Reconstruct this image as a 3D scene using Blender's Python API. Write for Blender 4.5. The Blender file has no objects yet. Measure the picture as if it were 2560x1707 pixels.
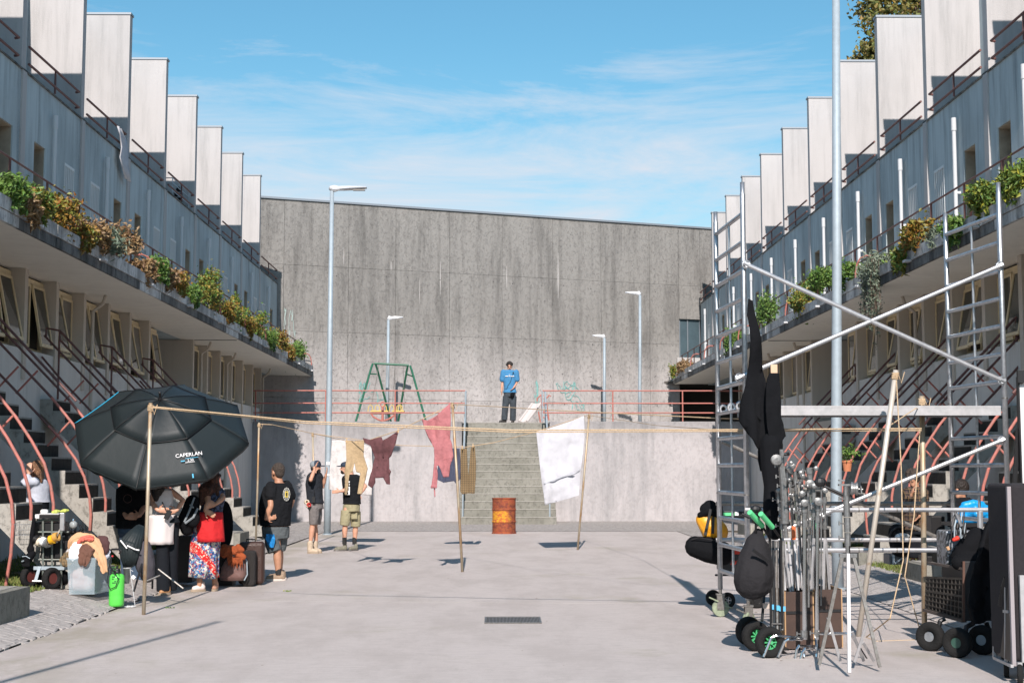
import bpy, math, random
from mathutils import Vector, Matrix, Quaternion, noise

V = Vector
R = math.radians
C = bpy.context.scene.collection
scene = bpy.context.scene

# ------------------------------------------------------------------ camera, world, sun, exposure
F = 3555.56                                # focal length in photograph pixels (50 mm on a 36 mm sensor, 2560 px)
PITCH, YAW, EYE = R(5.1), R(0.61), 1.6
cam_data = bpy.data.cameras.new('camera')
cam_data.lens = 50; cam_data.sensor_width = 36; cam_data.clip_start = 0.1; cam_data.clip_end = 3000
cam = bpy.data.objects.new('camera', cam_data); C.objects.link(cam)
cam.location = (0, 0, EYE)
cam.rotation_euler = (math.pi/2 + PITCH, 0, -YAW)
scene.camera = cam

SUN_EL, SUN_AZ = R(36.0), R(182.0)         # azimuth clockwise from +Y: behind the camera, a little to its left
to_sun = V((math.sin(SUN_AZ)*math.cos(SUN_EL), math.cos(SUN_AZ)*math.cos(SUN_EL), math.sin(SUN_EL)))
sun_data = bpy.data.lights.new('sun', 'SUN'); sun_data.energy = 4.6; sun_data.angle = R(0.5)
sun_data.color = (1.0, 0.90, 0.84)
sun = bpy.data.objects.new('sun', sun_data); C.objects.link(sun)
sun.rotation_euler = to_sun.to_track_quat('Z', 'Y').to_euler()

world = bpy.data.worlds.new('World'); scene.world = world; world.use_nodes = True
wt = world.node_tree; wt.nodes.clear()
def wn(t): return wt.nodes.new(t)
w_out = wn('ShaderNodeOutputWorld'); w_bg = wn('ShaderNodeBackground')
sky = wn('ShaderNodeTexSky'); sky.sky_type = 'NISHITA'; sky.sun_disc = False
sky.sun_elevation = SUN_EL; sky.sun_rotation = SUN_AZ
sky.air_density = 1.25; sky.dust_density = 0.3; sky.ozone_density = 2.2
w_bg.inputs['Strength'].default_value = 0.105
tc = wn('ShaderNodeTexCoord'); sp = wn('ShaderNodeSeparateXYZ'); wt.links.new(tc.outputs['Generated'], sp.inputs[0])
def wmath(op, a, b=None):
    n = wn('ShaderNodeMath'); n.operation = op
    for i, q in enumerate((a, b)):
        if q is None: continue
        if isinstance(q, (int, float)): n.inputs[i].default_value = q
        else: wt.links.new(q, n.inputs[i])
    return n.outputs[0]
def wnoise(scale, rot, loc, sc, detail, rough, dist):
    mp = wn('ShaderNodeMapping'); mp.inputs['Scale'].default_value = scale; mp.inputs['Rotation'].default_value = rot; mp.inputs['Location'].default_value = loc
    wt.links.new(tc.outputs['Generated'], mp.inputs[0])
    n = wn('ShaderNodeTexNoise'); n.inputs['Scale'].default_value = sc; n.inputs['Detail'].default_value = detail; n.inputs['Roughness'].default_value = rough; n.inputs['Distortion'].default_value = dist
    wt.links.new(mp.outputs[0], n.inputs['Vector']); return n.outputs[0]
wisps = wnoise((1.3, 1.3, 7.0), (0, R(-9), 0), (0.35, 0.1, 0.35), 3.2, 11, 0.66, 0.5)      # fine streaks of cirrus
banks = wnoise((1.0, 1.0, 2.6), (0, R(-6), 0), (0.9, 0.3, 0.2), 2.4, 4, 0.5, 0.2)          # where the cirrus gathers
low = wn('ShaderNodeMapRange'); low.interpolation_type = 'SMOOTHSTEP'
for i_, v_ in ((1, 0.14), (2, 0.34), (3, 0.12), (4, -0.02)): low.inputs[i_].default_value = v_
wt.links.new(sp.outputs[2], low.inputs[0])
cr = wn('ShaderNodeValToRGB'); cr.color_ramp.elements[0].position = 0.54; cr.color_ramp.elements[1].position = 0.78
cr.color_ramp.elements[0].color = (0, 0, 0, 1); cr.color_ramp.elements[1].color = (0.85, 0.85, 0.85, 1)
csum = wmath('ADD', wmath('ADD', wmath('MULTIPLY', wisps, 0.80), wmath('MULTIPLY', banks, 0.28)), low.outputs[0])
wt.links.new(csum, cr.inputs[0])
tint = wn('ShaderNodeMix'); tint.data_type = 'RGBA'; tint.blend_type = 'MULTIPLY'; tint.inputs[0].default_value = 1.0
tint.inputs[7].default_value = (0.52, 0.87, 0.92, 1)
wt.links.new(sky.outputs[0], tint.inputs[6])
cm = wn('ShaderNodeMix'); cm.data_type = 'RGBA'; cm.inputs[7].default_value = (5.2, 5.45, 6.0, 1)
veil = wn('ShaderNodeMapRange'); veil.interpolation_type = 'SMOOTHSTEP'
for i_, v_ in ((1, 0.02), (2, 0.30), (3, 0.45), (4, 0.0)): veil.inputs[i_].default_value = v_
wt.links.new(sp.outputs[2], veil.inputs[0])
cf = wmath('MINIMUM', wmath('ADD', cr.outputs[0], veil.outputs[0]), 0.92)
wt.links.new(cf, cm.inputs[0]); wt.links.new(tint.outputs[2], cm.inputs[6])
wt.links.new(cm.outputs[2], w_bg.inputs['Color']); wt.links.new(w_bg.outputs[0], w_out.inputs[0])

scene.view_settings.view_transform = 'Standard'; scene.view_settings.look = 'None'
scene.view_settings.exposure = 0.46; scene.view_settings.gamma = 1.0; scene.view_settings.use_curve_mapping = False

# ------------------------------------------------------------------ helpers: photograph pixel -> place
def ray(px, py):
    u = (px-1280)/F; v = (853.5-py)/F
    d = V((u, math.cos(PITCH)-v*math.sin(PITCH), math.sin(PITCH)+v*math.cos(PITCH)))
    c, s = math.cos(YAW), math.sin(YAW)
    return V((d.x*c+d.y*s, -d.x*s+d.y*c, d.z))
EYEP = V((0, 0, EYE))
def P(px, py, Y):
    d = ray(px, py); return EYEP + d*(Y/d.y)
def PX(px, py, X):
    d = ray(px, py); return EYEP + d*(X/d.x)
def side_fade(y): return 1.0 if y < 31 else (0.0 if y > 37 else (37-y)/6)
def gz(x, y):
    if x < -4.3: return 0.22*min(1, (-4.3-x)/0.85)*side_fade(y)
    if x > 4.6: return 0.2*min(1, (x-4.6)/0.85)*side_fade(y)
    return 0.0
def G(px, py):
    d = ray(px, py); z = 0.0
    for _ in range(12):
        p = EYEP + d*((z-EYE)/d.z); z = 0.5*z + 0.5*gz(p.x, p.y)
    p = EYEP + d*((z-EYE)/d.z); return p

# ------------------------------------------------------------------ mesh builder
class MB:
    def __init__(s): s.v = []; s.f = []; s.m = []; s.mi = 0
    def add(s, vs, fs):
        o = len(s.v); s.v += [tuple(q) for q in vs]; s.f += [tuple(i+o for i in q) for q in fs]; s.m += [s.mi]*len(fs)
    def bx(s, x0, x1, y0, y1, z0, z1):
        if x0 > x1: x0, x1 = x1, x0
        if y0 > y1: y0, y1 = y1, y0
        s.add([(x0,y0,z0),(x1,y0,z0),(x1,y1,z0),(x0,y1,z0),(x0,y0,z1),(x1,y0,z1),(x1,y1,z1),(x0,y1,z1)],
              [(3,2,1,0),(4,5,6,7),(0,1,5,4),(1,2,6,5),(2,3,7,6),(3,0,4,7)])
    def box(s, c, size, rot=None):
        a, b, d = size[0]/2, size[1]/2, size[2]/2
        vs = [V((x,y,z)) for z in (-d,d) for (x,y) in ((-a,-b),(a,-b),(a,b),(-a,b))]
        if rot is not None: vs = [rot @ q for q in vs]
        c = V(c); s.add([q+c for q in vs], [(3,2,1,0),(4,5,6,7),(0,1,5,4),(1,2,6,5),(2,3,7,6),(3,0,4,7)])
    def bar(s, p, q, w, t, up=(0,0,1)):               # rectangular bar from p to q
        p, q = V(p), V(q); d = (q-p); L = d.length; d.normalize(); u = V(up)
        a = d.cross(u)
        if a.length < 1e-4: a = d.cross(V((1,0,0)))
        a.normalize(); b = a.cross(d)
        vs = []
        for e in (p, q):
            for (i, j) in ((-1,-1),(1,-1),(1,1),(-1,1)): vs.append(e + a*(w/2*i) + b*(t/2*j))
        s.add(vs, [(3,2,1,0),(4,5,6,7),(0,1,5,4),(1,2,6,5),(2,3,7,6),(3,0,4,7)])
    def tube(s, pts, r, n=8, closed=False):
        pts = [V(q) for q in pts]; k = len(pts)
        rs = r if isinstance(r, (list, tuple)) else [r]*k
        tang = []
        for i in range(k):
            if closed: t = pts[(i+1) % k]-pts[i-1]
            else: t = pts[min(i+1, k-1)]-pts[max(i-1, 0)]
            if t.length < 1e-9: t = V((0,0,1))
            tang.append(t.normalized())
        a = tang[0].orthogonal().normalized(); vs = []
        for i in range(k):
            a = (a - tang[i]*a.dot(tang[i]))
            if a.length < 1e-6: a = tang[i].orthogonal()
            a.normalize(); b = tang[i].cross(a)
            for j in range(n):
                w = 2*math.pi*j/n; vs.append(pts[i]+(a*math.cos(w)+b*math.sin(w))*rs[i])
        fs = []
        for i in range(k if closed else k-1):
            for j in range(n):
                i2 = (i+1) % k
                fs.append((i*n+j, i*n+(j+1) % n, i2*n+(j+1) % n, i2*n+j))
        if not closed:
            fs.append(tuple(range(n-1, -1, -1))); fs.append(tuple((k-1)*n+j for j in range(n)))
        s.add(vs, fs)
    def rod(s, p, q, r, r2=None, n=8): s.tube([p, q], [r, r if r2 is None else r2], n)
    def ell(s, c, rad, rot=None, n=12, m=8):
        c = V(c); vs = []; fs = []
        if isinstance(rad, (int, float)): rad = (rad,)*3
        for i in range(m+1):
            t = math.pi*i/m
            for j in range(n):
                w = 2*math.pi*j/n
                q = V((rad[0]*math.sin(t)*math.cos(w), rad[1]*math.sin(t)*math.sin(w), -rad[2]*math.cos(t)))
                if rot is not None: q = rot @ q
                vs.append(c+q)
        for i in range(m):
            for j in range(n): fs.append((i*n+j, i*n+(j+1) % n, (i+1)*n+(j+1) % n, (i+1)*n+j))
        s.add(vs, fs)
    def lathe(s, prof, c, n=20, rot=None):            # prof: (radius, height)
        c = V(c); vs = []; fs = []; k = len(prof)
        for (r, z) in prof:
            for j in range(n):
                w = 2*math.pi*j/n; q = V((r*math.cos(w), r*math.sin(w), z))
                if rot is not None: q = rot @ q
                vs.append(c+q)
        for i in range(k-1):
            for j in range(n): fs.append((i*n+j, i*n+(j+1) % n, (i+1)*n+(j+1) % n, (i+1)*n+j))
        fs.append(tuple(range(n-1, -1, -1))); fs.append(tuple((k-1)*n+j for j in range(n)))
        s.add(vs, fs)
    def loft(s, rings, yaw=0, n=20, power=2.0):        # rings: (centre, half width, half depth)
        vs = []; fs = []; cy_, sy_ = math.cos(yaw), math.sin(yaw); k = len(rings)
        for (c, a, b) in rings:
            c = V(c)
            for j in range(n):
                w = 2*math.pi*j/n; x = a*math.copysign(abs(math.cos(w))**(2/power), math.cos(w)); y = b*math.copysign(abs(math.sin(w))**(2/power), math.sin(w))
                vs.append(c+V((x*cy_-y*sy_, x*sy_+y*cy_, 0)))
        for i in range(k-1):
            for j in range(n): fs.append((i*n+j, i*n+(j+1) % n, (i+1)*n+(j+1) % n, (i+1)*n+j))
        fs.append(tuple(range(n-1, -1, -1))); fs.append(tuple((k-1)*n+j for j in range(n)))
        s.add(vs, fs)
    def limb(s, pr, n=10):                             # pr: (point, radius)...
        s.tube([p for p, r in pr], [r for p, r in pr], n)
        for p, r in pr: s.ell(p, r*0.99, n=n, m=6)
    def prism(s, poly, d0, d1, axis='Y'):              # polygon extruded along an axis; poly in the two other coordinates
        def mk(a, b, d): return (a, d, b) if axis == 'Y' else ((d, a, b) if axis == 'X' else (a, b, d))
        n = len(poly); vs = [mk(a, b, d0) for a, b in poly]+[mk(a, b, d1) for a, b in poly]
        fs = [tuple(range(n)), tuple(range(2*n-1, n-1, -1))]+[(i, i+n, (i+1) % n+n, (i+1) % n) for i in range(n)]
        s.add(vs, fs)
    def sheet(s, grid):
        h = len(grid); w = len(grid[0]); s.add([q for row in grid for q in row],
              [(i*w+j, i*w+j+1, (i+1)*w+j+1, (i+1)*w+j) for i in range(h-1) for j in range(w-1)])
    def build(s, name, mat, parent=None, smooth=False, **kw):
        me = bpy.data.meshes.new(name); me.from_pydata(s.v, [], s.f)
        mats = mat if isinstance(mat, (list, tuple)) else [mat]
        for q in mats: me.materials.append(q)
        if len(mats) > 1: me.polygons.foreach_set('material_index', s.m)
        if smooth: me.polygons.foreach_set('use_smooth', [True]*len(me.polygons))
        me.update()
        return link(name, me, parent, **kw)

def world_loc(o):
    l = V(o.location)
    while o.parent: o = o.parent; l += V(o.location)
    return l
def link(name, me, parent=None, label=None, cat=None, group=None, kind=None, sub=None):
    o = bpy.data.objects.new(name, me); C.objects.link(o)
    if parent is not None:
        o.parent = parent; o.location = -world_loc(parent)
    tag(o, label, cat, group, kind); return o
def tag(o, label=None, cat=None, group=None, kind=None):
    if label: o['label'] = label
    if cat: o['category'] = cat
    if group: o['group'] = group
    if kind: o['kind'] = kind
    return o
def thing(name, label, cat, loc=(0,0,0), group=None, kind=None):
    o = bpy.data.objects.new(name, None); C.objects.link(o); o.location = loc; o.empty_display_size = 0.2
    return tag(o, label, cat, group, kind)
def bevel(o, w=0.01, seg=2):
    m = o.modifiers.new('bevel', 'BEVEL'); m.width = w; m.segments = seg; m.limit_method = 'ANGLE'; m.angle_limit = R(40)
    return o
def organic(o, vox=0.011, it=5, fac=0.6):
    m = o.modifiers.new('remesh', 'REMESH'); m.mode = 'VOXEL'; m.voxel_size = vox; m.use_smooth_shade = True
    q = o.modifiers.new('smooth', 'SMOOTH'); q.iterations = it; q.factor = fac
    return o
def copy_tree(o, parent=None, name=None):
    c = o.copy(); C.objects.link(c); c.parent = parent
    for ch in list(o.children): copy_tree(ch, c)
    return c
def thick(o, t=0.006, off=0):
    m = o.modifiers.new('thickness', 'SOLIDIFY'); m.thickness = t; m.offset = off; return o

# ------------------------------------------------------------------ materials
MATS = {}
def mat(name, col, rough=0.7, metal=0.0, noise_amt=0.0, noise_scale=8.0, bump=0.0, bump_scale=40.0, col2=None, stretch=None, spec=None, alpha=None, trans=None, emis=None, sheen=None, detail=6, lo=0.35, hi=0.65, island=None):
    m = bpy.data.materials.new(name); m.use_nodes = True; MATS[name] = m
    nt = m.node_tree; b = nt.nodes['Principled BSDF']
    b.inputs['Base Color'].default_value = (*col, 1); b.inputs['Roughness'].default_value = rough; b.inputs['Metallic'].default_value = metal
    if spec is not None: b.inputs['Specular IOR Level'].default_value = spec
    if trans is not None: b.inputs['Transmission Weight'].default_value = trans
    if alpha is not None: b.inputs['Alpha'].default_value = alpha
    if sheen: b.inputs['Sheen Weight'].default_value = sheen
    geo = nt.nodes.new('ShaderNodeNewGeometry'); mp_ = nt.nodes.new('ShaderNodeMapping')
    nt.links.new(geo.outputs['Position'], mp_.inputs[0])
    if stretch: mp_.inputs['Scale'].default_value = stretch
    if island:
        r_ = nt.nodes.new('ShaderNodeValToRGB'); els = r_.color_ramp.elements
        els[0].color = (*island[0], 1); els[1].color = (*island[-1], 1)
        for i, c_ in enumerate(island[1:-1]): e = els.new((i+1)/(len(island)-1)); e.color = (*c_, 1)
        nt.links.new(geo.outputs['Random Per Island'], r_.inputs[0]); nt.links.new(r_.outputs[0], b.inputs['Base Color'])
    elif noise_amt or col2:
        n = nt.nodes.new('ShaderNodeTexNoise'); n.inputs['Scale'].default_value = noise_scale; n.inputs['Detail'].default_value = detail
        n.inputs['Roughness'].default_value = 0.65
        nt.links.new(mp_.outputs[0], n.inputs['Vector'])
        r_ = nt.nodes.new('ShaderNodeValToRGB')
        r_.color_ramp.elements[0].position = lo; r_.color_ramp.elements[1].position = hi
        c2 = col2 if col2 else tuple(x*(1-noise_amt) for x in col)
        r_.color_ramp.elements[0].color = (*c2, 1); r_.color_ramp.elements[1].color = (*col, 1)
        nt.links.new(n.outputs[0], r_.inputs[0]); nt.links.new(r_.outputs[0], b.inputs['Base Color'])
    if bump:
        n2 = nt.nodes.new('ShaderNodeTexNoise'); n2.inputs['Scale'].default_value = bump_scale; n2.inputs['Detail'].default_value = 5
        nt.links.new(geo.outputs['Position'], n2.inputs['Vector'])
        bp = nt.nodes.new('ShaderNodeBump'); bp.inputs['Strength'].default_value = min(1, bump); bp.inputs['Distance'].default_value = 0.01 if bump <= 1 else 0.03
        nt.links.new(n2.outputs[0], bp.inputs['Height']); nt.links.new(bp.outputs[0], b.inputs['Normal'])
    return m

class NT:                                              # small node helper for the weathered surfaces
    def __init__(s, name, rough=0.85):
        s.m = bpy.data.materials.new(name); s.m.use_nodes = True; s.t = s.m.node_tree; s.b = s.t.nodes['Principled BSDF']
        s.b.inputs['Roughness'].default_value = rough; s.b.inputs['Specular IOR Level'].default_value = 0.25
        s.g = s.t.nodes.new('ShaderNodeNewGeometry'); MATS[name] = s.m
    def noise(s, scale, stretch=(1,1,1), detail=6, rough=0.6, lo=0.4, hi=0.6, loc=(0,0,0), dist=0.0):
        mp_ = s.t.nodes.new('ShaderNodeMapping'); mp_.inputs['Scale'].default_value = stretch; mp_.inputs['Location'].default_value = loc
        s.t.links.new(s.g.outputs['Position'], mp_.inputs[0])
        n = s.t.nodes.new('ShaderNodeTexNoise'); n.inputs['Scale'].default_value = scale; n.inputs['Detail'].default_value = detail
        n.inputs['Roughness'].default_value = rough; n.inputs['Distortion'].default_value = dist
        s.t.links.new(mp_.outputs[0], n.inputs['Vector'])
        if lo is None: return n.outputs[0]
        return s.ramp(n.outputs[0], lo, hi)
    def ramp(s, sock, lo, hi, a=0.0, b=1.0):
        r = s.t.nodes.new('ShaderNodeMapRange'); r.interpolation_type = 'SMOOTHSTEP'
        r.inputs[1].default_value = lo; r.inputs[2].default_value = hi; r.inputs[3].default_value = a; r.inputs[4].default_value = b
        s.t.links.new(sock, r.inputs[0]); return r.outputs[0]
    def axis(s, i):
        q = s.t.nodes.new('ShaderNodeSeparateXYZ'); s.t.links.new(s.g.outputs['Position'], q.inputs[0]); return q.outputs[i]
    def mix(s, a, b, f, mode='MIX'):
        n = s.t.nodes.new('ShaderNodeMix'); n.data_type = 'RGBA'; n.blend_type = mode
        for i, q in ((6, a), (7, b)):
            if isinstance(q, tuple): n.inputs[i].default_value = (*q, 1)
            else: s.t.links.new(q, n.inputs[i])
        if isinstance(f, (int, float)): n.inputs[0].default_value = f
        else: s.t.links.new(f, n.inputs[0])
        return n.outputs[2]
    def mul(s, a, b, op='MULTIPLY'):
        n = s.t.nodes.new('ShaderNodeMath'); n.operation = op
        for i, q in enumerate((a, b)):
            if isinstance(q, (int, float)): n.inputs[i].default_value = q
            else: s.t.links.new(q, n.inputs[i])
        return n.outputs[0]
    def objrand(s):
        n = s.t.nodes.new('ShaderNodeObjectInfo'); return n.outputs['Random']
    def done(s, col, bump=None, dist=0.01, strength=0.5):
        s.t.links.new(col, s.b.inputs['Base Color'])
        if bump is not None:
            bp = s.t.nodes.new('ShaderNodeBump'); bp.inputs['Strength'].default_value = strength; bp.inputs['Distance'].default_value = dist
            s.t.links.new(bump, bp.inputs['Height']); s.t.links.new(bp.outputs[0], s.b.inputs['Normal'])
        return s.m

def m_plaster(name, base, stain, amt=0.7):
    n = NT(name, 0.9)
    st = n.noise(3.2, (1, 1, 0.09), 8, 0.7, 0.46, 0.72)
    st2 = n.noise(9, (1, 1, 0.05), 6, 0.6, 0.5, 0.8, (7, 3, 1))
    big = n.noise(0.7, (1, 1, 0.5), 5, 0.6, 0.4, 0.7, (2, 9, 4))
    fine = n.noise(55, (1, 1, 1), 3, 0.6, 0.3, 0.7)
    c = n.mix(base, stain, n.mul(n.mul(st, 0.65*amt), 1.0))
    c = n.mix(c, stain, n.mul(st2, 0.5*amt)); c = n.mix(c, stain, n.mul(big, 0.35*amt))
    c = n.mix(c, tuple(q*0.93 for q in base), n.mul(fine, 0.35))
    return n.done(c, fine, 0.004, 0.35)
M_FIN = m_plaster('fin_plaster', (0.48, 0.468, 0.462), (0.27, 0.27, 0.265), 0.95)
M_FACADE = m_plaster('facade_plaster', (0.48, 0.555, 0.575), (0.15, 0.18, 0.195), 1.25)
M_LOWER = m_plaster('lower_wall_plaster', (0.64, 0.64, 0.61), (0.33, 0.31, 0.28), 0.6)
M_SOFFIT = m_plaster('soffit_paint', (0.84, 0.82, 0.74), (0.58, 0.55, 0.49), 0.5)
M_PILLAR = m_plaster('pillar_plaster', (0.55, 0.50, 0.43), (0.38, 0.35, 0.30), 0.5)

def m_conc(name, light, dark, speck=0.5, zlo=None, zhi=None, top=None, streak=0.6, rnd=0.0, bumpd=0.012):
    n = NT(name, 0.92)
    a = n.noise(2.2, (1, 1, 0.12), 9, 0.72, 0.42, 0.68)
    b = n.noise(0.9, (1, 1, 0.7), 6, 0.65, 0.4, 0.65, (5, 2, 8))
    s_ = n.noise(11, (1, 1, 0.75), 9, 0.85, 0.5, 0.64, (1, 4, 2))
    w = n.noise(24, (1, 1, 1), 4, 0.8, 0.62, 0.7, (9, 1, 3))
    c = n.mix(light, dark, n.mul(a, streak)); c = n.mix(c, dark, n.mul(b, 0.45))
    if top is not None:
        zf = n.ramp(n.mul(n.axis(2), n.mul(n.noise(0.8, (1, 1, 0.4), 5, 0.6, None, None, (3, 3, 3)), 1.4, 'MULTIPLY'), 'ADD'), zlo, zhi)
        c = n.mix(c, n.mix(top, tuple(q*0.62 for q in top), a), zf)
    c = n.mix(c, tuple(q*0.5 for q in dark), n.mul(s_, speck)); c = n.mix(c, tuple(min(1, q*1.35) for q in light), n.mul(w, 0.5*speck))
    if rnd: c = n.mix(c, n.mix(c, (0.62, 0.62, 0.62), 1.0, 'MULTIPLY'), n.mul(n.objrand(), rnd))
    return n.done(c, n.mul(s_, n.noise(90, detail=3, lo=None), 'ADD'), bumpd, 0.55)
M_BACK = m_conc('end_wall_concrete', (0.47, 0.45, 0.44), (0.32, 0.31, 0.30), 0.5, 4.9, 7.6, (0.275, 0.268, 0.252), 0.65, 0.16, 0.03)
M_RETAIN = m_conc('retaining_wall_render', (0.445, 0.425, 0.43), (0.30, 0.295, 0.30), 0.04, 2.9, 4.2, (0.27, 0.265, 0.265), 0.85)
M_STEP = m_conc('step_concrete', (0.27, 0.265, 0.235), (0.15, 0.15, 0.125), 0.5, streak=0.3)
M_STAIR = m_conc('stair_flight_concrete', (0.40, 0.385, 0.35), (0.24, 0.23, 0.20), 0.6, streak=0.3)
M_RISER = m_conc('stained_shaded_riser_concrete', (0.055, 0.05, 0.042), (0.018, 0.016, 0.014), 0.5, streak=0.9)  # black algae stain and the shade on the risers, both in the colour
M_PLANTER = m_conc('planter_concrete', (0.70, 0.71, 0.70), (0.17, 0.175, 0.17), 0.6, streak=0.8)
M_GRIME = m_conc('grimy_edge_concrete', (0.22, 0.225, 0.22), (0.04, 0.045, 0.045), 0.6, streak=1.0)

def m_paving():
    n = NT('courtyard_concrete', 0.95)
    a = n.noise(1.3, (1, 0.35, 1), 7, 0.7, 0.4, 0.66); b = n.noise(6, (0.7, 2.5, 1), 6, 0.7, 0.45, 0.7, (4, 4, 0))
    f = n.noise(140, (1, 1, 1), 3, 0.7, 0.42, 0.62); sp_ = n.noise(30, (1, 1, 1), 2, 0.5, 0.7, 0.75)
    dirt = n.noise(0.55, (1, 1, 1), 6, 0.65, 0.56, 0.74, (8, 5, 0))
    c = n.mix((0.575, 0.525, 0.50), (0.46, 0.415, 0.39), n.mul(a, 0.75)); c = n.mix(c, (0.43, 0.39, 0.37), n.mul(b, 0.45))
    c = n.mix(c, (0.34, 0.30, 0.27), n.mul(f, 0.32)); c = n.mix(c, (0.70, 0.66, 0.64), n.mul(sp_, 0.5))
    c = n.mix(c, (0.36, 0.33, 0.25), n.mul(dirt, 0.62))
    edge = n.mul(n.ramp(n.axis(0), -2.6, -4.3), n.noise(1.1, (1, .5, 1), 6, .7, .42, .6, (2, 7, 0))); c = n.mix(c, (0.33, 0.30, 0.225), n.mul(edge, .6))
    ck = n.noise(0.9, (1, 1, 1), 7, .75, None, None, (11, 3, 0)); ck2 = n.mul(n.ramp(ck, .494, .4975), n.ramp(ck, .5045, .501)); c = n.mix(c, (0.33, 0.30, 0.28), n.mul(ck2, .35))
    return n.done(c, f, 0.006, 0.5)
M_PAVE = m_paving()
def m_cobble():
    n = NT('cobble_paving', 0.95)
    vo = n.t.nodes.new('ShaderNodeTexVoronoi'); vo.feature = 'DISTANCE_TO_EDGE'; vo.inputs['Scale'].default_value = 9
    n.t.links.new(n.g.outputs['Position'], vo.inputs['Vector'])
    e = n.ramp(vo.outputs['Distance'], 0.02, 0.10)
    a = n.noise(5, lo=0.4, hi=0.65); f = n.noise(80, lo=0.4, hi=0.6)
    c = n.mix((0.47, 0.44, 0.42), (0.38, 0.355, 0.335), a); c = n.mix(c, (0.27, 0.25, 0.235), n.mul(f, 0.35)); c = n.mix((0.29, 0.27, 0.25), c, e)
    return n.done(c, e, 0.03, 0.8)
M_COBBLE = m_cobble()
M_STONE = m_conc('granite_cobble', (0.45, 0.42, 0.40), (0.39, 0.365, 0.345), 0.07, streak=0.3, rnd=0.3)
M_SOIL = mat('soil', (0.16, 0.13, 0.09), 1, col2=(0.09, 0.075, 0.05), noise_scale=12, bump=1, bump_scale=30)

M_RED = mat('red_oxide_paint', (0.47, 0.155, 0.125), 0.6, col2=(0.34, 0.15, 0.12), noise_scale=14, lo=0.40, hi=0.56, bump=0.3)
M_REDDARK = mat('dark_and_shaded_oxide_paint', (0.10, 0.045, 0.04), 0.6, col2=(0.17, 0.075, 0.065), noise_scale=14)  # dark-painted rails; on the upper stair rails it paints in gallery shade
M_GALV = mat('galvanised_steel', (0.56, 0.58, 0.60), 0.38, 0.85, col2=(0.40, 0.42, 0.44), noise_scale=18, bump=0.1)
M_GALVM = mat('matt_galvanised_steel', (0.36, 0.43, 0.475), 0.6, 0.2, col2=(0.31, 0.37, 0.41), noise_scale=10)
M_ALU = mat('bright_aluminium', (0.66, 0.66, 0.67), 0.36, 0.75, col2=(0.5, 0.5, 0.51), noise_scale=10)
M_ALUM = mat('scuffed_aluminium', (0.47, 0.46, 0.465), 0.5, 0.3, col2=(0.37, 0.37, 0.37), noise_scale=14)
M_CHROME = mat('chrome', (0.68, 0.69, 0.70), 0.16, 1.0)
M_STEELD = mat('dull_steel', (0.34, 0.33, 0.31), 0.42, 0.8, col2=(0.22, 0.2, 0.18), noise_scale=30)
M_RUSTPOLE = mat('rusty_galvanised_pipe', (0.46, 0.40, 0.30), 0.5, 0.35, col2=(0.34, 0.19, 0.08), noise_scale=6, stretch=(1, 1, 0.35), lo=0.36, hi=0.56)
M_CAP = mat('zinc_flashing', (0.24, 0.27, 0.30), 0.5, 0.4)
M_PIPE = mat('white_pvc', (0.55, 0.57, 0.585), 0.55)
M_CREAM = mat('cream_window_paint', (0.74, 0.61, 0.38), 0.5, noise_amt=0.15, noise_scale=10)
M_BEIGEPIPE = mat('beige_pipe', (0.5, 0.45, 0.38), 0.6)
def m_glass(name, col, rough=0.06):
    return mat(name, col, rough, 0.0, spec=0.9)
M_GLASS = m_glass('dark_window_glass', (0.035, 0.04, 0.035))
M_BLIND = mat('window_blind', (0.19, 0.17, 0.14), 0.5, noise_amt=0.3, noise_scale=3)
M_BARS = mat('grey_window_bars', (0.62, 0.65, 0.66), 0.5)
M_BLUEGLASS = mat('blue_steel_door', (0.10, 0.15, 0.175), 0.3, 0.3, noise_amt=0.2, noise_scale=2)
M_ROPE = mat('jute_rope', (0.62, 0.46, 0.29), 0.95, noise_amt=0.4, noise_scale=60)
M_BLACK = mat('black_plastic', (0.009, 0.009, 0.01), 0.45)
M_BLACKCLOTH = mat('black_cloth', (0.006, 0.0065, 0.008), 0.9, bump=0.6, bump_scale=20, spec=0.15)
M_TEE = mat('black_cotton', (0.011, 0.012, 0.014), 0.95, bump=1.5, bump_scale=14, spec=0.15)
M_NYLON = mat('umbrella_nylon', (0.013, 0.020, 0.022), 0.58, bump=0.35, bump_scale=9, spec=0.4)
M_NYLON2 = mat('umbrella_nylon_vent', (0.011, 0.017, 0.019), 0.52, bump=0.35, bump_scale=9, spec=0.4)
M_CYAN = mat('cyan_trim', (0.02, 0.32, 0.50), 0.5)
M_WHITE = mat('white_print', (0.8, 0.8, 0.8), 0.6)
M_RUBBER = mat('tyre_rubber', (0.017, 0.017, 0.017), 0.85, bump=1, bump_scale=90, spec=0.2)
M_GREEN = mat('bright_green_plastic', (0.10, 0.62, 0.08), 0.35)
M_MINT = mat('mint_green_grip', (0.12, 0.62, 0.26), 0.5)
M_SKIN = mat('skin', (0.56, 0.30, 0.20), 0.5, noise_amt=0.12, noise_scale=20)
M_SKIN2 = mat('tanned_skin', (0.46, 0.235, 0.145), 0.5, noise_amt=0.12, noise_scale=20)
M_HAIR = mat('dark_hair', (0.02, 0.014, 0.011), 0.55, bump=2, bump_scale=40)
M_HAIRB = mat('greying_brown_hair', (0.075, 0.055, 0.042), 0.7, col2=(0.035, 0.026, 0.02), noise_scale=50, bump=2, bump_scale=60)
M_HAIRL = mat('highlighted_brown_hair', (0.30, 0.15, 0.07), 0.5, col2=(0.05, 0.022, 0.012), noise_scale=30, stretch=(1.5, 1.5, 0.12), bump=1.5, bump_scale=50)
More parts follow.
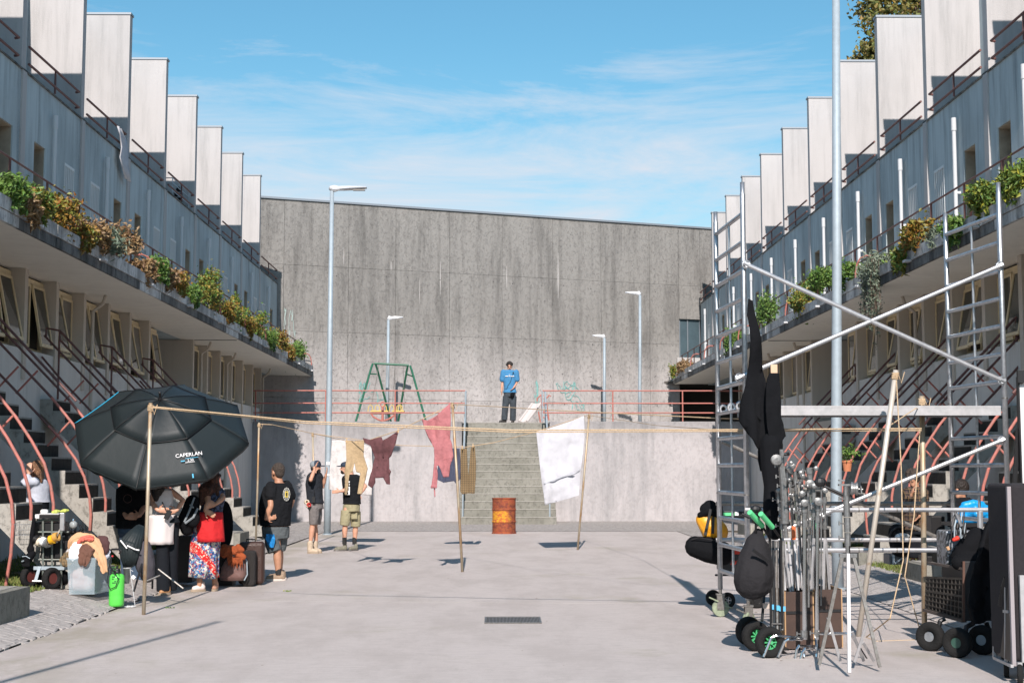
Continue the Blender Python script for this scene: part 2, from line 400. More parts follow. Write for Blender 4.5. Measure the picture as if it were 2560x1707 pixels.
M_HAIRR = mat('auburn_hair', (0.09, 0.028, 0.012), 0.6, col2=(0.03, 0.012, 0.006), noise_scale=30, stretch=(1.5, 1.5, 0.15), bump=1.5, bump_scale=50)
# ------------------------------------------------------------------ ground
rng = random.Random(7)
g = MB(); g.sheet([[(-400, -200, -0.06), (400, -200, -0.06)], [(-400, 700, -0.06), (400, 700, -0.06)]])
g.build('ground', M_SOIL, kind='structure')
court = thing('courtyard', None, None, (0, 15, 0), kind='structure')
def slab(x0, x1, y0a, y0b, y1a, y1b):
    m = MB(); m.prism([(x0, y0a), (x1, y0b), (x1, y1b), (x0, y1a)], -0.055, 0.0, 'Z')
    return m.build('slab', M_PAVE, court)
slab(-4.34, 4.6, -12, -12, 17.62, 16.9); slab(-4.34, 4.6, 17.635, 16.915, 36.6, 36.6)
g = MB(); g.bx(-4.35, 4.61, -12, 36.61, -0.058, -0.012); g.build('slab_bed', mat('dark_joint', (0.09, 0.085, 0.08), 1), court)
# far cobbled strip in front of the retaining wall
far_cob = MB(); far_cob.sheet([[(x, y, 0.004 if abs(x) < 4.3 else gz(x, y)+0.004) for x in (-7.6, -6.2, -5.2, -4.36, 4.62, 5.5, 6.5, 7.9)] for y in (36.62, 37.2, 38, 41, 43.7)])
far_cob.build('cobbled_strip', M_COBBLE, kind='structure')

def cobble_path(x0, x1, ynear, yfar, name):
    root = thing(name, None, None, ((x0+x1)/2, ynear, 0), kind='structure')
    b = MB(); xs = [x0, x0+(x1-x0)*0.25, (x0+x1)/2, x0+(x1-x0)*0.75, x1]; ys = [ynear, 20, 24, 28, 31, 34, 37]
    b.sheet([[(x, y, gz(x, y)-(0.005 if y <= yfar else -0.002)) for x in xs] for y in ys]); b.build('path_bed', M_COBBLE, root)
    n = 0; stuff = MB(); r2 = random.Random(int(abs(x0)*100)); y = ynear; row = 0
    while y < yfar:
        dy = 0.115; x = x0 + 0.06*(row % 2)
        while x < x1-0.04:
            w = 0.095+r2.random()*0.03; cx_ = x+w/2; cy_ = y+dy/2+r2.uniform(-.01, .01)
            m = stuff if n >= 300 else MB()
            z = gz(cx_, cy_); h = z+r2.uniform(-0.001, 0.002); a = w/2-0.0006; b_ = dy/2-0.001; i = 0.004
            j = lambda: r2.uniform(-0.002, 0.002)
            lo = [(cx_-a, cy_-b_, z-0.03), (cx_+a, cy_-b_, z-0.03), (cx_+a, cy_+b_, z-0.03), (cx_-a, cy_+b_, z-0.03)]
            mid = [(q[0]+j(), q[1]+j(), h-0.003) for q in lo]
            top = [(cx_-a+i, cy_-b_+i, h+j()*.4), (cx_+a-i, cy_-b_+i, h+j()*.4), (cx_+a-i, cy_+b_-i, h+j()*.4), (cx_-a+i, cy_+b_-i, h+j()*.4)]
            rise = lambda ps: [(p_[0], p_[1], p_[2]+gz(p_[0], p_[1])-z) for p_ in ps]
            lo, mid, top = rise(lo), rise(mid), rise(top)
            m.add(lo+mid+top, [(0,1,5,4),(1,2,6,5),(2,3,7,6),(3,0,4,7),(4,5,9,8),(5,6,10,9),(6,7,11,10),(7,4,8,11),(8,9,10,11)])
            if n < 300: m.build('cobblestone', M_STONE, root)
            n += 1; x += w
        y += dy; row += 1
    stuff.build('cobblestones', M_STONE, root, kind='stuff')
cobble_path(-5.22, -4.36, 12.6, 25, 'cobbled_path')
cobble_path(4.62, 5.45, 11.5, 25, 'cobbled_path')
# planted verges beside the stair flights
for (x0, x1) in ((-8.0, -5.22), (5.45, 8.2)):
    b = MB(); b.sheet([[(x, y, gz(x, y)-0.01) for x in (x0, (x0+x1)/2, x1)] for y in (5, 12, 20, 31, 34, 36.63)]); b.build('verge', M_SOIL, kind='structure')
M_GRASS = mat('grass', (0.1, 0.14, 0.03), 0.8, island=[(0.07, 0.12, 0.02), (0.13, 0.18, 0.035), (0.20, 0.19, 0.06), (0.09, 0.13, 0.03)])
def grass(x0, x1, y0, y1, n, hmax, name):
    m = MB(); r2 = random.Random(n)
    for _ in range(n):
        x = r2.uniform(x0, x1); y = r2.uniform(y0, y1); z = gz(x, y)-0.005
        if noise.noise((x*1.3, y*0.8, 3)) < -0.12: continue
        h = r2.uniform(0.3, 1)*hmax; a = r2.uniform(0, 6.28); w = 0.006+r2.random()*0.006
        dx, dy = math.cos(a)*w, math.sin(a)*w; lx, ly = r2.uniform(-1, 1)*h*0.7, r2.uniform(-1, 1)*h*0.7
        m.add([(x-dx, y-dy, z), (x+dx, y+dy, z), (x+lx, y+ly, z+h)], [(0, 1, 2)])
    m.build(name, M_GRASS, kind='stuff')
grass(-6.6, -5.2, 14.5, 31, 26000, 0.06, 'grass'); grass(-7.4, -6.4, 14, 31, 5000, 0.10, 'grass'); grass(5.42, 6.9, 18.5, 31, 22000, 0.07, 'grass')

# drain grating in the slab
gr = thing('drain_grating', 'long narrow metal drain grating set flush in the pale concrete courtyard floor', 'drain', (0, 14.9, 0))
c0, c1, c2, c3 = G(1215.7, 1543), G(1355, 1544), G(1206.8, 1558.5), G(1351, 1559.7)
m = MB(); ax0, ax1 = (c0.x+c2.x)/2, (c1.x+c3.x)/2; ay0, ay1 = c2.y, c0.y
m.bx(ax0, ax1, ay0, ay1, 0.001, 0.004); m.build('pit', mat('drain_dark', (0.05, 0.045, 0.045), 0.9), gr)
m = MB(); m.bx(ax0, ax1, ay1-0.02, ay1, 0.004, 0.012); m.bx(ax0, ax1, ay0, ay0+0.02, 0.004, 0.012); m.bx(ax0, ax0+.015, ay0+.021, ay1-.021, 0.004, 0.012); m.bx(ax1-.015, ax1, ay0+.021, ay1-.021, 0.004, 0.012)
m.build('grating_frame', M_STEELD, gr)
N = 38
for i in range(N):
    x = ax0+0.015+(i+0.5)*(ax1-ax0-0.03)/N; m = MB(); m.bx(x-0.0035, x+0.0035, ay0+.021, ay1-.021, 0.004, 0.0115); m.build('bar', M_STEELD, gr)

# ------------------------------------------------------------------ retaining wall, terrace, wide stair
SX0, SX1, RY = -1.07, 1.62, 43.6
rw = thing('retaining_wall', 'pale streaked rendered retaining wall across the end of the courtyard either side of the wide steps', 'wall', (0, RY, 0))
for (a, b) in ((-7.6, SX0), (SX1, 8.0)):
    m = MB(); m.bx(a, b, RY, RY+0.35, -0.05, 3.035); bevel(m.build('wall_section', M_RETAIN, rw), 0.015)
terr = thing('upper_terrace', None, None, (0, 46, 3.0), kind='structure')
for (a, b, c_, d) in ((-8.4, SX0, RY+0.36, 60), (SX1, 10.5, RY+0.36, 60), (SX0+0.002, SX1-0.002, 45.4, 60)):
    m = MB(); m.bx(a, b, c_, d, 2.7, 3.025); m.build('terrace_floor', M_COBBLE, terr)
m = MB(); m.bx(SX0-0.3, SX0, RY+0.35, 46, 0, 2.7); m.bx(SX1, SX1+0.3, RY+0.35, 46, 0, 2.7); m.build('cheek_wall', M_STEP, terr)
st = thing('wide_staircase', 'wide weathered concrete staircase of fourteen steps climbing to the upper terrace', 'staircase', (0.27, 41.2, 0))
RH = 3.05/14
M_NOSE = m_conc('sunlit_nosing_concrete', (0.37, 0.36, 0.325), (0.29, 0.285, 0.255), 0.3, streak=0.3)  # lighter colour stands in for sun catching the step edges
for i in range(14):
    m = MB(); e = 0.0015*(i % 3); y = 41.2+i*0.3; x0, x1 = (SX0-0.03, SX1+0.1) if y < RY-0.31 else (SX0+0.004, SX1-0.004)
    m.bx(x0+e, x1-e, y, y+0.34 if i < 13 else y+0.6, i*RH-(0.05 if i == 0 else 0.02), (i+1)*RH)
    so_ = bevel(m.build('step', M_STEP, st), 0.01, 2)
    m = MB(); m.bx(x0+.01, x1-.01, y-0.012, y+0.05, (i+1)*RH-0.022, (i+1)*RH+0.003); m.build('nosing', M_NOSE, so_)
for sx, top in ((SX0+0.09, P(1163, 976, 45.0)), (SX1-0.09, P(1356, 976, 45.0))):
    hr = thing('stair_handrail', 'blue-grey metal handrail running down the %s side of the wide concrete steps' % ('left' if sx < 0 else 'right'), 'handrail', (sx, 41.5, 0), group='handrails of the wide steps')
    m = MB(); m.tube([(sx, 45.3, 4.02), (sx, 44.9, 4.02), (sx, 41.35, 1.25), (sx, 41.25, 1.1)], 0.028); m.build('rail', M_GALVM, hr)
    for y in (44.9, 43.2, 41.3):
        zt = 4.02-(44.9-y)*2.77/3.55; m = MB(); m.rod((sx, y, max(0.2, zt-1.0)), (sx, y, zt), 0.024); m.build('post', M_GALVM, hr)
for k_, (xa, xb, posts) in enumerate(((P(600, 976, RY).x, P(1163, 976, RY).x, (637, 813, 987, 1163)), (P(1356, 976, RY).x, 7.75, (1356, 1533, 1708)))):
    rr = thing('terrace_railing', 'three-bar pink-red railing along the terrace edge to the %s of the wide steps' % ('left' if k_ == 0 else 'right'), 'railing', ((xa+xb)/2, RY+.15, 3.03), group='railings along the terrace edge')
    for zz_ in (P(800, 975.6, RY).z, P(800, 1007, RY).z, P(800, 1031, RY).z):
        m = MB(); m.rod((xa, RY+0.15, zz_), (xb, RY+0.15, zz_), 0.020); m.build('rail', M_RED, rr)
    for px in posts:
        x = P(px, 1000, RY).x; m = MB(); m.rod((x, RY+0.15, 3.03), (x, RY+0.15, P(px, 975.6, RY).z), 0.021); m.build('post', M_GALVM if px in (1163, 1356) else M_RED, rr)

# ------------------------------------------------------------------ tall end wall of cast panels
def Yw(x): return 48.24+0.383*(x+7.5)
def WP(px, py):
    d = ray(px, py); t = (48.24+0.383*7.5)/(d.y-0.383*d.x); return EYEP+d*t
ew = thing('end_wall', 'tall weathered grey concrete end wall closing the courtyard behind the terrace', 'wall', (0, 51, 3))
ztop_l, ztop_r = WP(653, 497).z, WP(1785, 573).z
ZT = (ztop_l+ztop_r)/2
zj = [3.0, WP(1300, 1004).z, (WP(825, 828).z+WP(1382, 852).z)/2, (WP(709, 660).z+WP(1382, 697).z)/2, ZT]
xj = [-13, -9.9, WP(709, 700).x, WP(871, 700).x, WP(989, 700).x, WP(1124, 700).x, WP(1255.4, 700).x, WP(1382, 700).x, WP(1502.5, 700).x, WP(1623.5, 700).x, WP(1698, 840).x, WP(1752, 840).x, 9.8, 12.5]
zd0, zd1 = WP(1720, 893).z, WP(1720, 798).z
def wall_piece(mb, x0, x1, z0, z1, f=0.0, th=0.3):
    g_ = 0.004
    mb.prism([(x0+g_, Yw(x0+g_)+f), (x1-g_, Yw(x1-g_)+f), (x1-g_, Yw(x1-g_)+f+th), (x0+g_, Yw(x0+g_)+f+th)], z0+g_, z1-g_, 'Z')
rw2 = random.Random(3)
for i in range(len(xj)-1):
    zs = list(zj)
    x0, x1 = xj[i], xj[i+1]
    if i >= 10: zs = [zj[0], 4.8, zd0, zd1, zj[3], zj[4]]
    for j in range(len(zs)-1):
        if i == 10 and j == 2: continue
        if i >= 10 and j == 0 and x1 > 6.6: continue
        m = MB(); wall_piece(m, x0, x1, zs[j], zs[j+1], rw2.uniform(-0.006, 0.006)); m.build('panel', M_BACK, ew)
m = MB(); wall_piece(m, -13.05, 12.55, 4.9, ZT-0.02, 0.31, 0.05); m.build('wall_core', mat('joint_shadow_concrete', (0.22, 0.21, 0.20), 0.95), ew)
m = MB(); m.prism([(-13.1, Yw(-13.1)-0.06), (12.6, Yw(12.6)-0.06), (12.6, Yw(12.6)+0.4), (-13.1, Yw(-13.1)+0.4)], ZT+0.002, ZT+0.07, 'Z'); m.build('coping', M_CAP, ew)
m = MB(); x0, x1 = xj[10], xj[11]; m.prism([(x0, Yw(x0)+0.12), (x1, Yw(x1)+0.12), (x1, Yw(x1)+0.16), (x0, Yw(x0)+0.16)], zd0, zd1, 'Z'); dr = m.build('steel_door', M_BLUEGLASS, ew)
m = MB()
xm = x0+(x1-x0)*0.38
for xx in (x0+.01, xm, x1-.05): m.prism([(xx, Yw(xx)+0.08), (xx+0.04, Yw(xx+.04)+0.08), (xx+0.04, Yw(xx+.04)+0.115), (xx, Yw(xx)+0.115)], zd0+.01, zd1-.01, 'Z')
m.build('door_frame', M_CAP, dr)
m = MB(); m.prism([(x0-.1, Yw(x0)-0.12), (x1+.3, Yw(x1+.3)-0.12), (x1+.3, Yw(x1+.3)-.01), (x0-.1, Yw(x0)-.01)], zd0-0.22, zd0-0.02, 'Z'); m.build('door_sill', M_FIN, ew)
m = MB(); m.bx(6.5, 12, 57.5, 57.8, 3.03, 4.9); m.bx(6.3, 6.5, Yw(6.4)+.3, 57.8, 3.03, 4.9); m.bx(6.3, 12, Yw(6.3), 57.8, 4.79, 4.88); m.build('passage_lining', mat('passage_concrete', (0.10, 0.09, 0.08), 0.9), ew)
# form tie holes
m = MB(); r2 = random.Random(11)
for i in range(2, 10):
    for fx in (0.2, 0.8):
        for zz_ in (3.9, 5.0, 6.2, 8.3):
            x = xj[i]+(xj[i+1]-xj[i])*fx+r2.uniform(-.06, .06); z = zz_+r2.uniform(-.06, .06)
            m.add([(x+0.018*math.cos(a*1.047), Yw(x)-0.012, z+0.018*math.sin(a*1.047)) for a in range(6)], [(0, 1, 2, 3, 4, 5)])
m.build('tie_hole', mat('tie_hole_dark', (0.05, 0.05, 0.05), 1), ew, kind='stuff')
# lime streaks below some ties (their own shape, paper-thin deposits)
m = MB()
for (px, y0, y1, w) in ((860, 620, 662, 3), (978, 655, 678, 3), (1101, 655, 737, 3), (1049, 700, 760, 2), (1395, 633, 745, 4), (1267, 665, 720, 3)):
    a, b = WP(px, y0), WP(px, y1); ww = w*0.0135*0.3
    m.add([(a.x-ww*.4, Yw(a.x)-0.014, a.z), (a.x+ww*.4, Yw(a.x)-0.014, a.z), (a.x+ww, Yw(a.x)-0.014, a.z*.4+b.z*.6), (a.x+ww*.3, Yw(a.x)-0.014, b.z), (a.x-ww*.3, Yw(a.x)-.014, b.z), (a.x-ww, Yw(a.x)-0.014, a.z*.4+b.z*.6)], [(0, 1, 2, 3, 4, 5)])
m.build('lime_streak', mat('lime_deposit', (0.42, 0.41, 0.40), 0.9), ew)
# sprayed scribbles
M_TEAL = mat('teal_spray_paint', (0.18, 0.42, 0.40), 0.8)
M_TEAL2 = mat('faded_teal_spray_paint', (0.36, 0.45, 0.43), 0.8)
def scribble(cx_, cy_, w, h, seed, mt, k=5, label=''):
    r2 = random.Random(seed); m = MB()
    for _ in range(k):
        pts = []; x = cx_+r2.uniform(-.5, .2)*w; y = cy_+r2.uniform(-.3, .3)*h; a = r2.uniform(0, 6.28)
        for s_ in range(16):
            a += r2.uniform(-.9, .9); x += math.cos(a)*w*0.06; y += math.sin(a)*h*0.14
            if abs(x-cx_) > w*.5: x = cx_+math.copysign(w*.5, x-cx_); a += 1.6
            if abs(y-cy_) > h*.5: a = -a
            q = WP(x, y); pts.append(V((q.x, Yw(q.x)-0.013, q.z)))
        m.tube(pts, 0.011, 4)
    m.build('graffiti', mt, ew, label=label)
scribble(928, 985, 60, 50, 1, M_TEAL, 6, 'teal sprayed scribble behind the swings'); scribble(1425, 990, 70, 60, 2, M_TEAL, 7, 'teal sprayed scribble above the terrace')
scribble(725, 810, 35, 60, 6, M_TEAL2, 4, 'faded pale scribble high on the wall'); scribble(1340, 985, 22, 60, 9, M_TEAL, 3, 'thin teal spray line')

# ------------------------------------------------------------------ the two terraced blocks
FZ, FB, SP = 10.83, 28.45, 3.21
M_DARKWIN = mat('shaded_window', (0.045, 0.05, 0.055), 0.4); M_DOORD = mat('shaded_door_panel', (0.13, 0.105, 0.08), 0.6); M_REVEAL = mat('ochre_reveal', (0.34, 0.29, 0.22), 0.8, noise_amt=.3, noise_scale=4)  # door colour darkened to carry the shade inside its opening
def block(side):
    L = side < 0
    X = (lambda x: x) if L else (lambda x: 0.3-x)
    XS = (lambda x: x) if L else (lambda x: 0.6-x)
    yend_f = 48.3 if L else 54.0; yend_g = 49.0 if L else 53.2; Y0 = 9.0; kmax = 5 if L else 7
    word = 'left' if L else 'right'
    root = thing('housing_block', 'grey housing block on the %s with white roof fins and a planted gallery' % word, 'building', (X(-9), 30, 0), group='facing terraced housing blocks')
    def B(name, mt, fn, parent=root, **kw):
        m = MB(); fn(m); return m.build(name, mt, parent, **kw)
    # masses
    def masses(m):
        m.bx(X(-7.76), X(-14), Y0, yend_f if L else yend_f, 5.0, 7.0)
        m.bx(X(-8.5), X(-14), Y0, yend_f-0.3, 7.0, 10.62)
        m.bx(X(-7.74), X(-14), Y0, 31.87, -0.05, 4.74); m.bx(X(-7.74), X(-14), 34.8, 45.0, -0.05, 4.74)
        m.bx(X(-11.5), X(-14), 31.87, 34.8, 0, 4.74); m.bx(X(-7.745), X(-14), Y0, yend_f, 4.755, 4.99)
    B('building_mass', M_FACADE, masses)
    # upper wall with real openings
    ys = []; k = -8
    while True:
        y = 22.75+1.605*k
        if y > yend_f-1: break
        if y > Y0+0.3: ys.append((y, 'door' if k % 4 in (0, 3) else 'bars'))
        k += 1
    def upper(m):
        prev = Y0
        for (y, kd) in ys:
            m.bx(X(-7.5), X(-7.75), prev, y, 5.0, 7.86); m.bx(X(-7.5), X(-7.75), y, y+0.57, 6.88, 7.86); prev = y+0.57
        m.bx(X(-7.5), X(-7.75), prev, yend_f, 5.0, 7.86)
    B('upper_wall', M_FACADE, upper)
    def capl(m): m.bx(X(-7.47), X(-7.78), Y0, yend_f, 7.862, 7.885)
    B('parapet_capping', M_GRIME, capl)
    for (y, kd) in ys:
        if kd == 'door':
            d = B('door', M_DOORD, lambda m: (m.bx(X(-7.70), X(-7.755), y+0.002, y+0.568, 5.02, 6.878)))
            B('pane', M_BLIND, lambda m: m.bx(X(-7.69), X(-7.70), y+0.09, y+0.50, 5.6, 6.78), d)
            B('reveal', M_REVEAL, lambda m: (m.bx(X(-7.52), X(-7.698), y+0.552, y+0.5685, 5.02, 6.876), m.bx(X(-7.515), X(-7.698), y+0.002, y+0.55, 6.862, 6.8785)), d)
        else:
            wdw = B('window', M_DARKWIN, lambda m: m.bx(X(-7.62), X(-7.66), y+0.002, y+0.568, 5.02, 6.878))
            def bars(m):
                m.bx(X(-7.49), X(-7.54), y+0.003, y+0.567, 6.83, 6.877); m.bx(X(-7.49), X(-7.54), y+0.003, y+0.567, 5.12, 5.16)
                for i in range(6): yy = y+0.03+i*0.102; m.bx(X(-7.492), X(-7.538), yy-0.013, yy+0.013, 5.16, 6.83)
            B('security_bars', M_BARS, bars, wdw)
    # fins
    for k in range(-6, kmax+1):
        y = FB+SP*k
        f = B('roof_fin', M_FIN, lambda m: (m.bx(X(-7.502), X(-8.9), y, y+0.2, 7.89, FZ), m.bx(X(-7.502), X(-7.47), y+.002, y+0.198, 5.06, 7.885)))
        B('fin_capping', M_CAP, lambda m: m.bx(X(-7.48), X(-8.92), y-0.02, y+0.22, FZ+0.002, FZ+0.045), f)
    # terrace rails
    for k in range(-6, kmax+1):
        y0 = FB+SP*k+0.2; y1 = y0+SP-0.5
        if y1 > yend_f: y1 = yend_f-0.4
        if L and k == kmax: y1 = 47.9
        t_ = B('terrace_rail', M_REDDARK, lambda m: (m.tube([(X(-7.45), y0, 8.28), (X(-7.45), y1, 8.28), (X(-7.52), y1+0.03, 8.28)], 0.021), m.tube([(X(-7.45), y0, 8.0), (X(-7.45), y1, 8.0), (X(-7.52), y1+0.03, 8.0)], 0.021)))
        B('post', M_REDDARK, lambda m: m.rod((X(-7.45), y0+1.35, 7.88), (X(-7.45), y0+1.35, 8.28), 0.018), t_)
    # down pipes
    for k in range(-6, kmax+2):
        y = 23.55+SP*k+SP
        if y > yend_f-.3 or y < Y0: continue
        B('rainwater_pipe', M_PIPE, lambda m: (m.rod((X(-7.42), y, 5.0), (X(-7.42), y, 7.3), 0.034, n=12), m.rod((X(-7.42), y, 7.28), (X(-7.42), y, 7.5), 0.044, n=12), m.bx(X(-7.40), X(-7.5), y-0.03, y+0.03, 6.2, 6.24)))
    # gallery
    B('gallery_slab', M_SOFFIT, lambda m: (m.bx(X(-6.36), X(-7.74), Y0, yend_g, 4.75, 5.0)))
    B('soffit_joint', M_GRIME, lambda m: m.bx(X(-6.4), X(-7.44), 34.9, 34.93, 4.735, 4.748))
    y = Y0; i = 0
    while y < yend_g-0.2:
        y1 = min(y+1.605, yend_g); dz = rw2.uniform(-.012, .012); dx = rw2.uniform(-0.01, 0.01)
        c_ = B('planter_kerb', M_PLANTER, lambda m: (m.bx(X(-6.30+dx), X(-6.44), y+0.006, y1-0.006, 4.905, 5.09+dz)))
        B('kerb_drip_band', M_GRIME if (i*7) % 5 else M_PLANTER, lambda m: m.bx(X(-6.315+dx), X(-6.358), y+0.006, y1-0.006, 4.752, 4.895), c_)
        y = y1; i += 1
    B('planter_soil', M_SOIL, lambda m: m.bx(X(-6.445), X(-6.7), Y0, yend_g, 5.002, 5.05))
    k = 0
    for k in range(-3, 12):
        y = 22.4+SP*k
        if y > yend_g-.5 or y < Y0: continue
        B('spout', M_PIPE, lambda m: m.bx(X(-6.21), X(-6.31), y, y+0.17, 4.885, 4.92))
        B('planter_hoop', M_RED, lambda m: m.tube([(X(-6.62), y+0.2, 5.48), (X(-6.5), y+0.24, 5.5), (X(-6.40), y+0.3, 5.46), (X(-6.35), y+0.36, 5.36), (X(-6.33), y+0.4, 5.2), (X(-6.33), y+0.42, 5.08)], 0.017))
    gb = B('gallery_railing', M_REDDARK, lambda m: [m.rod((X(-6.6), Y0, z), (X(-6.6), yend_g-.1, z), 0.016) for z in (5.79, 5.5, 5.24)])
    y = 19.05-1.605*6
    while y < yend_g:
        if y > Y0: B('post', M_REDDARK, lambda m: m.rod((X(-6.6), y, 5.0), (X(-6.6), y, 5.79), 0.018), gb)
        y += 1.605
    # lower storey
    segs = [(Y0, 31.87), (34.8, 45.0)]
    for (a, b) in segs: B('lower_wall', M_LOWER, lambda m: m.bx(X(-7.47), X(-7.735), a, b, -0.05, 3.48))
    B('recess_wall', M_PILLAR, lambda m: (m.bx(X(-7.47), X(-11.5), 34.79, 34.80, 0, 4.74), m.bx(X(-7.5), X(-11.5), 31.87, 34.79, 0, 2.73)))
    B('end_return', M_LOWER, lambda m: m.bx(X(-7.47), X(-9), 44.99, 45.02, 3.0, 4.74))
    kk = 0
    for (a, b, y) in ((Y0, 31.87, 22.3-1.6*8), (34.8, 45.0, 34.8)):
        while y < b+0.01:
            yy = min(y, b-0.15)
            B('pillar', M_PILLAR, lambda m: m.bx(X(-7.44), X(-7.73), yy, yy+0.15, 3.0, 4.748))
            if y+1.4 < b and y > 16:
                y0, y1 = y+0.155, y+1.595; ym = (y0+y1)/2
                w = B('window', M_CREAM, lambda m: [m.bx(X(-7.66), X(-7.72), p_, q_, r_, s_) for (p_, q_, r_, s_) in ((y0, y1, 4.62, 4.70), (y0, y1, 3.485, 3.56), (y0, y0+.06, 3.56, 4.62), (y1-.06, y1, 3.56, 4.62), (ym-.04, ym+.04, 3.56, 4.62))])
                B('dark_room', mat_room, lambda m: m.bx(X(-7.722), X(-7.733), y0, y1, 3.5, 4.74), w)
                for q, (p0, p1) in enumerate(((y0+.062, ym-.042), (ym+.042, y1-.062))):
                    ang = (rw2.choice((7, 10, 12, 0, 9)) if (y < 31 or not L and rw2.random() < .3) else 0)
                    sgn = 1 if L else -1
                    t = R(ang)
                    def hang(x, z):    # point of a top-hung sash: x out of the wall, z below the hinge
                        return (X(-7.655)+sgn*(x*math.cos(t)+z*math.sin(t)), 4.60-(z*math.cos(t)-x*math.sin(t)))
                    def qbar(m, ya, yb, za, zb, x0=0.0, x1=0.035):
                        vs = []
                        for (xx, z_) in ((x0, za), (x1, za), (x1, zb), (x0, zb)): h_ = hang(xx, z_); vs.append(h_)
                        m.add([(h_[0], ya, h_[1]) for h_ in vs]+[(h_[0], yb, h_[1]) for h_ in vs], [(0,1,2,3),(7,6,5,4),(0,4,5,1),(1,5,6,2),(2,6,7,3),(3,7,4,0)])
                    sname = B('sash', M_CREAM, lambda m: (qbar(m, p0, p1, 0, .045), qbar(m, p0, p1, .98, 1.03), qbar(m, p0, p0+.045, .045, .98), qbar(m, p1-.045, p1, .045, .98)), w)
                    m_ = MB(); qbar(m_, p0+.046, p1-.046, .046, .979, .012, .02); m_.build('pane', M_GLASS if (kk % 3) else M_BLIND, w); kk += 1
            y += 1.605 if a < 30 else 1.70
    for y in (25.4, 35.0, 38.4, 44.4):
        B('drain_pipe', M_BEIGEPIPE, lambda m: m.tube([(X(-7.15), y+.5, 4.75), (X(-7.2), y+.5, 4.6), (X(-7.38), y+.5, 4.45), (X(-7.38), y+.5, 0.2)], 0.035))
    # stair flights, each with curved pink rails
    ks = range(-1, 6) if L else range(-1, 6)
    ybase = 13.7 if L else 14.7
    for k in ks:
        yn = ybase+SP*k; W = 0.97; g0 = gz(XS(-5.4), yn); n = 13; run = 0.2; rise = (2.73-g0)/n; xb = -4.86
        if yn > 31.2: continue
        fl = MB(); top = [(xb, g0-0.02)]
        for i in range(n):
            x = xb-run*i; top += [(x, g0+rise*(i+1)), (x-run, g0+rise*(i+1))]
        top = [(xb, g0-0.02)]+[q for q in top[1:]]
        xe = xb-run*n; top += [(xe-0.6, 2.73), (xe-0.6, 2.55), (xe, 2.5), (xb-run*1.3, g0-0.02)]
        poly = [(XS(a), b) for a, b in top]
        fl.prism(poly, yn, yn+W, 'Y')
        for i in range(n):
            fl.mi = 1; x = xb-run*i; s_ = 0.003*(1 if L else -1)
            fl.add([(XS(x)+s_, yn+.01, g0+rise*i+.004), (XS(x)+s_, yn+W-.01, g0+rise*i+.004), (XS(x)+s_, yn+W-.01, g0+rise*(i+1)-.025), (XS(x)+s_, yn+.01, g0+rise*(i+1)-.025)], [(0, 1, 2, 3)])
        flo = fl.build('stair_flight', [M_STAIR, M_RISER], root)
        # bottom block projecting toward the courtyard
        B('bottom_step', M_STEP, lambda m: m.bx(XS(xb+0.003), XS(xb+0.12), yn+.002, yn+W-.002, g0-.3, g0+rise*0.98), flo)
        def rail(m, yy, pts, r=0.02): m.tube([(XS(a), yy, b) for a, b in pts], r, 8)
        long_ = [(-7.45, 3.42), (-7.1, 3.02), (-6.3, 2.2), (-6.08, 1.96), (-5.9, 1.72), (-5.78, 1.48), (-5.70, 1.2), (-5.675, .95), (-5.69, .6), (-5.74, g0)]
        short = [(-7.45, 3.78), (-7.1, 3.42), (-6.3, 2.6), (-6.0, 2.24), (-5.8, 1.95), (-5.63, 1.66), (-5.54, 1.38), (-5.5, 1.15), (-5.5, g0+rise*4)]
        for q, yy in enumerate((yn-0.035,)):
            B('curved_rail', M_RED, lambda m: rail(m, yy, long_[2:]), flo); B('straight_rail', M_REDDARK, lambda m: rail(m, yy, long_[:3], .019), flo)  # upper run of the same tube darker: gallery shade put into its colour
        for q, yy in enumerate((yn+0.06, yn+W-0.06)):
            s2 = short[:-1]+[(-5.5, g0+rise*4)]
            B('curved_handrail', M_RED, lambda m: rail(m, yy, s2[2:]), flo); B('straight_handrail', M_REDDARK, lambda m: rail(m, yy, s2[:3], .019), flo)  # straight part again coloured as if shaded by the gallery
            for a_, b_ in (((-6.0, 2.2), (-6.75, 2.98)) if L else ((-5.85, 2.0), (-6.3, 2.55), (-6.8, 3.05))): B('tie', M_RED, lambda m: m.rod((XS(a_-.03), yy, b_+.06), (XS(a_-.34), yy, b_-.28), 0.016), flo)
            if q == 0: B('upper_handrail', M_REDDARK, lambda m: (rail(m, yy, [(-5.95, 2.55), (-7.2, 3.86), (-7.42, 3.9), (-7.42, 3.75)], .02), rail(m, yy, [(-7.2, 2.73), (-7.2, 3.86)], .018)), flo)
    return root
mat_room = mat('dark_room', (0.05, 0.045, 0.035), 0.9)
blkL = block(-1); blkR = block(1)
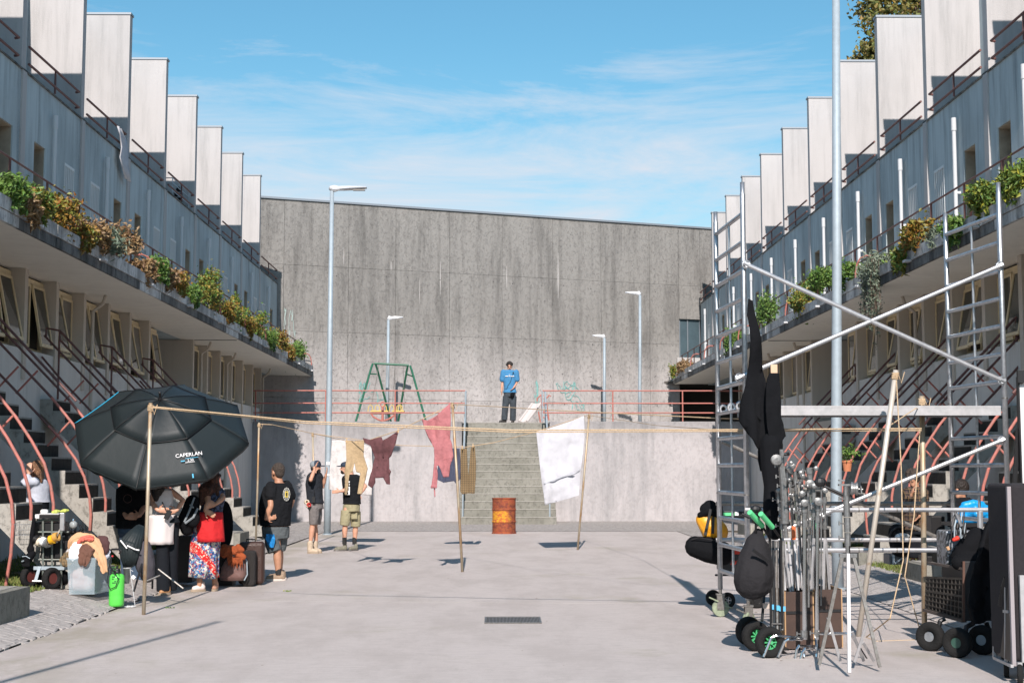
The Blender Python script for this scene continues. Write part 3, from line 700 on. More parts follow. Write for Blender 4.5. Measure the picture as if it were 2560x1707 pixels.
# ------------------------------------------------------------------ lamp posts
def lamp(px, py, toppx, toppy, label, headdir, r0=0.085, r1=0.05, Y=None, head_len=0.85, zbase=0.0, ztop=None):
    b = G(px, py) if Y is None else P(px, py, Y)
    b.z = zbase; t = P(toppx, toppy, b.y)
    if ztop is not None: t = b.lerp(t, (ztop-b.z)/(t.z-b.z))
    root = thing('street_lamp', label, 'street lamp', b, group='street lamps')
    m = MB(); m.tube([b, V((b.x, b.y, b.z+1.2)), V((b.x*.5+t.x*.5, b.y, (b.z+t.z)/2)), t], [r0, r0*.97, (r0+r1)/2, r1], 16); m.build('pole', M_GALVM, root, smooth=True)
    m = MB(); m.lathe([(r0+.03, 0), (r0+.03, .02), (r0+.01, .03)], b, 16); m.build('base_plate', M_GALVM, root)
    s = head_len/0.85; h = headdir
    m = MB(); top = t+V((0, 0, .02))
    rings = [(0.0, .075, .07), (0.07, .09, .075), (0.16, .06, .05), (0.3, .10, .05), (0.5, .12, .045), (0.75, .12, .03), (0.86, .10, .02)]
    pts = []; vs = []
    for (d, w, th) in rings:
        c = top+V((h*d*s, 0, 0.04+0.03*d))
        vs.append([c+V((0, -w*s, -th*.3)), c+V((0, -w*s*.6, th)), c+V((0, w*s*.6, th)), c+V((0, w*s, -th*.3)), c+V((0, w*s*.6, -th)), c+V((0, -w*s*.6, -th))])
    flat = [q for r_ in vs for q in r_]; fs = []
    for i in range(len(vs)-1):
        for j in range(6): fs.append((i*6+j, i*6+(j+1) % 6, (i+1)*6+(j+1) % 6, (i+1)*6+j))
    fs.append(tuple(range(6))); fs.append(tuple((len(vs)-1)*6+5-j for j in range(6)))
    m.add(flat, fs); hd = m.build('lamp_head', mat_lamp, root)
    m = MB(); a = top+V((h*.52*s, -.07*s, .0)); e = top+V((h*.82*s, .07*s, .035)); m.bx(a.x, e.x, a.y, e.y, a.z-.004, a.z+.012); m.build('light_panel', mat('lamp_panel', (0.35, 0.33, 0.30), 0.3), hd)
    m = MB(); m.ell(top+V((0, 0, .05*s)), (.085*s, .085*s, .075*s)); m.build('joint', mat_lamp, root)
    return root
mat_lamp = mat('light_grey_lamp_casting', (0.62, 0.64, 0.66), 0.4, 0.3)
l1 = lamp(818, 1336, 830, 478, 'tall slim grey lamp post beside the man in the cap, lamp head pointing right', 1)
M_PIC = mat('pale_sticker', (0.7, 0.7, 0.7), 0.6)
m = MB(); q = P(821, 1158, 34.8); m.box((q.x-.01, 34.9-.085, q.z), (0.09, 0.01, 0.08)); m.build('sticker', M_PIC, l1); m = MB(); m.box((q.x-.01, 34.9-.085, q.z-.28), (0.07, 0.01, 0.05)); m.build('sticker', M_PIC, l1)
lamp(2095, 1473, 2090, 0, 'thick grey lamp post rising out of the picture behind the scaffold tower', -1, r0=0.078, r1=0.05, ztop=8.7)
lamp(968, 1050, 971, 800, 'small distant lamp post standing behind the green swing frame', 1, r0=0.065, r1=0.045, Y=47.0, zbase=3.03, head_len=0.48)
lamp(1600, 1050, 1600, 738, 'taller distant lamp post on the terrace, right of the steps, head pointing left', -1, r0=0.06, r1=0.045, Y=47.5, zbase=3.03, head_len=0.5)
lamp(1511, 1050, 1511, 845, 'shortest distant lamp post on the terrace in front of a grey stain', -1, r0=0.06, r1=0.045, Y=50.2, zbase=3.03, head_len=0.42)

# ------------------------------------------------------------------ playground on the terrace
M_DGREEN = mat('dark_green_paint', (0.02, 0.12, 0.07), 0.45)
M_YEL = mat('yellow_plastic', (0.62, 0.46, 0.14), 0.5)
YS = 45.6
def zc(ox, oy, s, x, y, Y): return P(ox+x/s, oy+y/s, Y)
z4 = lambda x, y, Y: P(600+x/2.613, 850+y/2.613, Y)
sw = thing('swing_set', 'green metal A-frame swing set with two hanging seats on the terrace', 'swing set', (z4(970, 520, YS).x, YS, 3.03))
tl, tr = z4(870, 148, YS), z4(1100, 160, YS)
m = MB(); m.rod(tl+V((0, .3, 0)), tr+V((0, .3, 0)), .035); m.build('top_beam', M_DGREEN, sw)
for (x0, y0, x1, dy) in ((862, 150, 762, -.7), (880, 150, 972, 1.0), (1092, 165, 1012, 1.0), (1108, 165, 1222, -.7)):
    t = z4(x0, y0, YS)+V((0, .3, 0)); b = z4(x1, 520, YS); b = V((b.x, YS+.3+dy, 3.03)); m = MB(); m.tube([t, t*.9+b*.1+V((0, 0, .04)), b], .035); m.build('leg', M_DGREEN, sw)
for (xa, xb) in ((842, 884), (1082, 1122)): m = MB(); m.rod(z4(xa, 217, YS)+V((0, .2, 0)), z4(xb, 217 if xa < 900 else 232, YS)+V((0, .4, 0)), .022); m.build('brace', M_DGREEN, sw)
for (xa, xb, xs0, xs1) in ((903, 960, 850, 965), (1008, 1062, 990, 1070)):
    m = MB()
    for (a, b) in ((xa, xs0), (xb, xs1)): m.rod(z4(a, 160, YS)+V((0, .3, 0)), z4(b, 440, YS)+V((0, .3, 0)), .009, n=5)
    m.build('chain', M_STEELD, sw)
    a, b = z4(xs0, 460, YS), z4(xs1, 470, YS); m = MB()
    m.bx(a.x, b.x, YS+.1, YS+.5, a.z-.03, a.z+.01); 
    for x in (xs0, xs0+45, xs1-25):
        c = z4(x, 445, YS); m.tube([c+V((-.08, .12, -.1)), c+V((-.06, .12, .06)), c+V((0, .12, .12)), c+V((.06, .12, .06)), c+V((.08, .12, -.1))], .015, 6)
    m.build('seat', M_YEL, sw)
rk = thing('spring_seesaw', 'small red-framed seesaw with round centre post below the swings', 'seesaw', (z4(930, 520, 44.6).x, 44.6, 3.03))
m = MB(); Yk = 44.6
m.tube([z4(855, 478, Yk), z4(870, 500, Yk), z4(905, 520, Yk), z4(935, 528, Yk), z4(975, 515, Yk), z4(1003, 495, Yk), z4(1008, 478, Yk), z4(855, 478, Yk)], .03, 6); m.build('frame', M_RED, rk)
m = MB(); m.rod(V((z4(932, 500, Yk).x, Yk, 3.03)), z4(932, 440, Yk), .04); m.tube([z4(932+14*math.cos(a*.7), 420-18*math.sin(a*.7), Yk) for a in range(9)], .018, 6, True); m.build('post', M_RED, rk)
z5 = lambda x, y, Y: P(1200+x/7.125, 860+y/7.125, Y)
sl = thing('slide', 'small white slide with red ladder rails behind the right terrace railing', 'slide', (z5(900, 1380, 46.6).x, 46.6, 3.03))
a0, a1, b0, b1 = z5(935, 1050, 46.6), z5(1100, 1030, 46.6), z5(690, 1385, 46.6), z5(830, 1385, 46.6)
m = MB(); m.sheet([[a0.lerp(b0, t)+V((0, .5-.9*t, 0)), (a0.lerp(b0, t)*.5+a1.lerp(b1, t)*.5)+V((0, .54-.9*t, -.03)), a1.lerp(b1, t)+V((0, .5-.9*t, 0))] for t in (0, .2, .4, .6, .8, 1)])
so = m.build('chute', mat('weathered_white_fibreglass', (0.56, 0.52, 0.50), 0.6), sl); thick(so, .03)
for (u0, u1) in ((a0, b0), (a1, b1)): m = MB(); m.tube([u0+V((0, .49, 0)), u1+V((0, -.41, 0))], .04, 8); m.build('side_rail', MATS['weathered_white_fibreglass'], sl)
for (pts, dy) in ((((1015, 1020), (1020, 970), (1080, 915), (1125, 930)), -.25), (((1255, 940), (1230, 915), (1165, 985), (1190, 1150), (1222, 1360)), -.25), (((1100, 930), (1115, 1385)), .25), (((1045, 1195), (1080, 1390)), .25)):
    m = MB(); m.tube([z5(x, y, 46.6)+V((0, dy, 0)) for x, y in pts], .026, 6); m.build('ladder_rail', M_RED, sl)
for y in (1085, 1198, 1305):
    m = MB(); m.rod(z5(1110, y, 46.6), z5(1205, y, 46.6), .022); m.build('rung', M_RED, sl)

# ------------------------------------------------------------------ plants
LEAF = {
 'green': [(0.05, 0.12, 0.02), (0.09, 0.19, 0.03), (0.14, 0.22, 0.04), (0.06, 0.11, 0.03)],
 'autumn': [(0.09, 0.13, 0.02), (0.26, 0.15, 0.02), (0.20, 0.075, 0.015), (0.13, 0.17, 0.03), (0.30, 0.20, 0.03)],
 'mixed': [(0.05, 0.13, 0.02), (0.12, 0.20, 0.03), (0.28, 0.19, 0.03), (0.07, 0.12, 0.02)],
 'dry': [(0.22, 0.13, 0.05), (0.30, 0.20, 0.09), (0.14, 0.07, 0.03), (0.34, 0.25, 0.14)],
 'grey': [(0.16, 0.20, 0.14), (0.11, 0.15, 0.10), (0.22, 0.25, 0.19)],
 'yellow': [(0.06, 0.13, 0.02), (0.12, 0.19, 0.03), (0.09, 0.15, 0.025), (0.32, 0.30, 0.03)],
 'tree': [(0.07, 0.10, 0.02), (0.17, 0.14, 0.03), (0.11, 0.13, 0.025), (0.24, 0.15, 0.03), (0.05, 0.07, 0.015)],
}
LM = {k: mat(k+'_leaves', v[0], 0.55, island=v) for k, v in LEAF.items()}
M_TWIG = mat('woody_twig', (0.11, 0.07, 0.05), 0.9)
M_TWIGR = mat('reddish_twig', (0.20, 0.08, 0.06), 0.9)
def leaf(m, c, size, r2, up=0.4, long_=1.0):
    n = V((r2.gauss(0, 1), r2.gauss(0, 1), r2.gauss(0, 1)+up)).normalized(); a = n.orthogonal().normalized(); a.rotate(Quaternion(n, r2.uniform(0, 6.28))); b = n.cross(a)
    s = size*r2.uniform(.6, 1.3); l = s*long_
    m.add([c-b*l*.6, c+a*s*.38+n*s*.12, c+b*l*.6, c-a*s*.38+n*s*.12], [(0, 1, 2, 3)])
def plant(label, c, rad, n, size, kind, seed, name='gallery_plant', cat='plant', hang=0.0, group='plants along the galleries', clumps=9, twigs=7, long_=1.0, base=None):
    r2 = random.Random(seed); c = V(c); base = c+V((0, 0, -rad[2]*.8)) if base is None else V(base)
    root = thing(name, label, cat, base, group=group)
    m = MB(); tw = MB(); cl = []
    for i in range(clumps):
        d = V((r2.gauss(0, 1), r2.gauss(0, 1), r2.gauss(0, 1))).normalized()*r2.uniform(.25, .85)
        cc = c+V((d.x*rad[0], d.y*rad[1], d.z*rad[2])); cl.append((cc, r2.uniform(.28, .5)))
        if i < twigs:
            mid = base.lerp(cc, .5)+V((r2.uniform(-.05, .05), r2.uniform(-.05, .05), r2.uniform(-.02, .08)))
            tw.tube([base+V((r2.uniform(-.05, .05), r2.uniform(-.1, .1), 0)), mid, cc], [.012, .008, .004], 5)
    mr = min(rad)
    for i in range(n):
        cc, rr = r2.choice(cl); q = V((r2.gauss(0, .5), r2.gauss(0, .5), r2.gauss(0, .5)))
        p = cc+V((q.x*rad[0]*rr*1.3, q.y*rad[1]*rr*1.3, q.z*rad[2]*rr*1.3))
        leaf(m, p, size, r2, long_=long_)
    if not hang and kind != 'grey' and r2.random() < .75: hang = .42; ns_ = 9
    else: ns_ = 26
    if hang:
        for i in range(ns_):
            x = (XG+.13 if c.x < 0 else 6.55)+r2.uniform(-.05, .05) if abs(c.x) > 6.2 else c.x; y = c.y+r2.uniform(-1, 1)*rad[1]*.9; L_ = r2.uniform(.3, 1)*hang; p = V((x, y, c.z+.1)); pts = [V(p)]
            for k in range(8):
                p = p+V((r2.uniform(-.02, .02), r2.uniform(-.02, .02), -L_/8)); pts.append(V(p))
                for _ in range(9): leaf(m, p+V((r2.gauss(0, .025), r2.gauss(0, .025), r2.gauss(0, .03))), size*.8, r2, long_=2)
            tw.tube(pts, .005, 4)
    m.build('foliage', LM[kind], root)
    tw.build('stem', M_TWIGR if kind in ('autumn', 'dry') else M_TWIG, root)
    return root
XG = -6.4
PL = [
 (50, 505, 26, 16, 'dry', 'low dry stalks in front of the leftmost gallery bushes'),
 (200, 590, 24, 20, 'autumn', 'low rusty foliage under the big orange shrub'),
 (408, 690, 22, 16, 'dry', 'low straw tuft under the middle gallery rail'),
 (555, 770, 24, 20, 'autumn', 'yellowing low growth between the tall shrub and its neighbour'),
 (612, 815, 20, 22, 'autumn', 'golden twiggy growth between two green shrubs, left gallery'),
 (668, 845, 20, 24, 'green', 'narrow green plant in the second-last gap of the left gallery'),
 (718, 875, 20, 20, 'autumn', 'orange-brown growth beside the last green shrub, left gallery'),  # px, py, half width px, half height px, kind, label
 (20, 470, 42, 34, 'green', 'green bushy plant at the left edge of the left gallery planter'),
 (85, 500, 36, 34, 'mixed', 'green and yellow shrub in the left gallery beside the big orange one'),
 (158, 540, 62, 48, 'autumn', 'big orange and yellow shrub spilling over the left gallery kerb'),
 (228, 578, 30, 30, 'dry', 'sparse reddish twiggy plant right of the big orange shrub'),
 (262, 600, 22, 34, 'grey', 'grey-green grassy tuft standing on the left gallery kerb'),
 (312, 602, 44, 34, 'dry', 'dry brown bush beside the grassy tuft on the left gallery'),
 (358, 672, 34, 22, 'dry', 'straw-coloured trailing plant on the left gallery kerb'),
 (385, 665, 24, 30, 'green', 'bright broad-leaved plant beside the straw-coloured trailer'),
 (432, 702, 26, 24, 'autumn', 'small orange-leaved plant under a pink hoop on the left gallery'),
 (468, 730, 26, 24, 'green', 'low green plant just before the tall leafy shrub, left gallery'),
 (520, 728, 46, 50, 'mixed', 'tall leafy green and yellow shrub halfway along the left gallery'),
 (590, 785, 38, 36, 'mixed', 'rounded green and gold shrub, left gallery, behind the tall one'),
 (640, 815, 34, 36, 'mixed', 'green shrub with yellowing twigs towards the end of the left gallery'),
 (692, 848, 34, 30, 'autumn', 'yellow-orange shrub second from the far end of the left gallery'),
 (742, 882, 36, 36, 'green', 'bright green shrub at the far end of the left gallery'),
]
for i, (px, py, hw, hh, kd, lab) in enumerate(PL):
    c = PX(px, py, XG); s = c.y/F; ry = hw*s*(c.y/6.4)*0.38; rad = (0.28, max(.34, ry), hh*s*1.12)
    plant(lab, c, rad, 1500 if hw > 30 else 900, 0.062 if kd != 'grey' else .04, kd, 40+i, long_=1.0 if kd != 'grey' else 3.0, clumps=12 if hw > 30 else 8, base=(XG-.1, c.y, 5.05))
PR = [
 (2545, 450, 40, 36, 'yellow', 'leafy green plant with yellow flower sprays at the right edge gallery'),
 (2475, 495, 34, 30, 'yellow', 'wispy yellow-flowered plant in the right gallery planter', ),
 (2408, 560, 22, 14, 'green', 'small bright green clump on the kerb between the scaffold posts'),
 (2352, 588, 34, 22, 'grey', 'pale flowering succulent on the right gallery kerb'),
 (2300, 580, 26, 30, 'autumn', 'thin reddish shrub under a pink hoop, right gallery'),
 (2268, 640, 30, 32, 'mixed', 'green and yellow bush above the trailing grey plant'),
 (2195, 668, 54, 34, 'grey', 'grey-green rosemary trailing far down from the right gallery'),
 (2135, 680, 30, 28, 'green', 'green shrub just right of the thick lamp post'),
 (2062, 690, 32, 30, 'green', 'loose green shrub just left of the thick lamp post'),
 (2012, 752, 40, 44, 'mixed', 'lush green and yellow shrub drooping over the kerb, right gallery'),
 (1915, 775, 42, 40, 'green', 'dark twiggy shrub behind the hanging black cloth'),
 (1838, 850, 24, 22, 'green', 'compact bright green plant between the near scaffold posts'),
 (1712, 912, 22, 16, 'dry', 'dry straw plant near the far end of the right gallery'),
 (1692, 925, 14, 18, 'mixed', 'small agave-like plant at the far end of the right gallery'),
]
for i, (px, py, hw, hh, kd, lab) in enumerate(PR):
    c = PX(px, py, 6.7); s = c.y/F; ry = hw*s*(c.y/6.7)*0.38; rad = (0.30, max(.34, ry), hh*s*1.25)
    plant(lab, c, rad, 1500 if hw > 30 else 900, 0.06 if kd != 'grey' else .035, kd, 90+i, hang=1.5 if 'trailing far' in lab else 0, long_=1.0 if kd != 'grey' else 3.0, clumps=12 if hw > 30 else 8, base=(6.8, c.y, 5.05))
# shrubs by the stairs
plant('low leafy weed growing in the verge at the bottom left steps', (-6.05, 16.6, .42), (.35, .35, .22), 500, .055, 'green', 5, group='verge plants', base=(-6.05, 16.6, .2))
# potted plant on the right-hand steps
pc = P(2118, 1165, 22.3); fp = thing('potted_plant', 'terracotta pot with a small green plant on the steps behind the lamp post', 'potted plant', pc)
m = MB(); m.lathe([(.055, -.08), (.075, .06), (.085, .06), (.085, .09), (.07, .09), (.068, .05)], pc, 16); m.build('pot', mat('terracotta', (0.52, 0.19, 0.09), 0.8), fp)
m = MB(); r2 = random.Random(5)
for _ in range(260): leaf(m, pc+V((r2.gauss(0, .08), r2.gauss(0, .08), .2+r2.gauss(0, .055))), .045, r2)
m.build('foliage', LM['green'], fp)
# tree behind the right block
def tree(label, base, top, crown, n, seed, size):
    r2 = random.Random(seed); root = thing('plane_tree', label, 'tree', base); base = V(base)
    m = MB(); m.tube([base, base+V((.1, 0, 3)), V((base.x, base.y, top*.7))], [.35, .28, .16], 10); m.build('trunk', mat('plane_bark', (0.25, 0.21, 0.16), 0.9, noise_amt=.5, noise_scale=3), root)
    lm = MB(); b = MB(); cl = []
    for (cx_, cy_, cz_, rr) in crown:
        cc = V((cx_, cy_, cz_)); b.tube([V((base.x, base.y, top*.55)), (V((base.x, base.y, top*.6))+cc)/2+V((0, 0, -.4)), cc], [.12, .07, .02], 6)
        for _ in range(14):
            d = V((r2.gauss(0, 1), r2.gauss(0, 1), r2.gauss(0, 1))).normalized()*rr*r2.uniform(.3, 1); q = cc+d; cl.append((q, rr*.24)); b.tube([cc, q], [.02, .006], 4)
    for _ in range(n):
        q, s_ = r2.choice(cl); leaf(lm, q+V((r2.gauss(0, s_), r2.gauss(0, s_), r2.gauss(0, s_*.8))), size, r2)
    lm.build('crown', LM['tree'], root); b.build('branch', M_TWIG, root, kind='stuff')
c1, c2_, c3 = P(2225, 70, 45), P(2300, 20, 45), P(2160, 160, 45)
tree('large plane tree with browning leaves rising behind the right block roof', (13.2, 46, -.05), 16, [(c1.x, 45, c1.z-.2, 1.2), (c2_.x, 45.5, c2_.z, 1.5), (c2_.x+2, 46, c2_.z+.4, 1.9), (c3.x+.2, 45, c3.z-.2, .75), (c2_.x+.5, 46, c2_.z-1.8, 1.6), (c2_.x+2.5, 47, c2_.z-2.5, 2.2), (c3.x+.75, 45.3, c3.z-2.0, .8), (c1.x+.2, 46, c1.z+1.6, 1.2)], 15000, 4, .15)
# ------------------------------------------------------------------ people
def Q(ox, oy, s, Y0): return lambda x, y, dy=0.0: P(ox+x/s, oy+y/s, Y0+dy)
def basis(d, side):
    d = V(d).normalized(); side = V(side); side = (side-d*side.dot(d)).normalized(); return d, side, d.cross(side)
def hand(mb, w, d, side, curl=0.5, thumb=1, sc=1.0, cs=1):
    d, s, n = basis(d, side); n = n*cs; rot = Matrix((s, n, d)).transposed()
    mb.ell(w+d*.048*sc, (.040*sc, .017*sc, .052*sc), rot, 10, 6)
    for off, L in ((-.031, .062), (-.011, .076), (.010, .08), (.030, .07)):
        b = w+d*.088*sc+s*off*sc; L *= sc; m_ = b+(d+n*curl*.5).normalized()*L*.5; t = m_+(d*(1-curl*.7)+n*curl).normalized()*L*.5
        mb.tube([b-d*.02, b, m_, t], [.0095*sc, .0098*sc, .009*sc, .0075*sc], 6)
    b = w+d*.025*sc+s*.03*thumb*sc; mb.tube([b, b+(d*.6+s*thumb*.7+n*.2)*.045*sc, b+(d*.95+s*thumb*.55+n*.35)*.07*sc], [.013*sc, .011*sc, .009*sc], 6)
def head(mb, c, face, sc=1.0, tilt=0.0):
    f = V((face[0], face[1], 0)).normalized(); f = (f+V((0, 0, tilt))).normalized(); s = f.cross(V((0, 0, 1))).normalized(); u = s.cross(f)
    rot = Matrix((s, f, u)).transposed(); k = sc
    mb.ell(c+u*.02*k-f*.008*k, (.074*k, .094*k, .10*k), rot, 16, 12)
    mb.ell(c+f*.03*k-u*.055*k, (.054*k, .06*k, .062*k), rot, 12, 8)
    mb.ell(c+f*.083*k-u*.082*k, (.022*k, .018*k, .02*k), rot, 8, 6)
    mb.tube([c+f*.088*k+u*.012*k, c+f*.112*k-u*.022*k, c+f*.092*k-u*.03*k], [.008*k, .014*k, .012*k], 6)
    for q in (-1, 1): mb.ell(c+s*q*.077*k-u*.012*k-f*.005*k, (.012*k, .02*k, .032*k), rot, 8, 6)
    mb.ell(c+f*.083*k-u*.055*k, (.026*k, .012*k, .01*k), rot, 8, 6)
    return s, f, u, rot
def facebits(root, c, s, f, u, rot, k=1.0, brow=None):
    for q in (-1, 1):
        m = MB(); m.ell(c+s*q*.03*k+f*.083*k+u*.012*k, (.013*k, .007*k, .008*k), rot, 8, 6); m.build('eye', MATS['eye_dark'], root)
        m = MB(); m.ell(c+s*q*.031*k+f*.087*k+u*.034*k, (.021*k, .006*k, .006*k), rot, 8, 6); m.build('eyebrow', brow or M_HAIR, root)
mat('eye_dark', (0.03, 0.02, 0.02), 0.3)
def hair_cap(root, c, s, f, u, rot, mt, k=1.0, clumps=0, seed=1, size=1.0, long_=None, vox=.009):
    r2 = random.Random(seed); m = MB(); m.ell(c+u*.036*k-f*.024*k, (.082*k*size, .094*k*size, .094*k*size), rot, 16, 12)
    m.ell(c-f*.05*k-u*.015*k, (.072*k, .055*k, .07*k), rot, 12, 8)
    for _ in range(clumps):
        d = V((r2.gauss(0, 1), r2.gauss(0, 1), abs(r2.gauss(0, 1))*.9)).normalized(); m.ell(c+u*.045*k-f*.02*k+(s*d.x+f*d.y*.9+u*d.z)*.085*k*size, .024*k*r2.uniform(.7, 1.3), None, 8, 6)
    if long_:
        for (p0, p1, p2, r) in long_: m.limb([(p0, r), (p1, r*1.05), (p2, r*.5)])
    organic(m.build('hair', mt, root), vox, 3)
def shoe(root, heel, toe, mt, sole, k=1.0, boot=None, z0=None):
    d = V((toe.x-heel.x, toe.y-heel.y, 0)); L = d.length; d.normalize(); s = V((-d.y, d.x, 0)); z = (heel.z if z0 is None else z0); h = V((heel.x, heel.y, z))
    m = MB(); m.limb([(h+d*.045+V((0, 0, .05)), .042*k), (h+d*L*.5+V((0, 0, .05)), .042*k), (h+d*(L-.045)+V((0, 0, .042)), .036*k)])
    m.limb([(h+d*.045+V((0, 0, .05)), .042*k), (h+d*.05+V((0, 0, .10)), .04*k)])
    if boot: m.limb([(h+d*.055+V((0, 0, .06)), .048*k), (h+d*.055+V((0, 0, boot)), .052*k)])
    organic(m.build('boot' if boot else 'shoe', mt, root), .008, 3)
    m = MB(); pts = []
    for i in range(20):
        a = 2*math.pi*i/20; w = .046*k*(1+.12*math.cos(a)); p = h+d*(L/2+math.cos(a)*L*.52)+s*math.sin(a)*w; pts.append(p)
    m.add([p+V((0, 0, .002)) for p in pts]+[p+V((0, 0, .03)) for p in pts], [tuple(range(19, -1, -1)), tuple(range(20, 40))]+[(i, (i+1) % 20, (i+1) % 20+20, i+20) for i in range(20)])
    m.build('sole', sole, root)
def body(root, q, S, skin=None, vox=.010):
    """S: head, face dir, torso rings, arms, legs. One continuous skin mesh."""
    skin = skin or M_SKIN; mb = MB(); yaw = S.get('yaw', 0)
    c = q(*S['head']); s, f, u, rot = head(mb, c, S['face'], S.get('hs', 1.0), S.get('tilt', 0))
    top = q(*S['rings'][0][0])
    mb.limb([(c-u*.05, .055), (top+V((0, 0, .03)), .062), (top-V((0, 0, .05)), .07)])
    mb.loft([(q(*p), a-.02, b-.02) for p, a, b in S['rings']], yaw, 20, 2.3)
    for arm in S['arms']:
        sh, el, wr, hd, hs = arm[:5]; k = S.get('ak', 1.0)
        sh, el, wr = q(*sh), q(*el), q(*wr)
        mb.limb([(sh, .05*k), (sh.lerp(el, .5), .047*k), (el, .038*k), (el.lerp(wr, .35), .041*k), (wr, .026*k)])
        hand(mb, wr, hd, hs, arm[5] if len(arm) > 5 else .5, arm[6] if len(arm) > 6 else 1)
    for leg in S['legs']:
        hp, kn, an = [q(*p) for p in leg]; k = S.get('lk', 1.0)
        mb.limb([(hp, .08*k), (hp.lerp(kn, .5), .072*k), (kn, .052*k), (kn.lerp(an, .35), .056*k), (an, .036*k)])
        mb.limb([(an, .034), (an+V((0, 0, -.04)), .032)])
    o = organic(mb.build('body', skin, root), vox, 3)
    return c, s, f, u, rot
def shirt(root, q, rings, yaw, sleeves, mt, name='shirt', grow=.012, vox=.011, power=2.4):
    m = MB(); t0_ = q(*rings[0][0]); m.loft([(t0_+V((0, 0, .055 if rings[0][1] > .16 else .02)), (rings[0][1]+grow)*.55, (rings[0][2]+grow)*.8)]+[(q(*p), a+grow, b+grow) for p, a, b in rings], yaw, 24, power)
    for sl in sleeves: m.limb([(q(*p), r_) for p, r_ in sl])
    return organic(m.build(name, mt, root), vox, 3)
def trousers(root, q, rings, yaw, legs, mt, name='shorts', vox=.011):
    m = MB(); m.loft([(q(*p), a, b) for p, a, b in rings], yaw, 24, 2.3)
    for lg in legs: m.tube([q(*p) for p, r_ in lg], [r_ for p, r_ in lg], 14)
    return organic(m.build(name, mt, root), vox, 3)
def feet_z(p, z=0.0): return V((p.x, p.y, z))
def text(txt, size, origin, xdir, updir, mt, parent, name='lettering', ext=.0008):
    cu = bpy.data.curves.new(name, 'FONT'); cu.body = txt; cu.size = size; cu.extrude = ext; cu.align_x = 'CENTER'; cu.align_y = 'CENTER'
    o = bpy.data.objects.new(name, cu); C.objects.link(o)
    me = bpy.data.meshes.new_from_object(o); bpy.data.objects.remove(o)
    x = V(xdir).normalized(); y = (V(updir)-x*V(updir).dot(x)).normalized(); z = x.cross(y)
    me.transform(Matrix((( x.x, y.x, z.x, origin[0]), (x.y, y.y, z.y, origin[1]), (x.z, y.z, z.z, origin[2]), (0, 0, 0, 1))))
    me.materials.clear(); me.materials.append(mt); return link(name, me, parent)

# --- man in the black tee seen from behind
q = Q(640, 1120, 4.3556, 20.7)
pa = thing('person', 'burly man seen from behind in black tee with round back badge and grey shorts', 'person', feet_z(q(230, 1430)))
S = dict(head=(232, 258), face=(-.75, .65), yaw=R(42), ak=1.15, lk=1.12, hs=1.08,
 rings=[((248, 378), .13, .09), ((240, 420), .21, .12), ((234, 500), .235, .16), ((216, 600), .225, .20), ((205, 700), .215, .21), ((210, 800), .20, .19), ((218, 870), .19, .17)],
 arms=[((155, 430, -.15), (162, 630, -.22), (108, 765, -.22), (.85, 0, .15), (0, 0, 1), .4, -1), ((335, 420, .15), (392, 575, .13), (345, 690, .05), (-.6, -.5, -.3), (0, 0, 1), .5)],
 legs=[((180, 880, -.07), (232, 1120, -.08), (243, 1345, -.08)), ((262, 880, .09), (252, 1110, .10), (258, 1335, .12))])
c, s, f, u, rot = body(pa, q, S, M_SKIN2)
facebits(pa, c, s, f, u, rot); hair_cap(pa, c, s, f, u, rot, M_HAIRB, 1.08, size=1.0)
shirt(pa, q, S['rings'][1:6]+[((212, 845), .205, .185)], S['yaw'], [[((165, 420, -.14), .085), ((160, 520, -.19), .083)], [((330, 410, .14), .085), ((378, 520, .13), .08)]], M_TEE, 't_shirt')
trousers(pa, q, [((212, 850), .2, .18), ((216, 930), .195, .175), ((220, 980), .18, .17)], S['yaw'], [[((175, 950, -.08), .115), ((180, 1050, -.09), .11), ((205, 1125, -.10), .098)], [((262, 950, .08), .115), ((258, 1050, .09), .108), ((250, 1110, .10), .095)]], mat('slate_grey_cotton', (0.10, 0.115, 0.12), 0.9, noise_amt=.2, noise_scale=20, bump=1.5, bump_scale=12))
m = MB(); g1 = q(105, 935, -.33)
m.sheet([[q(x, y, -.24+.02*math.sin(i*1.7+j)) for i, x in enumerate(xs)] for j, (y, xs) in enumerate(((935, (112, 140, 170, 198)), (985, (105, 140, 175, 208)), (1030, (125, 145, 170, 200)), (1080, (160, 168, 178, 186))))])
thick(m.build('blue_rag', mat('bright_blue_cloth', (0.01, 0.22, 0.55), 0.7), pa), .02)
M_SOCK = mat('black_sock', (0.02, 0.02, 0.02), 0.9)
for dy in (-.08, .12):
    m = MB(); m.rod(q(243, 1310, dy), q(246, 1375, dy), .043, n=12); m.build('sock', M_SOCK, pa)
M_TRAIN = mat('beige_trainer', (0.36, 0.26, 0.18), 0.8, noise_amt=.35, noise_scale=30); M_SOLE = mat('pale_sole', (0.6, 0.52, 0.46), 0.7)
shoe(pa, feet_z(q(322, 1430, -.05)), feet_z(q(98, 1430, -.10)), M_TRAIN, M_SOLE, 1.05); shoe(pa, feet_z(q(330, 1430, .17)), feet_z(q(120, 1430, .13)), M_TRAIN, M_SOLE, 1.05)
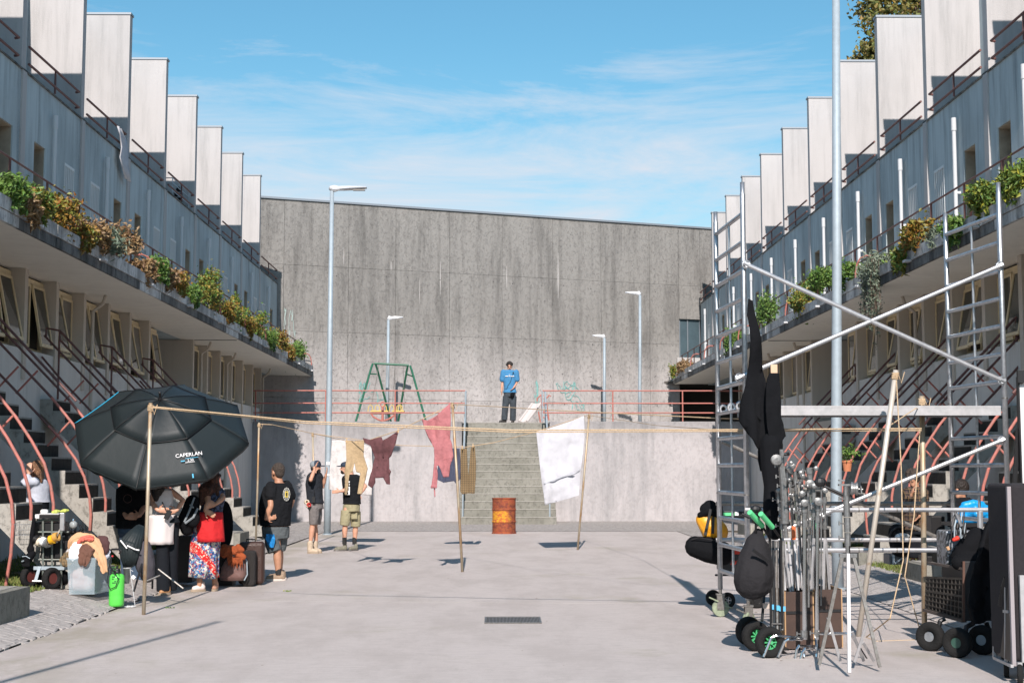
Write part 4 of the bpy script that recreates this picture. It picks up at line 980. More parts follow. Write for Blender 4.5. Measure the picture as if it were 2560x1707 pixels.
# back badge on the shirt: ring and shield
bc = q(322, 500, -.08); bn = V((.35, -.94, .0)); bx_ = V((.94, .35, 0)); bu = V((0, 0, 1))
M_BADGE = mat('badge_print_yellow', (0.55, 0.42, 0.08), 0.7); M_BADGEW = mat('badge_print_white', (0.55, 0.55, 0.50), 0.7)
bo = bc+bn*.065
for rr, mt in ((.095, M_BADGEW), (.062, M_BADGEW)):
    m = MB(); m.tube([bo+bx_*math.cos(a*.524)*rr*.52+bu*math.sin(a*.524)*rr for a in range(12)], .0035, 5, True); m.build('badge_ring', mt, pa)
m = MB(); m.box(bo, (.045, .012, .085), Matrix((bx_, -bn, bu)).transposed()); m.build('badge_print', M_BADGE, pa)
m = MB(); m.box(bo+bn*.006, (.018, .012, .05), Matrix((bx_, -bn, bu)).transposed()); m.build('badge_print', M_TEE, pa)
for a in range(12):
    if a in (0, 6): continue
    w_ = a*math.pi/6; m = MB(); m.box(bo+bx_*math.cos(w_)*.041+bu*math.sin(w_)*.079, (.008, .008, .014), Matrix((bx_, -bn, bu)).transposed()); m.build('badge_print', M_BADGEW, pa)

# --- man with cap shading his eyes
q = Q(640, 1120, 4.3556, 27.3)
pb = thing('person', 'bearded man in cap, dark tee, grey shorts and tan boots by the lamp post', 'person', feet_z(q(625, 1118)))
S = dict(head=(650, 212), face=(.95, -.25), yaw=R(72), ak=1.0, lk=1.0,
 rings=[((640, 272), .12, .08), ((638, 300), .19, .11), ((632, 390), .185, .135), ((636, 480), .17, .13), ((642, 560), .165, .13), ((648, 640), .165, .13)],
 arms=[((606, 300, -.17), (596, 345, -.38), (640, 225, -.26), (.3, .25, .9), (0, -1, 0), .3), ((680, 305, .16), (728, 418, .16), (762, 290, .05), (.25, -.1, .95), (0, 1, 0), .5)],
 legs=[((635, 650, -.09), (614, 850, -.09), (596, 1010, -.09)), ((655, 650, .09), (640, 850, .10), (655, 1000, .10))])
c, s, f, u, rot = body(pb, q, S, M_SKIN); facebits(pb, c, s, f, u, rot)
m = MB(); m.ell(c+f*.05-u*.07, (.055, .05, .055), rot, 12, 8); m.ell(c+f*.09-u*.06, (.035, .012, .02), rot); organic(m.build('beard', M_HAIR, pb), .008, 2)
m = MB(); m.ell(c-u*.01-f*.04, (.078, .06, .07), rot, 12, 8); organic(m.build('hair', M_HAIR, pb), .009, 2)
M_NAVY = mat('navy_cap_cloth', (0.02, 0.035, 0.06), 0.8); M_CAPG = mat('grey_mesh', (0.22, 0.25, 0.27), 0.8)
m = MB(); m.ell(c+u*.055-f*.03, (.09, .085, .078), rot, 16, 10); m.build('cap_back', M_CAPG, pb, smooth=True)
m = MB(); m.ell(c+u*.062+f*.025, (.088, .078, .08), rot, 16, 10); m.ell(c+u*.035+f*.125, (.065, .075, .012), rot, 12, 6); m.build('cap', M_NAVY, pb, smooth=True)
M_DTEE = mat('dark_navy_cotton', (0.013, 0.017, 0.024), 0.95, bump=1.5, bump_scale=14)
shirt(pb, q, S['rings'][1:5]+[((650, 600), .175, .14)], S['yaw'], [[((612, 300, -.15), .08), ((600, 335, -.27), .078)], [((680, 300, .14), .08), ((710, 360, .16), .075)]], M_DTEE, 't_shirt')
M_SHG = mat('grey_brown_cotton', (0.17, 0.155, 0.15), 0.9, noise_amt=.2, noise_scale=20, bump=1.5, bump_scale=12)
trousers(pb, q, [((648, 595), .165, .135), ((650, 660), .17, .145)], S['yaw'], [[((632, 640, -.09), .105), ((632, 740, -.09), .1), ((625, 832, -.09), .085)], [((660, 640, .09), .105), ((665, 740, .1), .098), ((660, 828, .1), .085)]], M_SHG)
M_BOOT = mat('tan_suede', (0.52, 0.42, 0.31), 0.9, noise_amt=.25, noise_scale=25); M_BSOLE = mat('tan_sole', (0.33, 0.26, 0.19), 0.8)
shoe(pb, feet_z(q(560, 1118, -.09)), feet_z(q(685, 1118, -.14)), M_BOOT, M_BSOLE, 1.15, boot=.19); shoe(pb, feet_z(q(620, 1105, .11)), feet_z(q(714, 1105, -.02)), M_BOOT, M_BSOLE, 1.1, boot=.18)
m = MB(); w0 = q(628, 560, -.22); m.box(w0, (.055, .035, .11)); m.rod(w0+V((.01, 0, .05)), w0+V((.012, 0, .16)), .006); m.build('walkie_talkie', M_BLACK, pb)
def tape_roll(c, axis, r, w, mt, parent=None, core=True, **kw):
    ax = V(axis).normalized(); rot_ = ax.to_track_quat('Z', 'Y').to_matrix(); m = MB(); m.lathe([(r*.62, -w/2), (r, -w/2), (r, w/2), (r*.62, w/2), (r*.62, -w/2)], V(c), 18, rot_); return m.build('tape_roll', mt, parent, **kw)
M_TAPEW = mat('cream_tape', (0.66, 0.58, 0.45), 0.5); M_TAPER = mat('red_tape', (0.5, 0.03, 0.03), 0.5)
tape_roll(q(552, 585, -.22), (.5, -1, .1), .045, .05, M_TAPEW, pb); tape_roll(q(575, 615, -.24), (.6, -1, -.1), .04, .04, M_TAPER, pb); tape_roll(q(562, 628, -.22), (.6, -1, .3), .03, .04, M_TAPEW, pb)
for x in (640, 657): m = MB(); m.box(q(x, 345, -.15)+V((.0, -.0, 0)), (.016, .01, .022)); m.build('chest_print', M_WHITE, pb)

# --- man behind the hanging beige garment
q = Q(640, 1120, 4.3556, 28.1)
pc_ = thing('person', 'man in khaki cargo shorts and black tee, face hidden by the beige garment', 'person', feet_z(q(1000, 1090)))
S = dict(head=(975, 218), face=(-.95, -.2), yaw=R(-40),
 rings=[((1030, 285), .13, .09), ((1040, 315), .20, .11), ((1045, 400), .195, .135), ((1042, 500), .175, .13), ((1045, 590), .17, .135), ((1040, 660), .17, .14)],
 arms=[((970, 345, -.15), (985, 455, -.22), (915, 468, -.24), (-1, 0, -.1), (0, 0, -1), .25, -1), ((1110, 335, .12), (1192, 415, .12), (1128, 505, -.02), (-.3, -.3, -.8), (1, 0, 0), .5)],
 legs=[((995, 670, -.05), (970, 850, -.06), (962, 1000, -.06)), ((1085, 670, .08), (1083, 860, .08), (1075, 1005, .08))])
c, s, f, u, rot = body(pc_, q, S, M_SKIN); facebits(pc_, c, s, f, u, rot)
m = MB(); m.ell(c+f*.05-u*.07, (.05, .05, .05), rot, 12, 8); organic(m.build('beard', M_HAIR, pc_), .008, 2)
hair_cap(pc_, c, s, f, u, rot, M_HAIR, 1.0)
m = MB(); m.ell(c+u*.06, (.088, .1, .07), rot, 16, 10); m.ell(c+u*.04+f*.12, (.06, .06, .012), rot); m.build('cap', M_NAVY, pc_, smooth=True)
shirt(pc_, q, S['rings'][1:5]+[((1045, 608), .185, .145)], S['yaw'], [[((975, 335, -.12), .08), ((978, 400, -.2), .075)], [((1100, 330, .1), .08), ((1140, 375, .12), .075)]], M_TEE, 't_shirt')
M_KHAKI = mat('khaki_cotton', (0.34, 0.31, 0.19), 0.9, noise_amt=.2, noise_scale=20, bump=1.5, bump_scale=12)
trousers(pc_, q, [((1042, 610), .175, .14), ((1035, 690), .18, .15)], S['yaw'], [[((985, 680, -.05), .11), ((975, 760, -.06), .105), ((965, 840, -.06), .098)], [((1080, 690, .08), .112), ((1085, 770, .08), .105), ((1083, 855, .08), .095)]], M_KHAKI)
m = MB(); m.box(q(1070, 735, -.08), (.12, .03, .13)); bevel(m.build('pocket', M_KHAKI, pc_), .01)
for (x, dy) in ((964, -.06), (1073, .08)):
    m = MB(); m.rod(q(x, 970, dy), q(x, 1045, dy), .044, n=12); m.build('sock', M_SOCK, pc_)
M_TRAIL = mat('olive_trail_shoe', (0.22, 0.21, 0.16), 0.8, noise_amt=.4, noise_scale=40)
shoe(pc_, feet_z(q(995, 1095, -.02)), feet_z(q(848, 1095, -.12)), M_TRAIL, M_STEELD, 1.05); shoe(pc_, feet_z(q(1108, 1095, .1)), feet_z(q(1005, 1095, -.08)), M_TRAIL, M_STEELD, 1.05)
pr = q(1000, 450, -.165)
for (dz, h_, w_, mt) in ((.15, .03, .09, M_WHITE), (.10, .03, .09, M_WHITE), (-.02, .16, .10, M_WHITE), (.01, .05, .05, M_BLACK), (-.07, .04, .035, M_BLACK)):
    m = MB(); m.box(pr+V((0, -.04 if mt == M_WHITE else -.047, dz)), (w_, .01, h_), Matrix.Rotation(R(-25), 3, 'Z')); m.build('chest_print', mt, pc_)

# --- man in the blue tee at the head of the steps
q = Q(1200, 860, 7.125, 45.5)
pd = thing('person', 'curly-haired man in blue tee and dark jeans looking down from the top of the steps', 'person', feet_z(q(500, 1388), 3.05))
S = dict(head=(528, 405), face=(-.05, -1), tilt=-.22, yaw=R(-4), lk=1.0,
 rings=[((525, 462), .13, .09), ((522, 490), .215, .11), ((522, 570), .21, .13), ((528, 690), .18, .13), ((532, 800), .175, .13), ((530, 890), .17, .13)],
 arms=[((410, 505, 0), (398, 690, .02), (385, 850, -.05), (.05, -.1, -1), (0, -1, 0), .45), ((650, 505, 0), (655, 690, .02), (598, 780, -.16), (-.6, -.35, -.6), (0, -1, .2), .5, -1)],
 legs=[((475, 900, 0), (448, 1120, -.02), (440, 1330, .0)), ((590, 900, 0), (588, 1120, .0), (585, 1340, .06))])
c, s, f, u, rot = body(pd, q, S, M_SKIN, .012); facebits(pd, c, s, f, u, rot)
hair_cap(pd, c-f*.015+u*.012, s, f, u, rot, M_HAIR, 1.05, clumps=60, seed=3, size=1.12, vox=.011)
m = MB(); m.ell(c+f*.055-u*.075, (.045, .045, .045), rot, 12, 8); organic(m.build('beard', M_HAIR, pd), .01, 2)
M_BLUE = mat('sky_blue_cotton', (0.05, 0.215, 0.42), 0.9, noise_amt=.12, noise_scale=14, bump=1.6, bump_scale=10)
shirt(pd, q, S['rings'][1:5]+[((532, 868), .215, .15)], S['yaw'], [[((415, 500, 0), .09), ((395, 630, .01), .092)], [((645, 500, 0), .09), ((662, 630, .01), .088)]], M_BLUE, 't_shirt', vox=.013)
M_JEAN = mat('dark_grey_denim', (0.055, 0.07, 0.085), 0.9, noise_amt=.4, noise_scale=9, bump=1, bump_scale=15)
trousers(pd, q, [((530, 855), .19, .14), ((530, 940), .195, .145)], S['yaw'], [[((475, 930), .125), ((450, 1120, -.01), .105), ((432, 1350), .10)], [((585, 930), .125), ((590, 1120), .1), ((585, 1360, .06), .098)]], M_JEAN, 'jeans', .013)
M_BSHOE = mat('black_shoe', (0.025, 0.022, 0.02), 0.5)
shoe(pd, feet_z(q(470, 1380, .02), 3.05), feet_z(q(338, 1380, -.1), 3.05), M_BSHOE, M_BLACK, 1.2); shoe(pd, feet_z(q(590, 1380, .12), 3.05), feet_z(q(575, 1380, -.14), 3.05), M_BSHOE, M_BLACK, 1.2)
for i, (x0, x1) in enumerate(((450, 505), (515, 540), (550, 606))): m = MB(); m.box((q(x0, 577).lerp(q(x1, 577), .5))+V((0, -.155, 0)), (q(x1, 577).x-q(x0, 577).x, .008, .022)); m.build('chest_print', M_WHITE, pd)
m = MB(); m.tube([q(525, 555, -.155), q(538, 545, -.155), q(520, 540, -.155), q(512, 556, -.155)], .006, 5); m.build('chest_print', M_WHITE, pd)
m = MB(); m.tube([q(590, 515, -.14), q(560, 600, -.165), q(545, 670, -.16), q(500, 730, -.155), q(480, 790, -.15), q(430, 805, -.13)], .006, 6); m.ell(q(592, 510, -.15), (.02, .02, .03)); m.build('headset_cable', M_BLACK, pd)
m = MB(); m.ell(q(575, 905, -.16), (.07, .06, .09)); m.limb([(q(600, 880, -.15), .035), (q(575, 960, -.16), .025)]); organic(m.build('gloves', M_BLACKCLOTH, pd), .012, 2)
m = MB(); m.tube([q(378+9*math.cos(a), 852+3*math.sin(a), -.05-.025*math.sin(a)) for a in [i*.785 for i in range(8)]], .006, 5, True); m.build('bracelet', M_BLACK, pd)

# --- woman in white tank top
q = Q(260, 1150, 4.48, 18.4)
pe = thing('person', 'woman in white tank top and wide black trousers with a pale waist cloth', 'person', feet_z(q(690, 1478)))
S = dict(head=(615, 235), face=(-.6, .8), yaw=R(15), ak=.85, lk=.95, hs=.95,
 rings=[((640, 300), .10, .075), ((648, 330), .165, .085), ((650, 420), .14, .10), ((652, 510), .12, .09), ((670, 590), .135, .10), ((690, 680), .165, .125)],
 arms=[((755, 350, .03), (885, 448, .03), (818, 560, -.05), (-.75, -.2, -.15), (0, 0, 1), .45), ((560, 355, -.03), (540, 480, -.12), (600, 560, -.2), (.8, 0, 0), (0, 0, 1), .5)],
 legs=[((645, 690, -.06), (680, 1000, -.05), (680, 1430, -.02)), ((745, 690, .07), (745, 1000, .08), (720, 1430, .12))])
c, s, f, u, rot = body(pe, q, S, M_SKIN, .009); facebits(pe, c, s, f, u, rot)
hair_cap(pe, c, s, f, u, rot, M_HAIR, 1.0, long_=[(c, q(600, 330, -.1), q(585, 440, -.12), .06), (c, q(565, 330, -.05), q(560, 430, -.1), .05), (c, q(640, 320, -.08), q(625, 380, -.12), .05)])
M_TANK = mat('white_ribbed_cotton', (0.62, 0.60, 0.60), 0.9, bump=1, bump_scale=12)
shirt(pe, q, [((648, 335), .12, .09)]+S['rings'][2:5]+[((672, 603), .145, .11)], S['yaw'], [], M_TANK, 'tank_top', .008, .01)
M_WOOL = mat('black_trouser_cloth', (0.012, 0.014, 0.018), 0.9, bump=1, bump_scale=10, spec=0.15)
trousers(pe, q, [((680, 612), .15, .115), ((700, 700), .175, .13)], S['yaw'], [[((655, 720, -.05), .10), ((655, 1000, -.04), .082), ((665, 1465, -.02), .088)], [((758, 720, .07), .10), ((765, 1000, .08), .078), ((745, 1450, .14), .08)]], M_WOOL, 'trousers')
m = MB(); rows = []
for j in range(9):
    y = 610+j*41; row = []
    for i in range(15):
        a = math.pi*(1.22-i/14*1.3); rr = .158+.012*math.sin(i*2.1+j*.3); cc = q(652-j*1.5, y, 0)
        row.append(V((cc.x+math.cos(a)*rr*1.04-.005, cc.y-abs(math.sin(a))*rr*1.0-.02 if math.sin(a) > 0 else cc.y, cc.z)))
    rows.append(row)
m.sheet(rows); o = m.build('waist_cloth', mat('off_white_linen', (0.66, 0.60, 0.58), 0.9), pe, smooth=True); thick(o, .012)
m = MB(); w0 = q(715, 610, -.22); m.box(w0, (.06, .035, .12), Matrix.Rotation(R(25), 3, 'Y')); m.rod(w0+V((-.02, 0, .05)), w0+V((-.075, 0, .16)), .008); m.build('walkie_talkie', M_BLACK, pe)
shoe(pe, feet_z(q(745, 1478, .02)), feet_z(q(612, 1478, -.12)), mat('tan_leather', (0.42, 0.22, 0.10), 0.6), M_BSOLE, .95)

# --- woman in long patterned skirt
q = Q(260, 1150, 4.48, 18.9)
pf = thing('person', 'auburn-haired woman in long patterned skirt with bright red cloth round her hips', 'person', feet_z(q(1130, 1400)))
S = dict(head=(1215, 235), face=(-.5, .85), yaw=R(-10), ak=.95, hs=.95,
 rings=[((1215, 300), .11, .08), ((1220, 335), .17, .09), ((1222, 430), .15, .11), ((1210, 530), .135, .105), ((1185, 610), .15, .12), ((1165, 700), .17, .13)],
 arms=[((1150, 355, -.08), (1165, 480, -.22), (1130, 560, -.24), (.7, 0, -.4), (0, 0, 1), .3, -1), ((1300, 355, 0), (1332, 420, -.1), (1255, 490, -.2), (-.8, -.1, -.2), (0, 0, 1), .4)],
 legs=[((1120, 720, -.05), (1080, 1000, -.06), (1070, 1370, -.06)), ((1200, 720, .05), (1225, 1000, .06), (1240, 1365, .05))])
c, s, f, u, rot = body(pf, q, S, M_SKIN2, .009); facebits(pf, c, s, f, u, rot)
hair_cap(pf, c, s, f, u, rot, M_HAIRR, 1.05, clumps=20, long_=[(c, q(1120, 330, -.12), q(1090, 480, -.15), .075), (c, q(1180, 330, -.12), q(1140, 430, -.16), .07), (c, q(1260, 310, -.05), q(1270, 380, -.1), .06)])
M_BLOUSE = mat('dark_floral_cotton', (0.07, 0.09, 0.16), 0.9, col2=(0.015, 0.018, 0.03), noise_scale=28, lo=.45, hi=.55)
shirt(pf, q, [((1220, 340), .15, .1)]+S['rings'][2:5], S['yaw'], [[((1150, 355, -.07), .06), ((1155, 390, -.12), .058)], [((1295, 350, 0), .06), ((1310, 380, -.04), .058)]], M_BLOUSE, 'blouse', .01, .01)
def m_skirt():
    n = NT('patchwork_floral_cloth', 0.85); a = n.noise(22, (1, 1, 1), 3, .6, .47, .53, (1, 1, 1)); b_ = n.noise(30, (1, 1, 1), 3, .6, .5, .56, (5, 2, 1)); d_ = n.noise(40, (1, 1, 1), 2, .6, .55, .6, (9, 2, 1))
    col = n.mix((0.02, 0.05, 0.15), (0.05, 0.20, 0.42), a); col = n.mix(col, (0.58, 0.58, 0.52), b_); col = n.mix(col, (0.45, 0.03, 0.03), n.mul(d_, .8))
    w = n.t.nodes.new('ShaderNodeTexWave'); w.wave_type = 'BANDS'; w.bands_direction = 'DIAGONAL'; w.inputs['Scale'].default_value = 0.75; w.inputs['Distortion'].default_value = 1.2; w.inputs['Phase Offset'].default_value = 1.0
    n.t.links.new(n.g.outputs['Position'], w.inputs['Vector']); k = n.ramp(w.outputs['Fac'], .9, .95); col = n.mix(col, n.mix((0.55, 0.02, 0.02), (0.6, 0.5, 0.4), d_), k)
    return n.done(col)
m = MB(); rows = []
for j, (x, y, rx, ry) in enumerate(((1175, 575, .14, .12), (1165, 660, .17, .15), (1150, 800, .185, .17), (1130, 950, .19, .18), (1120, 1100, .185, .18), (1115, 1220, .185, .18), (1113, 1310, .19, .185))):
    cc = q(x, y); rows.append([V((cc.x+math.cos(a)*(rx+.016*math.sin(a*9)*j/6), cc.y+math.sin(a)*(ry+.016*math.sin(a*9)*j/6), cc.z+(.012*math.sin(a*2) if j == 6 else 0))) for a in [i*2*math.pi/56 for i in range(57)]])
m.sheet(rows); thick(m.build('skirt', m_skirt(), pf, smooth=True), .006)
M_REDC = mat('bright_red_cloth', (0.52, 0.012, 0.015), 0.85, bump=1.2, bump_scale=8)
m = MB(); rows = []
for j in range(8):
    y = 578+j*47; row = []
    for i in range(13):
        a = math.pi*(1.0-i/12*1.05); rr = .175+.02*j/7+.012*math.sin(i*1.9+j*.2); cc = q(1180+j*2.5, y, 0)
        row.append(V((cc.x+math.cos(a)*rr*.98, cc.y-max(0, math.sin(a))*rr-.03, cc.z)))
    rows.append(row)
m.sheet(rows); thick(m.build('red_cloth', M_REDC, pf, smooth=True), .014)
M_SANDAL = mat('white_leather_straps', (0.68, 0.58, 0.54), 0.6)
shoe(pf, feet_z(q(1140, 1405, .0)), feet_z(q(975, 1405, -.12)), M_SANDAL, M_BSOLE, .95); shoe(pf, feet_z(q(1262, 1385, .12)), feet_z(q(1225, 1385, -.06)), M_SKIN, M_BSOLE, .9)
bg = thing('shoulder_bag', 'black camera backpack slung at the side of the woman in the patterned skirt', 'bag', q(960, 700, -.25))
m = MB(); m.limb([(q(990, 470, -.2), .10), (q(970, 580, -.22), .12), (q(920, 680, -.22), .12), (q(930, 770, -.2), .09)]); m.ell(q(1000, 650, -.3), (.09, .07, .12)); organic(m.build('pack', M_BLACKCLOTH, bg), .013, 3)
m = MB(); m.tube([q(1010, 420, -.28), q(960, 560, -.37), q(900, 690, -.36)], .014, 6); m.tube([q(1050, 540, -.33), q(1000, 640, -.38), q(910, 705, -.36)], .016, 6); m.tube([q(965, 500, -.33), q(1000, 530, -.36)], .012, 6); m.build('strap', MATS['grey_mesh'], bg)

# --- person in black under the umbrella
q = Q(260, 1150, 4.48, 19.3)
pg = thing('person', 'person in loose black top with faded ring print half hidden under the big umbrella', 'person', feet_z(q(330, 1430)))
S = dict(head=(330, 200), face=(.2, 1), yaw=0, ak=1.1,
 rings=[((325, 280), .13, .09), ((322, 320), .20, .12), ((318, 430), .20, .15), ((315, 560), .19, .16), ((315, 680), .19, .16), ((315, 780), .18, .15)],
 arms=[((215, 340, 0), (205, 520, -.05), (250, 640, -.2), (.8, 0, 0), (0, 0, 1)), ((430, 340, 0), (455, 500, -.05), (400, 620, -.2), (-.8, 0, 0), (0, 0, 1))],
 legs=[((260, 800, 0), (255, 1080, 0), (260, 1390, 0)), ((375, 800, 0), (380, 1080, 0), (380, 1390, 0))])
c, s, f, u, rot = body(pg, q, S, M_SKIN, .012); facebits(pg, c, s, f, u, rot); hair_cap(pg, c, s, f, u, rot, M_HAIR)
shirt(pg, q, S['rings'][1:5]+[((315, 760), .2, .17)], 0, [[((220, 340, 0), .085), ((208, 480, -.04), .085)], [((425, 340, 0), .085), ((448, 470, -.04), .08)]], M_TEE, 't_shirt', .02, .014)
trousers(pg, q, [((315, 750), .19, .15), ((315, 830), .19, .15)], 0, [[((262, 830), .11), ((255, 1080), .09), ((262, 1380), .075)], [((372, 830), .11), ((380, 1080), .09), ((380, 1380), .075)]], mat('blue_denim', (0.06, 0.10, 0.16), 0.9, noise_amt=.3), 'jeans', .014)
m = MB(); rc = q(265, 430, -.21); m.tube([rc+V((math.cos(a*.524)*.055, 0, math.sin(a*.524)*.055)) for a in range(12)], .004, 5, True); m.build('back_print', mat('faded_print', (0.10, 0.06, 0.055), .9), pg)
shoe(pg, feet_z(q(262, 1430, .05)), feet_z(q(262, 1430, -.2)), M_BSHOE, M_BLACK); shoe(pg, feet_z(q(380, 1430, .05)), feet_z(q(380, 1430, -.2)), M_BSHOE, M_BLACK)

# --- girl on the left steps
q = Q(0, 1100, 5.227, 18.6)
g0_ = gz(-6, 18.6)
ph = thing('person', 'long-haired woman in pale blue shirt holding her head behind the leftmost stair rails', 'person', feet_z(q(440, 1560), g0_))
S = dict(head=(468, 398), face=(-.85, .4), tilt=-.1, yaw=R(60), ak=.85, hs=.95,
 rings=[((480, 490), .10, .075), ((490, 530), .16, .09), ((500, 620), .14, .10), ((505, 700), .13, .10), ((490, 800), .15, .12), ((470, 900), .16, .13)],
 arms=[((450, 550, -.14), (320, 560, -.2), (375, 450, -.12), (.0, .1, 1), (1, 0, 0), .3), ((530, 560, .12), (545, 700, .1), (470, 770, 0), (-.9, 0, 0), (0, 0, 1), .4)],
 legs=[((440, 920, -.06), (420, 1200, -.06), (400, 1480, -.04)), ((500, 920, .06), (480, 1200, .06), (460, 1480, .08))])
c, s, f, u, rot = body(ph, q, S, M_SKIN, .010); facebits(ph, c, s, f, u, rot)
hair_cap(ph, c, s, f, u, rot, M_HAIRL, 1.05, long_=[(c+u*.02, q(520, 450, .02), q(552, 590, .02), .055), (c, q(480, 450, -.05), q(500, 560, -.05), .05), (c, q(500, 440, -.08), q(535, 540, -.08), .05)])
M_PALE = mat('pale_blue_stripe_cotton', (0.50, 0.53, 0.60), 0.9, noise_amt=.15, noise_scale=30, bump=1, bump_scale=12)
shirt(ph, q, S['rings'][1:5]+[((490, 810), .16, .13)], S['yaw'], [[((455, 545, -.12), .065), ((325, 560, -.2), .062), ((360, 490, -.15), .052)], [((528, 560, .1), .065), ((545, 690, .1), .06), ((510, 740, .05), .05)]], M_PALE, 'shirt')
trousers(ph, q, [((485, 800), .155, .13), ((470, 900), .17, .14)], S['yaw'], [[((440, 900, -.05), .10), ((415, 1200, -.05), .08), ((400, 1520, -.04), .08)], [((500, 900, .06), .10), ((480, 1200, .06), .08), ((460, 1520, .08), .08)]], M_WOOL, 'trousers')
shoe(ph, feet_z(q(420, 1540, 0), g0_), feet_z(q(250, 1540, -.05), g0_), M_BSHOE, M_BLACK, .9); shoe(ph, feet_z(q(480, 1540, .1), g0_), feet_z(q(330, 1540, .1), g0_), M_BSHOE, M_BLACK, .9)

# --- two crew members on the right behind the scaffold
q = Q(2060, 1180, 5.807, 20.4); g0_ = gz(6, 20)
pi_ = thing('person', 'curly-haired person in brown plaid shirt standing behind the diagonal scaffold brace', 'person', feet_z(q(1310, 1200), g0_))
S = dict(head=(1300, 110), face=(-.4, -.9), yaw=R(-20), ak=.95,
 rings=[((1318, 225), .11, .08), ((1320, 265), .18, .10), ((1325, 400), .18, .13), ((1330, 560), .165, .13), ((1335, 700), .17, .13), ((1335, 820), .17, .13)],
 arms=[((1225, 300, -.05), (1215, 470, -.15), (1270, 330, -.28), (.3, .1, .9), (0, -1, 0)), ((1420, 300, .03), (1440, 500, -.05), (1390, 640, -.2), (-.6, -.2, -.5), (0, -1, 0))],
 legs=[((1290, 850, 0), (1290, 1060, 0), (1290, 1250, 0)), ((1385, 850, 0), (1390, 1060, 0), (1390, 1250, 0))])
c, s, f, u, rot = body(pi_, q, S, M_SKIN2, .012); facebits(pi_, c, s, f, u, rot); hair_cap(pi_, c, s, f, u, rot, M_HAIRB, 1.1, clumps=30, size=1.12)
def m_plaid(name, base, dark, line, sc):
    n = NT(name, 0.9); out = base
    def band(i, k, w):
        a = n.t.nodes.new('ShaderNodeMath'); a.operation = 'FRACT'; n.t.links.new(n.mul(n.axis(i), k), a.inputs[0]); return n.ramp(a.outputs[0], w, w+.04)
    c_ = n.mix(base, dark, n.mul(band(0, sc, .5), .8)); c_ = n.mix(c_, dark, n.mul(band(2, sc, .5), .8)); c_ = n.mix(c_, line, n.mul(band(0, sc*1, .9), .7)); c_ = n.mix(c_, line, n.mul(band(2, sc, .9), .7)); return n.done(c_)
M_PL1 = m_plaid('brown_plaid_cotton', (0.09, 0.06, 0.05), (0.02, 0.018, 0.018), (0.28, 0.18, 0.08), 16)
shirt(pi_, q, S['rings'][1:5]+[((1335, 850), .185, .145)], S['yaw'], [[((1228, 300, -.05), .075), ((1215, 460, -.15), .065), ((1255, 370, -.25), .05)], [((1415, 300, .03), .075), ((1440, 490, -.05), .065), ((1400, 600, -.17), .05)]], M_PL1, 'plaid_shirt', .015, .014)
trousers(pi_, q, [((1335, 830), .18, .14), ((1335, 900), .18, .14)], S['yaw'], [[((1290, 900), .1), ((1290, 1240), .08)], [((1385, 900), .1), ((1390, 1240), .08)]], M_WOOL, 'trousers', .014)
shoe(pi_, feet_z(q(1290, 1250, .05), g0_), feet_z(q(1280, 1250, -.2), g0_), M_BSHOE, M_BLACK); shoe(pi_, feet_z(q(1390, 1250, .05), g0_), feet_z(q(1380, 1250, -.2), g0_), M_BSHOE, M_BLACK)
q = Q(2360, 1100, 5.807, 18.0)
pj = thing('person', 'dark-haired person sitting low on the right steps behind the bright blue tarpaulin', 'person', feet_z(q(240, 1900), .2))
S = dict(head=(235, 730), face=(-.6, -.6), yaw=R(-30), ak=.9,
 rings=[((245, 850), .11, .08), ((250, 890), .17, .1), ((255, 1000), .17, .12), ((258, 1130), .16, .13), ((260, 1230), .17, .14)],
 arms=[((160, 920, 0), (140, 1060, -.1), (180, 1160, -.3), (.5, -.5, 0), (0, 0, 1)), ((340, 920, 0), (350, 1060, -.1), (310, 1160, -.3), (-.5, -.5, 0), (0, 0, 1))],
 legs=[((220, 1240, -.05), (180, 1230, -.45), (180, 1560, -.42)), ((300, 1240, -.05), (290, 1230, -.45), (290, 1560, -.42))])
c, s, f, u, rot = body(pj, q, S, M_SKIN2, .012); facebits(pj, c, s, f, u, rot); hair_cap(pj, c, s, f, u, rot, M_HAIR, 1.1, size=1.1)
shirt(pj, q, S['rings'][1:], S['yaw'], [[((165, 920, 0), .075), ((142, 1050, -.1), .065)], [((335, 920, 0), .075), ((348, 1050, -.1), .065)]], M_TEE, 't_shirt', .014, .014)
trousers(pj, q, [((258, 1180), .17, .14), ((260, 1260), .18, .15)], S['yaw'], [[((220, 1240, -.05), .09), ((182, 1235, -.45), .08), ((180, 1540, -.42), .065)], [((300, 1240, -.05), .09), ((290, 1235, -.45), .08), ((290, 1540, -.42), .065)]], M_WOOL, 'trousers', .014)
for x in (180, 290): shoe(pj, feet_z(q(x, 1620, -.36), .2), feet_z(q(x, 1620, -.6), .2), M_BSHOE, M_BLACK, 1.0)

